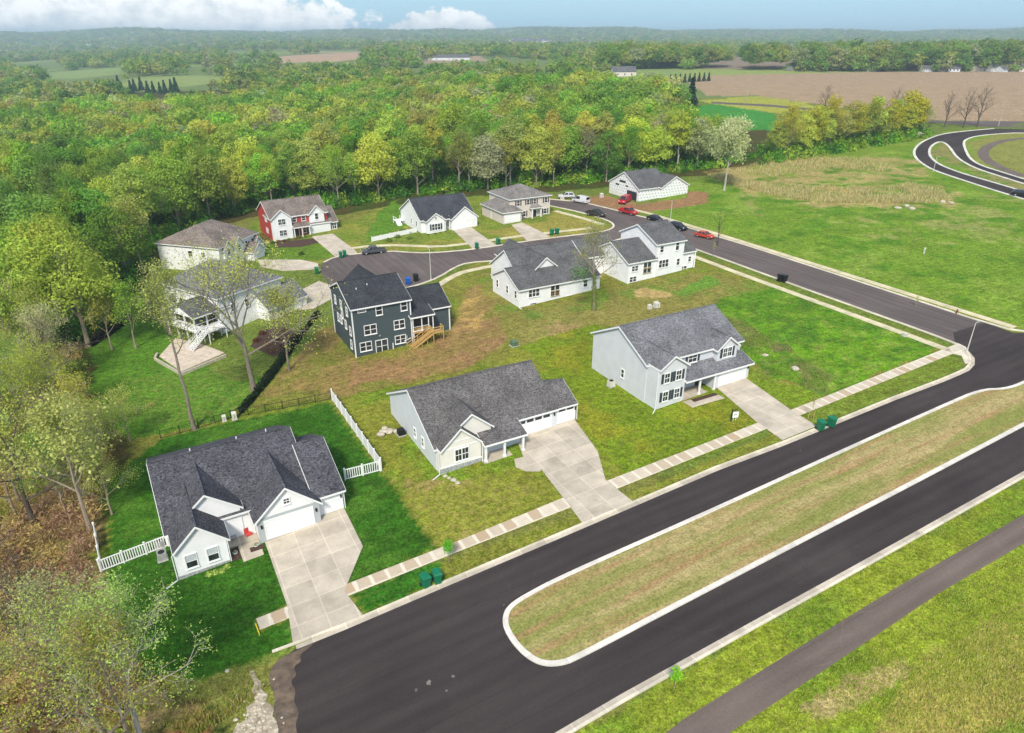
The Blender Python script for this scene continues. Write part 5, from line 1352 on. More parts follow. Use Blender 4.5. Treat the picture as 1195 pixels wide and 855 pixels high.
# --- trees one can point to
def special(name, key_, seed, base, label, H, spread, nl, tr, clear, per, ls, lr, bark_, tint, sub=5, tw=4, lean=(0, 0), up=.55, rz=0., group=None):
    sparse_kind(key_, seed, H, spread, nl, tr, clear, per, ls, lr, bark_, sub, tw, lean, up)
    return put_tree(key_, P(*base), 1.0, leafcol(tint, LK), label, group, rz=rz, name=name)
special('tree', 'm1', 201, (227, 501), 'very tall thin-crowned tree with a bare leaning trunk beside the deck house', 24, 5.2, 11, .27, .50, 4, .13, .45, 'barkM', (150, 156, 90), lean=(-2.6, 3.2), up=.35, sub=7, tw=6)
special('tree', 'm2', 202, (297, 457), 'forked tree with sparse new leaves in front of the deck house', 18.5, 11.0, 9, .40, .30, 4, .13, .5, 'barkM', (176, 180, 96), lean=(-1.6, 1.0), up=.55, sub=9, tw=7)
special('tree', 'm3', 203, (337, 432), 'slim budding tree by the dark hedge fence', 13.5, 5.6, 10, .2, .36, 5, .12, .45, 'barkM', (172, 174, 100), lean=(.4, .6), up=.5, sub=7, tw=6)
t4 = special('tree', 'm4', 204, (693, 362), 'ivy-clad tree between the long white ranch and the split-level', 16, 5.4, 13, .3, .40, 2, .11, .45, 'barkG', (140, 144, 84), sub=7, tw=6, lean=(-.6, 0))
iv = np.random.default_rng(5); n = 800; a_ = iv.uniform(0, 2*PI, n); zz_ = iv.uniform(0, 7.0, n); q_ = iv.uniform(.22, .46, n) * (1 + .25 * np.sin(zz_ * 1.9))
V, F = quads(np.stack([q_*np.cos(a_) - .6*(zz_/13)**1.4, q_*np.sin(a_), zz_], 1), np.stack([np.cos(a_), np.sin(a_), np.full(n, .4)], 1), .15 * iv.uniform(.6, 1.3, n), iv)
o = npmesh('ivy', V, F, M['leaf'], {'tone': ('FLOAT', np.repeat(iv.uniform(.7, 1.3, n), 4)), 'young': ('FLOAT', np.zeros(4*n))}, t4); o.color = leafcol((112, 122, 70), LK)
n = 600; d_ = sphere_dirs(n, iv); V, F = quads(np.array([-2.6, -1.2, 7.6]) + d_ * iv.uniform(.3, 1.1, (n, 1)) * np.array([2.6, 2.2, 2.0]), d_, .17 * iv.uniform(.6, 1.3, n), iv)
o = npmesh('ivy', V, F, M['leaf'], {'tone': ('FLOAT', np.repeat(iv.uniform(.7, 1.3, n), 4)), 'young': ('FLOAT', np.zeros(4*n))}, t4); o.color = leafcol((92, 118, 72), LK)
special('tree', 'm5', 205, (837, 287), 'small bare street tree beside the orange car', 9.0, 2.8, 9, .14, .25, 0, 0, 0, 'barkD', (0, 0, 0), 4, 3)
special('tree', 'm6', 206, (845, 222), 'pale blossoming tree with a white trunk at the meadow corner', 19, 6.6, 15, .32, .42, 12, .26, .75, 'barkP', (180, 184, 146), lean=(.8, 0), sub=6, tw=5)
special('tree', 'm7', 207, (170, 880), 'sparse pale-leaved tree at the lawn edge, nearest to the camera', 15.5, 5.6, 14, .25, .42, 7, .085, .36, 'barkP', (150, 174, 96), lean=(-.7, 2.0), sub=6, tw=5, up=.15)
special('tree', 'm8', 208, (150, 905), 'dark leaning tree in the bottom left corner', 14, 5.4, 10, .26, .30, 4, .09, .40, 'barkM', (152, 166, 80), lean=(-5.0, 2.5), sub=5, tw=5)
special('tree', 'm9', 209, (40, 610), 'dark-limbed tree at the left edge with long crooked boughs', 15, 7.0, 9, .3, .25, 5, .11, .45, 'barkD', (166, 166, 78), sub=5, tw=5, up=.2)
put_tree('near0', P(104, 404), 1.12, leafcol((144, 158, 66), LK), 'great yellow-green tree with a thick grey trunk at the left lawn edge', rz=.6)
put_tree('near1', P(70, 372), 1.15, leafcol((128, 154, 60), LK), 'great green tree left of the lawn, behind the thick-trunked one', rz=2.6)
put_tree('airy2', P(131, 408), .62, leafcol((150, 150, 72), LK), 'small pale-stemmed tree left of the twin on the lawn', rz=1)
put_tree('airy0', P(159, 406), .66, leafcol((120, 150, 56), LK), 'small pale-stemmed tree right of the twin on the lawn', rz=2)
put_tree('airy1', P(167, 318), .95, leafcol((150, 156, 80), LK), 'brown-stemmed tree beside the hip-roofed white house', rz=2)
put_tree('thin1', P(131, 600), .55, leafcol((168, 176, 84), LK), 'leafy young tree over the side fence of the front left house', rz=1.4)
put_tree('thin2', P(152, 515), .5, leafcol((172, 180, 90), LK), 'pale young tree at the back corner of the sod lawn', rz=.4)
# the line along the meadow
for i, (px, py, k, s, c, lb) in enumerate([(915, 184, 'airy0', .78, (164, 158, 58), 'olive-gold tree at the near end of the meadow line'), (945, 178, 'oak1', .70, (156, 156, 58), 'round yellow-olive tree in the meadow line'),
        (965, 172, 'airy1', .80, (170, 160, 62), 'airy golden tree in the meadow line'), (990, 168, 'oak2', .66, (150, 146, 58), 'olive tree in the middle of the meadow line'), (1012, 166, 'airy2', .7, (146, 150, 60), 'thin green-gold tree in the meadow line'),
        (1035, 163, 'oak0', .62, (158, 154, 52), 'tree below the tallest golden one in the meadow line'), (1058, 158, 'oak3', .80, (168, 162, 50), 'tallest golden tree at the far end of the meadow line'), (1076, 158, 'airy0', .5, (150, 158, 80), 'small green tree at the very end of the meadow line')]):
    put_tree(k, P(px, py), s * 1.28, leafcol(c, LK), lb, rz=i * 1.3)
for i in range(14):
    px = 905 + i * 12.6 + r.uniform(-3, 3); py = 183 - i * 2.0 + r.uniform(-3, 1); ti = int(r.choice([0, 3, 4, 1], p=[.4, .3, .2, .1]))
    put_tree(['oak0', 'airy1', 'oak2', 'airy0'][i % 4], P(px, py), r.uniform(.55, .85), tintof(ti, r), f'{TINTS[ti][0]} tree of middling height in the line beside the meadow', 'trees of the meadow line', rz=i)
for i, (px, py, k, s, lb) in enumerate([(1102, 148, 'bare0', .78, 'leafless tree at the left of the three by the county road'), (1124, 148.5, 'bare1', .82, 'leafless tree in the middle of the three by the county road'), (1140, 148, 'bare0', .9, 'leafless tree at the right of the three by the county road'),
        (958, 150, 'bare1', .95, 'leafless tree rising behind the meadow line'), (1040, 146, 'bare0', .85, 'leafless brown tree left of the golden one')]):
    put_tree(k, P(px, py), s * 1.25, (0, 0, 0, 1), lb, rz=i * 2.1)
# dark conifers
put_tree('spruce0', P(806, 122), 1.15, leafcol((36, 62, 40), 1), 'large dark spruce at the edge of the bright green field', name='spruce_tree')
for i in range(9): put_tree('spruce0', P(782 + i * 5.6, 97 - .35 * i), .5, leafcol((58, 92, 60), 1), 'small dark spruce in the planted row by the brown field', 'spruces in the row by the brown field', name='spruce_tree')
for i in range(11): put_tree('spruce0', P(138 + i * 7.0 + r.uniform(-2, 2), 108 + r.uniform(-3, 2)), r.uniform(.7, 1.1), leafcol((56, 88, 60), 1), 'dark spruce in the clump beyond the left wood', 'spruces beyond the left wood', name='spruce_tree')
# street saplings
def sapling(base, H, R, tint, label, stake=False, n=260):
    p = P(*base); o = empty('sapling', p, 0, label, 'sapling'); rr = np.random.default_rng(int(base[0]))
    MB().tube([(0, 0, -.1), (.03, .02, H * .5), (0, .05, H * .95)], [.035, .028, .012], 6).build('trunk', M['barkG'], o)
    c = sphere_dirs(n, rr) * rr.uniform(.25, 1, (n, 1)) * np.array([R, R, H * .32]) + np.array([0, 0, H * .66])
    V, F = quads(c, rr.normal(size=(n, 3)) + np.array([0, 0, .5]), .10 * rr.uniform(.6, 1.3, n), rr)
    k = npmesh('crown', V, F, M['leaf'], {'tone': ('FLOAT', np.repeat(rr.uniform(.7, 1.3, n), 4)), 'young': ('FLOAT', np.repeat(rr.uniform(0, .6, n), 4))}, o); k.color = leafcol(tint, LK)
    if stake:
        for sx in (-.35, .35): MB().bar((sx, 0, -.1), (sx, 0, 1.3), .05).build('stake', M['wood'], o)
sapling((524, 655), 2.9, .62, (92, 160, 44), 'bright green street sapling by the two green bins', n=420)
sapling((787, 803), 2.4, .55, (130, 180, 50), 'bright green sapling on the verge beside the bike path road', n=380)
sapling((946, 489), 4.2, .5, (150, 150, 80), 'nearly bare staked sapling on the verge beside the far bins', True, 60)
sapling((832, 300), 4.0, .5, (150, 158, 80), 'bare sapling on the verge opposite the orange car', False, 70)
sapling((1068, 358), 2.4, .4, (150, 158, 80), 'wispy sapling along the vacant lot', False, 60)
# reeds and rough tall grass
def tallgrass(name, poly, n, h, tints, label, seed, w=.05):
    rr = np.random.default_rng(seed); lo, hi = poly.min(0), poly.max(0)
    q = rr.uniform(lo, hi, (n * 3, 2)); q = q[inpoly(poly, q[:, 0], q[:, 1])][:n]; n = len(q)
    den = vnoise(q[:, 0], q[:, 1], 3.5, seed); q = q[den + .5 * vnoise(q[:, 0], q[:, 1], 9, seed + 1) + rr.normal(0, .45, n) > -.1]; n = len(q)
    z = tz(q[:, 0], q[:, 1]); a = rr.uniform(0, 2*PI, n); hh = h * rr.uniform(.5, 1.2, n)
    dx = np.stack([np.cos(a), np.sin(a)], 1) * w * rr.uniform(.7, 1.5, (n, 1)); tip = q + rr.normal(0, .22, (n, 2)) * h
    b = np.column_stack([q, z - .05]); V = np.stack([b - np.column_stack([dx, np.zeros(n)]), b + np.column_stack([dx, np.zeros(n)]), np.column_stack([tip + dx * .5, z + hh]), np.column_stack([tip - dx * .5, z + hh * .97])], 1).reshape(-1, 3)
    T = np.ones((n, 4)); T[:, :3] = 1.2 * np.array([srgb(*tints[i]) for i in rr.integers(0, len(tints), n)])
    o = npmesh(name, V, np.arange(4*n).reshape(n, 4), M['leafs'], {'tint': ('FLOAT_COLOR', np.repeat(T, 4, 0)), 'tone': ('FLOAT', np.repeat(rr.uniform(.75, 1.25, n), 4)), 'young': ('FLOAT', np.repeat(rr.uniform(0, .5, n), 4))})
    return tag(o, label, 'grass', kind='stuff')
tan_ = [(198, 184, 136), (184, 170, 118), (204, 194, 150), (164, 156, 98)]
tallgrass('reeds', PP([(826, 205), (850, 203), (868, 212), (900, 216), (960, 219), (1030, 222), (1060, 214), (1100, 224), (1112, 236), (1050, 237), (960, 237), (890, 226)]), 26000, .95, tan_ + [(150, 156, 88)], 'pale dead reeds in a crescent round the meadow basin', 81, .06)
tallgrass('reeds', PP([(856, 198), (900, 190), (950, 182), (1010, 186), (1045, 194), (1030, 200), (960, 196), (900, 206)]), 8000, .85, tan_ + [(140, 150, 70)], 'thinner dead reeds along the tree line', 82, .06)
tallgrass('tall_grass', PP([(1030, 850), (1075, 775), (1195, 705), (1290, 700), (1290, 800), (1195, 850), (1150, 900), (1050, 900)]), 8000, .26, [(196, 188, 124), (176, 176, 92), (164, 172, 74), (156, 170, 66), (190, 184, 112)], 'tan tall grass in the bottom right corner', 83, .03)
tallgrass('tall_grass', PP([(700, 860), (800, 786), (1000, 668), (1195, 562), (1195, 592), (1046, 679), (929, 751), (795, 836), (745, 866)]), 14000, .14, [(148, 166, 54), (112, 146, 40), (168, 166, 80)], 'short tufty grass on the path verge', 84, .03)
tallgrass('tall_grass', PP([(858, 856), (956, 792), (1096, 698), (1195, 640), (1195, 850)]), 22000, .16, [(156, 172, 58), (134, 162, 50), (186, 182, 104)], 'tufty meadow grass beyond the path', 85, .03)
tallgrass('weeds', PP([(832, 360), (862, 372), (912, 402), (970, 440), (962, 460), (905, 438), (864, 412)]), 4000, .26, [(110, 136, 50), (134, 140, 70), (90, 130, 40)], 'rough weeds along the edge of the vacant lot', 86, .05)
tallgrass('weeds', PP([(200, 800), (260, 788), (300, 775), (312, 800), (280, 830), (230, 860), (190, 850)]), 5000, .5, [(150, 146, 70), (120, 140, 50), (170, 150, 96)], 'weedy strip beyond the sod at the end of the road', 87, .035)
# ------------------------------------------------------------------ fences
def picket(name, p0, p1, h, label, gap=.14, wid=.09, solid=False, m='white', posts=2.4, rail=True):
    a, b = np.array(p0[:2]), np.array(p1[:2]); L = np.linalg.norm(b - a); an = math.atan2(b[1]-a[1], b[0]-a[0]); z0 = float(tz(*a)); z1 = float(tz(*b))
    o = empty(name, (a[0], a[1], z0), an, label, 'fence'); sl = (z1 - z0) / L
    n = max(1, round(L / posts))
    for i in range(n + 1):
        x = L * i / n; pz = sl * x
        MB().box(x - .075, x + .075, -.075, .075, pz - .3, pz + h + .08).box(x - .1, x + .1, -.1, .1, pz + h + .082, pz + h + .13).build('post', M[m], o)
    R = MB()
    if rail:
        for f in (.1, .94): R.bar((0, 0, h*f), (L, 0, h*f + sl*L), .05, .12)
        R.build('rail', M[m], o)
    K_ = MB()
    if solid: K_.slab([(0, -.02, .08), (L, -.02, .08 + sl*L), (L, -.02, h*.9 + sl*L), (0, -.02, h*.9)], (0, .04, 0))
    else:
        k = int(L / gap)
        for i in range(k): x = (i + .5) * L / k; K_.box(x - wid/2, x + wid/2, -.012, .012, sl*x + .1, sl*x + h*.95)
    K_.build('panel', M[m], o); return o
picket('picket_fence', P(118, 667), P(197, 637), 1.45, 'white picket fence with a gate on the left side of the charcoal-roofed house', gap=.22, wid=.10)
picket('picket_fence', P(119, 664), P(112, 622), 1.3, 'white fence running back along the wood edge', gap=.2, wid=.1)
picket('picket_fence', P(403, 560), P(444, 549.5), 1.5, 'short white picket fence joining the garage to the long fence', gap=.26, wid=.1)
picket('privacy_fence', P(445, 549), P(388, 467), 1.75, 'long solid white fence between the sod lawn and the ranch lot', solid=True)
picket('privacy_fence', P(434, 282), P(486, 271), 1.2, 'low white fence before the dark-roofed white ranch', solid=True)
def wirefence(pts, h, label):
    q = [P(*p) for p in pts]; o = empty('wire_fence', q[0], 0, label, 'fence'); o0 = q[0]
    R = MB(); K_ = MB()
    for a, b in zip(q[:-1], q[1:]):
        a, b = a - o0, b - o0; L = np.linalg.norm(b - a); n = max(1, round(L / 2.4))
        for i in range(n + 1): c = a + (b-a)*i/n; MB().bar(c + np.array([0,0,-.2]), c + np.array([0,0,h + .08]), .07).build('post', M['blackmetal'], o)
        for f in (.12, .9): R.bar(a + np.array([0,0,h*f]), b + np.array([0,0,h*f]), .04)
        k = int(L / .25)
        for i in range(k): c = a + (b-a)*(i+.5)/k; K_.bar(c + np.array([0,0,.1]), c + np.array([0,0,h]), .022)
    R.build('rail', M['blackmetal'], o); K_.build('panel', M['blackmetal'], o)
wirefence([(188, 512), (232, 500), (270, 488), (330, 477), (387, 466)], 1.25, 'black metal fence behind the charcoal-roofed house')
wirefence([(276, 487), (300, 462), (318, 440), (345, 402), (372, 368)], 1.3, 'black metal fence along the hedge beside the deck house')
wirefence([(104, 404), (125, 392), (150, 374), (182, 366)], 1.3, 'black fence at the far edge of the left lawn')
# dark hedge
def hedge(pts, w, hgt_, label, tint, seed, n=2600, ls=.17):
    q = np.array([P(*p) for p in pts]); rr = np.random.default_rng(seed); seg = np.linalg.norm(np.diff(q[:, :2], axis=0), axis=1); cum = np.concatenate([[0], np.cumsum(seg)])
    s = rr.uniform(0, cum[-1], n); c = np.stack([np.interp(s, cum, q[:, k]) for k in range(3)], 1)
    ph = 1 + .30 * vnoise(s, s * 0 + .5, 1.1, seed) + .25 * vnoise(s, s * 0 + 7.5, 3.7, seed + 1); a = rr.uniform(0, 2*PI, n); rd = np.sqrt(rr.uniform(.3, 1, n))
    c[:, 0] += np.cos(a) * w * rd * ph; c[:, 1] += np.sin(a) * w * rd * ph; c[:, 2] += rr.uniform(.05, 1, n) * hgt_ * ph * (1 - .35 * rd)
    V, F = quads(c, np.stack([np.cos(a), np.sin(a), np.full(n, .5)], 1) + rr.normal(size=(n, 3)) * .3, ls * rr.uniform(.6, 1.3, n), rr)
    o = npmesh('hedge', V, F, M['leaf'], {'tone': ('FLOAT', np.repeat(rr.uniform(.6, 1.4, n), 4)), 'young': ('FLOAT', np.repeat(rr.uniform(0, .3, n), 4))}); o.color = leafcol(tint, 1)
    tag(o, label, 'hedge')
hedge([(281, 482), (300, 460), (318, 437), (345, 400), (371, 367)], .55, 1.25, 'dark evergreen hedge beside the deck house lawn', (40, 58, 34), 91, 3600, .2)
hedge([(106, 404), (126, 391), (150, 373)], .7, 1.2, 'dark brush under the trees at the lawn edge', (34, 36, 26), 92, 2500)
# shrubs at the houses
def shrub(p, s, tint, label, group=None, seed=1):
    rr = np.random.default_rng(seed); n = 170; d = sphere_dirs(n, rr, -.05)
    V, F = quads(d * rr.uniform(.5, 1.05, (n, 1)) * np.array([s, s, s * .9]), d + rr.normal(size=(n, 3)) * .4, .14 * rr.uniform(.6, 1.4, n), rr)
    o = npmesh('shrub', V, F, M['leaf'], {'tone': ('FLOAT', np.repeat(rr.uniform(.6, 1.4, n), 4)), 'young': ('FLOAT', np.repeat(rr.uniform(0, .5, n), 4))})
    o.location = tuple(p); o.color = leafcol(tint, LK); return tag(o, label, 'shrub', group)
k = 0
for x in (-1.0, .6, 2.0, 3.4, 4.8, 6.2, 7.6, 9.0): k += 1; shrub(loc(HK, x, -1.6 - .4 * (k % 2)), .75, [(92, 66, 52), (84, 104, 44), (120, 96, 66)][k % 3], 'low shrub in the bed before the red house', 'shrubs before the red house', k)
for y in (1.5, 3.4, 5.4, 7.6): k += 1; shrub(loc(HK, -1.1, y), .9, (130, 108, 72), 'brownish shrub along the red side wall', 'shrubs along the red wall', k)
shrub(P(313, 284), 1.0, (206, 186, 128), 'pale blossoming shrub by the red side wall', None, 30); shrub(P(352, 297), .9, (70, 84, 40), 'round dark shrub on the red house lawn', None, 31)
for x in (.2, 2.0, 3.6, 5.0): k += 1; shrub(loc(HJ, x, -2.6), .6, (70, 80, 44), 'dark shrub before the dark-roofed ranch', 'shrubs before the dark-roofed ranch', k)
for x, y in ((-3, 2), (-4, 5), (-7, 0), (-5, -3), (-10, -2)): k += 1; shrub(loc(HJ, x, y), .9, (96, 112, 50), 'shrub in the bed left of the dark-roofed ranch', 'shrubs left of the dark-roofed ranch', k)
for i, (px, py) in enumerate([(300, 398), (312, 402), (322, 396), (332, 404), (318, 410), (340, 398), (306, 390), (330, 388)]): k += 1; shrub(P(px, py), .8, [(92, 60, 50), (116, 90, 66), (70, 60, 40)][i % 3], 'reddish shrub in the mulched bed beside the deck house', 'shrubs beside the deck house', k)
for i, (x, y) in enumerate([(3.3, -.9), (3.9, -1.0), (4.4, -.7), (2.7, -.8)]): k += 1; shrub(loc(HA, x, y), .42, (150, 168, 90), 'small budding shrub under the front windows of the charcoal-roofed house', 'shrubs under the front windows', k)
for x, y in ((2.6, 13.6), (-1.2, 13.0), (4.4, 12.0)): k += 1
sheet('garden_bed', [(292, 404), (305, 386), (330, 380), (352, 394), (340, 412), (318, 416)], .05, M['mulch'], 'mulched shrub bed beside the deck house', 'garden bed')
sheet('garden_bed', [(318, 283), (366, 278), (372, 283), (352, 288), (322, 289)], .05, M['mulch'], 'planting bed before the red house', 'garden bed')
for x0, x1 in ((5.0, 5.85), (6.9, 8.3)):
    q = [loc(HA, x0, -1.0 if x0 < 6 else -.05)[:2], loc(HA, x1, -1.0 if x0 < 6 else -.05)[:2], loc(HA, x1, 1.5)[:2], loc(HA, x0, 1.5)[:2]]
# patio of the deck house with timber edging
o = sheet('patio', [(186, 416), (205, 395), (236, 402), (262, 412), (212, 434)], .12, M['patio'], 'tan paved patio under the raised porch', 'patio', skirt=.2)
eq = [P(x, y) for x, y in [(184, 414), (181, 420), (212, 438), (264, 416)]]
e = MB()
for a, b in zip(eq[:-1], eq[1:]): e.bar(a + np.array([0, 0, .2]), b + np.array([0, 0, .2]), .3, .5)
tag(e.build('planter_wall', M['rock']), 'low pale block edging round the patio', 'wall')

# ------------------------------------------------------------------ bins, lamps, boxes
def bin_(p, rz, m, label, group=None, lid=None, s=1.0):
    o = empty('wheelie_bin', p, rz, label, 'bin', group); o.scale = (s, s, s)
    b = MB(); bt = [(-.24, -.27), (.24, -.27), (.24, .27), (-.24, .27)]; tp = [(-.3, -.36), (.3, -.36), (.3, .36), (-.3, .36)]
    b.add([(x, y, .06) for x, y in bt] + [(x, y, 1.0) for x, y in tp], [(3,2,1,0), (4,5,6,7), (0,1,5,4), (1,2,6,5), (2,3,7,6), (3,0,4,7)])
    b.box(-.33, .33, -.39, .39, .94, 1.0); b.box(-.05, .05, -.35, -.30, .3, .8)
    b.build('body', M[m], o)
    l = MB(); l.add([(-.34,-.41,1.004),(.34,-.41,1.004),(.34,.41,1.004),(-.34,.41,1.004),(-.28,-.32,1.11),(.28,-.32,1.11),(.28,.34,1.14),(-.28,.34,1.14)], [(3,2,1,0),(4,5,6,7),(0,1,5,4),(1,2,6,5),(2,3,7,6),(3,0,4,7)])
    l.build('lid', M[lid or m], o)
    MB().tube([(-.28, .46, .98), (.28, .46, .98)], [.03, .03], 8).build('handle', M[lid or m], o)
    for x in (-.27, .27): MB().tube([(x - .035, .33, .12), (x + .035, .33, .12)], [.13, .13], 12).build('wheel', M['rubber'], o)
    return o
fx = UANG  # lids face the street
for px, py, lb in [(497, 684, 'green wheelie bin with its lid ajar, left of the pair by the sapling'), (510.5, 679.5, 'green wheelie bin, right of the pair by the sapling'),
                   (957, 501.5, 'green wheelie bin, left of the pair by the grey house driveway'), (969.5, 497.5, 'green wheelie bin, right of the pair by the grey house driveway'),
                   (398, 300.5, 'green wheelie bin, left of the pair at the red house kerb'), (402.5, 299, 'green wheelie bin, right of the pair at the red house kerb'),
                   (556.5, 290, 'green wheelie bin in the gutter by the dark-roofed ranch driveway'), (581.5, 285, 'dark green wheelie bin on the verge between two driveways'),
                   (644, 274, 'green wheelie bin, left of the pair before the beige house'), (650, 273, 'green wheelie bin, right of the pair before the beige house'),
                   (370, 319, 'green wheelie bin at the end of the cul-de-sac')]:
    bin_(P(px, py, .1), fx + random.uniform(-.2, .2), 'binG', lb, s=1.25)
bin_(P(476.5, 332), fx, 'binBlue', 'blue recycling bin in the street behind the dark house', s=1.35); bin_(P(485.5, 328), fx, 'binBlack', 'black bin in the street behind the dark house', s=1.4)
bin_(P(910, 328), fx + 1.57, 'binBlack', 'black bin at the side street kerb, left of the pair', s=1.3); bin_(P(915, 329), fx + 1.57, 'binBlack', 'black bin at the side street kerb, right of the pair', s=1.3)
def lamp(px, py, h, label, arm):
    o = empty('street_lamp', P(px, py), arm, label, 'street lamp')
    MB().tube([(0, 0, 0), (0, 0, .5)], [.16, .11], 10).build('base', M['pole'], o)
    MB().tube([(0, 0, .5), (0, 0, h)], [.085, .055], 10).build('pole', M['pole'], o)
    MB().bar((0, 0, h - .05), (.55, 0, h + .05), .06).build('arm', M['pole'], o)
    hd = MB().box(.45, 1.05, -.13, .13, h + .02, h + .12).build('lamp_head', M['metal'], o); MB().box(.55, 1.0, -.1, .1, h - .004, h + .018).build('lens', M['lens'], hd)
lamp(1128, 411, 4.8, 'pale street lamp on the corner by the vacant lot', UANG); lamp(503, 327, 6.6, 'pale street lamp on the verge behind the dark house', 2.0)
lamp(782, 259.5, 5.6, 'pale street lamp beside the parked black car', -2.0); lamp(1089, 200, 4.4, 'small street lamp on the far bend', 0)
def ac(p, rz, m, label):
    o = empty('air_conditioner', p, rz, label, 'air conditioner'); MB().box(-.5, .5, -.5, .5, -.1, .08).build('pad', M['foundation'], o)
    b = MB().box(-.42, .42, -.42, .42, .08, .86)
    for k in range(6): b.box(-.44, .44, -.44, .44, .16 + k*.115, .19 + k*.115)
    b.build('cabinet', M[m], o); MB().tube([(0, 0, .862), (0, 0, .93)], [.33, .30], 14).build('fan_grille', M['blackmetal'], o)
ac(loc(HE, -1.0, 8.6), UANG, 'pedestal', 'tan air conditioner beside the grey house wall'); ac(loc(HB, -.8, 10.8), UANG, 'blackmetal', 'dark air conditioner behind the weathered grey ranch')
ac(loc(HA, -1.0, 6.4), UANG, 'metal', 'first pale air conditioner by the charcoal-roofed house'); ac(loc(HA, -1.0, 4.2), UANG, 'metal', 'second pale air conditioner by the charcoal-roofed house, nearer the fence'); ac(loc(HG, 1.2, 9.5) + np.array([-3, -1, 0]), UANG, 'blackmetal', 'dark air conditioner left of the split-level')
def pedestal(px, py, w, h, m, label):
    o = empty('utility_box', P(px, py), UANG, label, 'utility box'); MB().box(-w*.65, w*.65, -w*.6, w*.6, -.1, .06).build('pad', M['foundation'], o)
    MB().add([(-w/2,-w/2,.06),(w/2,-w/2,.06),(w/2,w/2,.06),(-w/2,w/2,.06),(-w/2,-w/2,h*.86),(w/2,-w/2,h*.86),(w/2,w/2,h),(-w/2,w/2,h)], [(3,2,1,0),(4,5,6,7),(0,1,5,4),(1,2,6,5),(2,3,7,6),(3,0,4,7)]).build('cabinet', M[m], o)
    MB().box(-w*.03, w*.03, -w/2 - .02, -w/2 - .002, .15, h*.8).build('door_seam', M['blackmetal'], o)
pedestal(766, 358, .9, .95, 'pedestal', 'pale utility box behind the grey two-storey'); pedestal(758, 360, .6, .8, 'pedestal', 'smaller pale utility box behind the grey two-storey')
pedestal(600, 403, 1.0, .9, 'utilgreen', 'green transformer box behind the weathered grey ranch'); pedestal(1056, 392, .6, .6, 'pedestal', 'pale utility box on the vacant lot sidewalk')
pedestal(274, 489, .6, 1.1, 'pedestal', 'pale utility box by the black fence, nearer the hedge'); pedestal(262, 491, .5, .9, 'pedestal', 'smaller pale utility box by the black fence')
pedestal(656, 233, .9, 1.1, 'pedestal', 'pale box beside the street end'); pedestal(702, 230, .8, 1.2, 'pedestal', 'white box on the bare earth by the red van'); pedestal(1074, 159, 1.6, 1.5, 'pedestal', 'pale box at the end of the meadow tree line')
# yard sign with its dark post
o = empty('yard_sign', P(853, 491), UANG - .35, 'black post and small white yard sign on the grey house lawn', 'sign')
MB().bar((0, 0, -.1), (0, 0, 1.7), .12).bar((-.08, 0, 1.6), (.75, 0, 1.6), .09).build('post', M['blackmetal'], o)
MB().box(.12, .92, -.02, .02, .45, 1.3).box(.25, .3, -.02, .02, -.1, .55).box(.6, .65, -.02, .02, -.1, .55).build('panel', M['white'], o); MB().box(.3, .72, -.03, -.022, .82, .98).build('lettering', M['metal'], o)
o = empty('boundary_stake', P(303, 741), 0, 'yellow barrier pole lying at the end of the sidewalk', 'pole'); e = MB(); q0 = P(299, 731) - P(303, 741)
e.tube([np.array([0, 0, .15]), q0 + np.array([0, 0, .35])], [.06, .06], 8); e.build('pole', M['yellow'], o); MB().bar((0, 0, -.1), (0, 0, .25), .08).build('foot', M['yellow'], o)
# hydrant
o = empty('fire_hydrant', P(1116, 366), 0, 'red-brown fire hydrant on the meadow verge near the corner', 'hydrant')
MB().tube([(0,0,0),(0,0,.1),(0,0,.12),(0,0,.62),(0,0,.78),(0,0,.84)], [.2,.2,.13,.13,.11,.03], 10).build('barrel', M['hydrant'], o); MB().tube([(-.22,0,.5),(.22,0,.5)], [.07,.07], 8).build('outlet', M['hydrant'], o)
# porch furniture and pots on the charcoal-roofed house
o = empty('porch_chair', loc(HA, 7.3, 3.1, .12), UANG + .3, 'red cushioned chair on the front porch', 'chair')
MB().box(-.32,.32,-.3,.3,.3,.42).build('seat', M['redcloth'], o); MB().box(-.32,.32,.26,.36,.42,1.0).build('backrest', M['redcloth'], o)
for x in (-.3,.3):
    for y in (-.28,.3): MB().box(x-.03,x+.03,y-.03,y+.03,0,.3).build('leg', M['blackmetal'], o)
for (x, y, lb) in ((5.5, .9, 'white pot in the left planting bed by the porch'), (7.6, .9, 'white pot in the right planting bed by the porch')):
    o = empty('plant_pot', loc(HA, x, y, .02), 0, lb, 'plant pot'); MB().tube([(0,0,0),(0,0,.35),(0,0,.42)], [.16,.25,.26], 12).build('pot', M['white'], o)
    rr = np.random.default_rng(int(x*10)); n = 60; d = sphere_dirs(n, rr, 0); V, F = quads(d*.22 + np.array([0,0,.45]), d, .07*rr.uniform(.6,1.3,n), rr)
    q = npmesh('plant', V, F, M['leaf'], {'tone': ('FLOAT', np.ones(4*n)), 'young': ('FLOAT', np.zeros(4*n))}, o); q.color = leafcol((120,140,80))
o = empty('porch_table', loc(HA, 5.7, 3.1, .12), 0, 'small round table on the front porch', 'table'); MB().tube([(0,0,.62),(0,0,.68)], [.4,.4], 16).build('table_top', M['metal'], o); MB().tube([(0,0,0),(0,0,.62)], [.05,.05], 8).build('leg', M['blackmetal'], o)
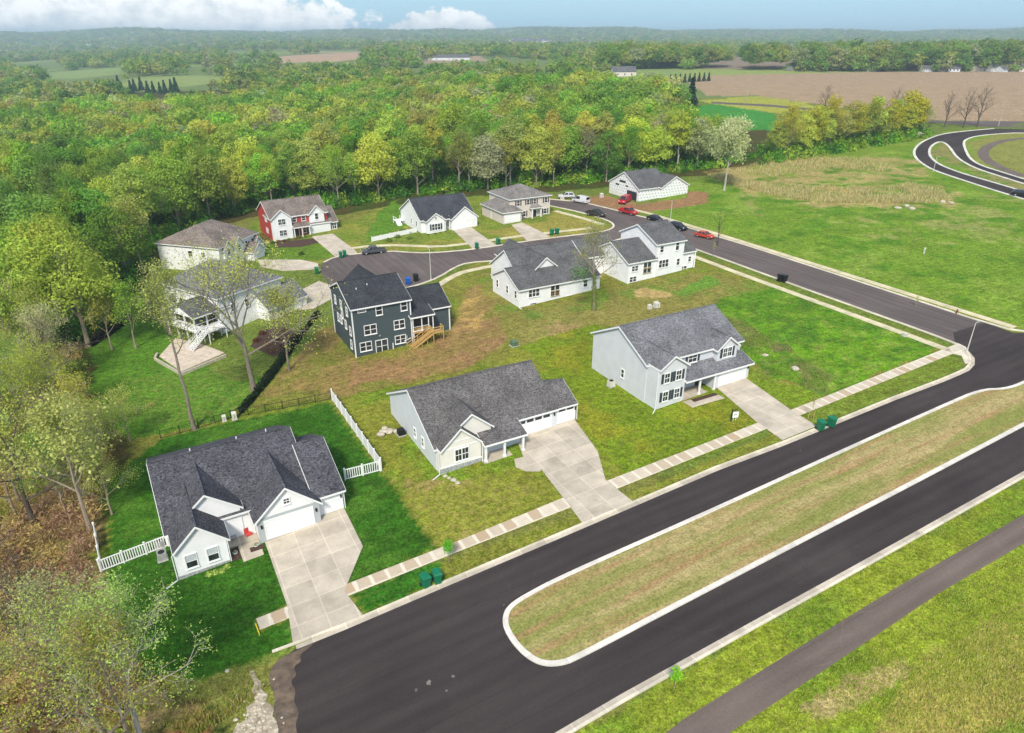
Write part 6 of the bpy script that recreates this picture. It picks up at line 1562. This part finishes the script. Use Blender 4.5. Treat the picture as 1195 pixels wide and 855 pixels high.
# stones
rr = np.random.default_rng(9)
def boulder(p, s, label, group=None, seed=0, m='rock'):
    r2 = np.random.default_rng(seed); import bmesh
    bm = bmesh.new(); bmesh.ops.create_icosphere(bm, subdivisions=2, radius=1)
    ax = r2.uniform(.7, 1.25, 3); dirs = sphere_dirs(5, r2); am = r2.uniform(-.25, .2, 5)
    for v in bm.verts:
        c = np.array(v.co); k = 1 + (np.exp(4*(dirs @ c - 1)) * am).sum() + r2.normal(0, .05); c = c * k * ax * np.array([1, 1, .6]); v.co = c * s
    me = bpy.data.meshes.new('boulder'); bm.to_mesh(me); bm.free(); o = link('boulder', me, M[m]); o.location = tuple(p + np.array([0, 0, s * .2])); return tag(o, label, 'rock', group)
for i, (x, y, s) in enumerate([(-2.6, 12.6, .55), (-1.9, 12.2, .6), (-2.2, 13.2, .5), (-1.2, 11.8, .45), (-3.1, 12.0, .4)]): boulder(loc(HB, x, y), s, 'pale rock in the pile at the back left of the weathered grey ranch', 'rocks behind the ranch', i)
for i, (x, y, s) in enumerate([(.6, -1.2, .3), (.9, -1.9, .34), (1.1, -2.6, .38), (.4, -.6, .28)]): boulder(loc(HB, x, y), s, 'pale rock below the corner downspout of the ranch', 'rocks below the downspout', 20 + i)
for i in range(70):
    px, py = 300 + rr.normal(0, 13), 840 + rr.normal(0, 20)
    boulder(P(px, py), rr.uniform(.05, .17), 'pale rubble stone in the heap at the end of the road', 'rubble at the road end', 40 + i)
sheet('dirt_patch', chaikin([(318, 776), (330, 766), (352, 757), (368, 748), (360, 757), (350, 764), (352, 772), (342, 778), (347, 788), (338, 795), (346, 806), (342, 818), (350, 832), (344, 846), (350, 866), (338, 880), (322, 876), (326, 850), (318, 830), (322, 812), (312, 794)], 3, True), .028, M['silt'], 'brown silt washed over the end of the asphalt', 'dirt')
sheet('gravel_patch', [(291, 784), (296, 782), (299, 790), (305, 796), (304, 803), (312, 811), (310, 818), (320, 826), (318, 836), (328, 846), (331, 872), (318, 884), (290, 880), (282, 862), (270, 858), (276, 846), (290, 838), (287, 826), (298, 818), (294, 806), (297, 798)], .02, M['gravel'], 'washed-out gravel beside the road end', 'gravel')
boulder(P(893, 415), .5, 'pale boulder on the vacant lot', None, 80); boulder(P(928, 431), .6, 'larger pale boulder lower on the vacant lot', None, 81)
for i, (px, py) in enumerate([(1048, 243), (1058, 241), (1064, 244)]): boulder(P(px, py), .8, 'pale rock at the outlet by the reeds', 'rocks by the reeds', 82 + i)
for i, (px, py) in enumerate([(1100, 236), (1110, 237)]): boulder(P(px, py), .7, 'small rock at the end of the reeds', 'rocks at the reed end', 86 + i)
# marker posts in the meadow
o = empty('vent_stack', P(1078, 296), 0, 'pale pipe standing in the meadow', 'pipe'); MB().tube([(0,0,0),(0,0,1.2)], [.14,.14], 10).build('pipe', M['pole'], o); MB().tube([(0,0,1.2),(0,0,1.3)], [.2,.16], 10).build('cap', M['white'], o)
# utility poles by the county road
for px, py, hh, lb in ((871, 118, 9, 'wooden utility pole by the bright green field'), (1165, 147, 10, 'utility pole right of the leafless trees')):
    o = empty('utility_pole', P(px, py), 0, lb, 'utility pole'); MB().tube([(0,0,0),(0,0,hh)], [.16,.1], 8).build('pole', M['barkP'], o); MB().bar((-1.1,0,hh-.7),(1.1,0,hh-.7),.12).build('crossarm', M['barkP'], o)

# ------------------------------------------------------------------ vehicles
PAINT = {}
def paint(nm, c, metal=0.2):
    if nm not in PAINT: PAINT[nm] = plain('paint_' + nm, c, .28, .5, metal, var=.03)
    return PAINT[nm]
def car(name, p0, p1, color, label, kind='car', cat='car', cm=(.3, .3, .3)):
    """p0 nose, p1 tail on the ground"""
    a, b = np.array(p0[:2]), np.array(p1[:2]); c = (a + b) / 2; an = math.atan2(a[1]-b[1], a[0]-b[0]); sx = 1.0
    o = empty(name, (c[0], c[1], float(tz(*c)) + .03), an, label, cat); pm = paint(color, cm)
    D = {'car': dict(L=4.6, W=1.8, low=[(-2.3,.35),(-2.3,.85),(-1.9,.95),(1.0,.92),(2.15,.75),(2.3,.55),(2.3,.3)], cab=[(-1.75,.93),(-1.15,1.42),(.25,1.45),(1.05,.93)]),
         'suv': dict(L=4.8, W=1.9, low=[(-2.4,.42),(-2.4,1.0),(-2.2,1.08),(1.1,1.05),(2.25,.95),(2.4,.7),(2.4,.4)], cab=[(-2.2,1.06),(-1.9,1.68),(.3,1.72),(1.1,1.05)]),
         'van': dict(L=5.2, W=2.0, low=[(-2.6,.4),(-2.6,1.1),(-2.5,1.15),(1.6,1.1),(2.45,.95),(2.6,.7),(2.6,.4)], cab=[(-2.5,1.12),(-2.4,2.0),(.9,2.05),(1.75,1.1)]),
         'pickup': dict(L=5.6, W=1.95, low=[(-2.8,.5),(-2.8,1.05),(-.95,1.05),(1.3,1.05),(2.65,.98),(2.8,.75),(2.8,.45)], cab=[(-.95,1.05),(-.75,1.78),(.65,1.82),(1.45,1.05)])}[kind]
    W = D['W'] / 2; m = MB()
    pr = D['low']
    m.slab([(x, -W, z) for x, z in pr][::-1], (0, 2*W, 0))
    cb = D['cab']; ti = .18
    n = len(cb); m.add([(x, -W + (0.03 if z < 1.2 else ti), z) for x, z in cb] + [(x, W - (0.03 if z < 1.2 else ti), z) for x, z in cb], [tuple(range(n)), tuple(range(2*n-1, n-1, -1))] + [((i+1) % n, i, n+i, n+(i+1) % n) for i in range(n)])
    if kind == 'pickup':
        m = MB(); m.slab([(x, -W, z) for x, z in [(-2.8,.5),(-2.8,.62),(-.95,.62),(-.95,1.05),(1.3,1.05),(2.65,.98),(2.8,.75),(2.8,.45)]][::-1], (0, 2*W, 0))
        for y in (-W, W - .1): m.box(-2.8, -.96, y, y + .1, .62, 1.08)
        m.box(-2.8, -2.7, -W + .1, W - .1, .62, 1.08)
        m.add([(x, -W + (0.03 if z < 1.2 else ti), z) for x, z in cb] + [(x, W - (0.03 if z < 1.2 else ti), z) for x, z in cb], [tuple(range(n)), tuple(range(2*n-1, n-1, -1))] + [((i+1) % n, i, n+i, n+(i+1) % n) for i in range(n)])
    bo = m.build('body', pm, o); bv = bo.modifiers.new('soft', 'BEVEL'); bv.width = .06; bv.segments = 2; bv.limit_method = 'ANGLE'
    (x0, z0), (x1, z1), (x2, z2), (x3, z3) = cb
    g = MB(); e = .012
    lerp = lambda p, q, t: tuple(np.array(p) * (1 - t) + np.array(q) * t)
    def pane(A, B, C_, D_):  # shrink a quad toward its middle and thicken outward
        q = [np.array(v) for v in (A, B, C_, D_)]; mid = sum(q) / 4; nn = np.cross(q[1]-q[0], q[3]-q[0]); nn /= np.linalg.norm(nn)
        if nn @ (mid - np.array([0, 0, 1.0])) < 0: nn = -nn
        q = [mid + (v - mid) * .84 + nn * .006 for v in q]; MBp = MB().slab([tuple(v) for v in q], nn * .02); return MBp
    Wt, Wb = W - ti, W - .03
    pane((x3, -Wb, z3), (x3, Wb, z3), (x2, Wt, z2), (x2, -Wt, z2)).build('windscreen', M['glass'], o)
    pane((x0, -Wb, z0), (x0, Wb, z0), (x1, Wt, z1), (x1, -Wt, z1)).build('rear_window', M['glass'], o)
    if kind != 'van' or True:
        for sg in (-1, 1):
            xm = (x0 + x3) / 2
            if kind == 'van': pane((xm, sg*Wb, z0), (x3, sg*Wb, z3), (x2, sg*Wt, z2), (xm + .1, sg*Wt, z1)).build('side_window', M['glass'], o)
            else:
                pane((x0 + .1, sg*Wb, z0), (xm, sg*Wb, z0), (xm, sg*Wt, z1), (x1, sg*Wt, z1)).build('side_window', M['glass'], o); pane((xm, sg*Wb, z0), (x3 - .05, sg*Wb, z3), (x2, sg*Wt, z2), (xm, sg*Wt, z2)).build('side_window', M['glass'], o)
    L = D['L'] / 2
    for x in (-L * .6, L * .64):
        for sg in (-1, 1):
            w = MB().tube([(x, sg*(W - .2), .34), (x, sg*(W + .02), .34)], [.34, .34], 16).build('wheel', M['rubber'], o)
            MB().tube([(x, sg*(W + .021), .34), (x, sg*(W + .035), .34)], [.2, .18], 12).build('rim', M['metal'], w)
    zf = pr[-3][1] - .12
    for sg in (-1, 1):
        MB().box(L - .06, L + .012, sg*W*.72 - .2, sg*W*.72 + .2, zf - .02, zf + .12).build('headlight', M['lens'], o)
        MB().box(-L - .012, -L + .06, sg*W*.8 - .12, sg*W*.8 + .12, .72, .92).build('taillight', M['redlens'], o)
        MB().box(x3 - .2, x3 - .05, sg*(W + .02) - .1, sg*(W + .02) + .1, z3 + .02, z3 + .16).build('wing_mirror', M['blackmetal'], o)
    return o
def seg(px, py, du, dv, L):
    p = P(px, py)[:2]; d = U2*du + V2*dv; d = d / np.linalg.norm(d); return p + d*L/2, p - d*L/2
car('pickup_truck', *seg(436, 295.5, -1, .18, 5.6), 'grey', 'grey pickup truck parked on the cul-de-sac', 'pickup', 'pickup truck', (.10, .105, .11))
car('parked_car', *seg(822, 277, .25, -1, 4.6), 'orange', 'orange-red car on the side street by the bare street tree', 'car', 'car', (.62, .07, .03))
car('parked_car', *seg(791, 267.5, .1, -1, 4.8), 'black', 'black car parked by the street lamp', 'suv', 'car', (.012, .012, .013))
car('parked_car', *seg(764.5, 257.5, .1, -1, 4.6), 'black2', 'black car parked farther back, beyond the split-level roof', 'car', 'car', (.014, .014, .016))
car('pickup_truck', *seg(733, 249.5, .2, -1, 5.4), 'red', 'red pickup truck on the side street before the unfinished house', 'pickup', 'pickup truck', (.5, .02, .025))
car('van', *seg(729, 236.5, -.9, -.5, 5.4), 'crimson', 'red van backed up to the open garage', 'van', 'van', (.52, .015, .03))
car('parked_car', *seg(678, 236.5, -.3, 1, 5.2), 'white', 'white pickup-sized van at the street end', 'van', 'van', (.75, .75, .75))
car('parked_car', *seg(661, 231, -.9, .5, 4.8), 'silver', 'silver car beyond the white van at the street end', 'suv', 'car', (.62, .62, .62))
car('parked_car', *seg(695, 252, .3, -1, 5.4), 'brown', 'dark brown pickup truck at the corner of the beige house lawn', 'pickup', 'pickup truck', (.05, .04, .032))
car('parked_car', *seg(1192, 229, .5, -1, 4.8), 'black3', 'dark car on the far loop at the right edge', 'suv', 'car', (.012, .012, .014))
# ------------------------------------------------------------------ far houses
def farhouse(px, py, w, d, h, rz, label, group, wall='whitesiding', roof='roofF'):
    p = P(px, py); o = empty('farm_house', p, rz, label, 'house', group)
    m = MB(); m.slab([(-w/2, -d/2, -1), (-w/2, d/2, -1), (-w/2, d/2, h), (-w/2, 0, h + d*.3), (-w/2, -d/2, h)], (w, 0, 0)); m.build('wall', M[wall], o)
    R = MB()
    for sg in (-1, 1): R.slab([(-w/2 - .4, 0, h + d*.3 + .02), (w/2 + .4, 0, h + d*.3 + .02), (w/2 + .4, sg*(d/2 + .5), h - .28), (-w/2 - .4, sg*(d/2 + .5), h - .28)], (0, 0, .22))
    R.build('roof', M[roof], o); W_ = MB()
    for x in (-w*.3, 0, w*.3): W_.box(x - .5, x + .5, -d/2 - .05, -d/2 - .003, 1.0, 2.3)
    W_.build('window', M['glass'], o)
for i, (px, py, w, h) in enumerate([(1080, 83.4, 9, 3), (1099, 83.2, 8, 3.2), (1112, 83.4, 10, 3), (1141, 83.0, 9, 3.4), (1158, 83.2, 11, 3.6), (1180, 82.8, 9, 5), (1168, 83.6, 7, 3), (1192, 83.2, 9, 3.4), (1015, 83, 9, 3.4), (925, 82, 9, 3.2)]):
    farhouse(px, py, w, 8, h, random.uniform(-.5, .5), 'small pale house half hidden along the far side of the brown field', 'houses along the brown field', 'beigesiding' if i % 2 else 'bluesiding')
farhouse(727, 88.5, 20, 12, 4, .1, 'long pale barn at the edge of the wood', None, 'beigesiding'); farhouse(574, 106, 22, 12, 6, .3, 'pale house roof showing among the trees of the wood', None)
farhouse(925, 69, 22, 14, 6, .2, 'pale farmstead in the trees beyond the brown field', None); farhouse(524, 70, 60, 12, 4, .08, 'long low pale farm building before the far wood', None, 'bluesiding')
for i in range(34):
    px, py = r.uniform(598, 700), r.uniform(47.5, 55); farhouse(px, py, r.uniform(20, 50), 22, r.uniform(7, 13), r.uniform(-.5, .5), 'tiny pale building of the far town', 'buildings of the far town')
for i in range(16):
    px, py = r.choice([r.uniform(0, 210), r.uniform(280, 420), r.uniform(760, 870)]), r.uniform(46, 56); farhouse(px, py, r.uniform(22, 36), 18, r.uniform(6, 9), r.uniform(-.5, .5), 'tiny pale house on the far hillside', 'houses on the far hillside')

# ------------------------------------------------------------------ air, sky, light, camera
hz = MB().box(-8800, 8800, -330, 9900, -40, 112)
t = NT('haze_air'); t.n.remove(t.b); vol = t.new('ShaderNodeVolumePrincipled'); vol.inputs['Color'].default_value = (.66, .80, 1.0, 1); vol.inputs['Density'].default_value = 2.0e-4; vol.inputs['Anisotropy'].default_value = .2
t.L(vol.outputs[0], t.out.inputs['Volume'])
HAZE = True
if HAZE: tag(hz.build('haze', t.m), 'thin blue summer haze over the country', 'haze', kind='stuff')

SUN_EL, SUN_AZ = rad(46), rad(190)      # azimuth clockwise from +y: behind the camera, to the left
w = bpy.data.worlds.new('World'); sc.world = w; w.use_nodes = True; nt = w.node_tree; nt.nodes.clear()
N = nt.nodes.new; Lk = nt.links.new
out = N('ShaderNodeOutputWorld'); bg = N('ShaderNodeBackground'); Lk(bg.outputs[0], out.inputs[0])
sky = N('ShaderNodeTexSky'); sky.sky_type = 'NISHITA'; sky.sun_disc = False; sky.sun_elevation = SUN_EL; sky.sun_rotation = SUN_AZ; sky.air_density = 1.0; sky.dust_density = .6; sky.ozone_density = 1.5
tc = N('ShaderNodeTexCoord'); sx = N('ShaderNodeSeparateXYZ'); Lk(tc.outputs['Generated'], sx.inputs[0])
def wm(op, a, b=0.0, clamp=False):
    n = N('ShaderNodeMath'); n.operation = op; n.use_clamp = clamp
    for i, v in enumerate((a, b)):
        if isinstance(v, bpy.types.NodeSocket): Lk(v, n.inputs[i])
        else: n.inputs[i].default_value = v
    return n.outputs[0]
yy = wm('MAXIMUM', sx.outputs[1], .02)
az_ = wm('DIVIDE', sx.outputs[0], yy); el_ = wm('DIVIDE', sx.outputs[2], yy)
cb_ = N('ShaderNodeCombineXYZ'); Lk(az_, cb_.inputs[0]); Lk(el_, cb_.inputs[1])
def wnoise(s, det, off=0.0, sxy=(1, 1)):
    mp = N('ShaderNodeMapping'); Lk(cb_.outputs[0], mp.inputs[0]); mp.inputs['Scale'].default_value = (*sxy, 1); mp.inputs['Location'].default_value = (off, off, 0)
    n = N('ShaderNodeTexNoise'); Lk(mp.outputs[0], n.inputs['Vector']); n.inputs['Scale'].default_value = s; n.inputs['Detail'].default_value = det; n.inputs['Roughness'].default_value = .58; return n.outputs[0]
n1_ = wnoise(20, 9, 0, (1, 1.6)); n2_ = wnoise(58, 8, 3, (1, 1.3))
def blob(ca, ce, wa, we, amp=1.0):
    a = wm('DIVIDE', wm('SUBTRACT', az_, ca), wa); e = wm('DIVIDE', wm('SUBTRACT', el_, ce), we)
    q = wm('ADD', wm('MULTIPLY', a, a), wm('MULTIPLY', e, e))
    return wm('MULTIPLY', wm('SUBTRACT', 1.0, q), amp)
rag = wm('ADD', wm('MULTIPLY', wm('SUBTRACT', n1_, .5), 1.7), wm('MULTIPLY', wm('SUBTRACT', n2_, .5), 1.0))
c1 = blob(-.56, .012, .37, .075); c2 = blob(-.094, -.004, .076, .038); c3 = blob(.9, .16, .3, .03)
mx = wm('MAXIMUM', wm('MAXIMUM', c1, c2), c3)
mask = wm('MULTIPLY', wm('ADD', mx, rag), 5.5, True)
# broad high cloud overhead softens the daylight
hi = wnoise(2.2, 6, 9); ov = wm('MULTIPLY', wm('SUBTRACT', hi, .35), 2.0, True); elv = wm('MULTIPLY', wm('SUBTRACT', sx.outputs[2], .12), 5.0, True)
hi_m = wm('MULTIPLY', wm('MULTIPLY', ov, elv), .75)
SKY_K = .105
sk = N('ShaderNodeMix'); sk.data_type = 'RGBA'; sk.blend_type = 'MULTIPLY'; sk.inputs[0].default_value = 1.0; Lk(sky.outputs[0], sk.inputs[6]); sk.inputs[7].default_value = (SKY_K, SKY_K, SKY_K, 1)
# low sky: clear pale blue band
lowm = wm('SUBTRACT', 1.0, wm('MULTIPLY', sx.outputs[2], 5.5, True), True)
gr = N('ShaderNodeValToRGB'); e = gr.color_ramp.elements; e[0].position = .0; e[0].color = (.31, .49, .60, 1); e[1].position = .065; e[1].color = (.18, .40, .58, 1); Lk(wm('MAXIMUM', el_, 0.0), gr.inputs[0])
m1 = N('ShaderNodeMix'); m1.data_type = 'RGBA'; Lk(lowm, m1.inputs[0]); Lk(sk.outputs[2], m1.inputs[6]); Lk(gr.outputs[0], m1.inputs[7])
clc = N('ShaderNodeValToRGB'); e = clc.color_ramp.elements; e[0].position = .36; e[0].color = (.40, .45, .50, 1); e[1].position = .62; e[1].color = (.80, .80, .79, 1); Lk(wm('ADD', wm('ADD', wm('MULTIPLY', n1_, .6), wm('MULTIPLY', n2_, .4)), wm('MULTIPLY', el_, 2.0)), clc.inputs[0])
m2 = N('ShaderNodeMix'); m2.data_type = 'RGBA'; Lk(wm('MULTIPLY', mask, .92), m2.inputs[0]); Lk(m1.outputs[2], m2.inputs[6]); Lk(clc.outputs[0], m2.inputs[7])
m3 = N('ShaderNodeMix'); m3.data_type = 'RGBA'; Lk(hi_m, m3.inputs[0]); Lk(m2.outputs[2], m3.inputs[6]); m3.inputs[7].default_value = (.80, .83, .88, 1)
Lk(m3.outputs[2], bg.inputs[0]); bg.inputs[1].default_value = 1.0

sd = bpy.data.lights.new('sun', 'SUN'); sd.energy = 2.9; sd.angle = rad(10); sd.color = (1.0, .935, .83)
so = bpy.data.objects.new('sun', sd); COL.objects.link(so)
dirv = Vector((math.sin(SUN_AZ) * math.cos(SUN_EL), math.cos(SUN_AZ) * math.cos(SUN_EL), math.sin(SUN_EL)))
so.rotation_euler = dirv.to_track_quat('Z', 'Y').to_euler()

cd = bpy.data.cameras.new('camera'); co = bpy.data.objects.new('camera', cd); COL.objects.link(co); sc.camera = co
co.location = (0, 0, CAMH); co.rotation_euler = (PI / 2 - PITCH, 0, 0)
cd.sensor_fit = 'HORIZONTAL'; cd.sensor_width = 36; cd.lens = 36 * FPX / 1195.0; cd.clip_start = .5; cd.clip_end = 30000
sc.view_settings.view_transform = 'Standard'; sc.view_settings.look = 'None'; sc.view_settings.gamma = 1; sc.view_settings.use_curve_mapping = False; sc.view_settings.exposure = 0.64
sc.render.engine = 'CYCLES'; cy = sc.cycles; cy.max_bounces = 6; cy.diffuse_bounces = 3; cy.glossy_bounces = 2; cy.transmission_bounces = 3; cy.volume_bounces = 1; cy.transparent_max_bounces = 6
cy.use_denoising = True; cy.use_adaptive_sampling = True; cy.adaptive_threshold = .02
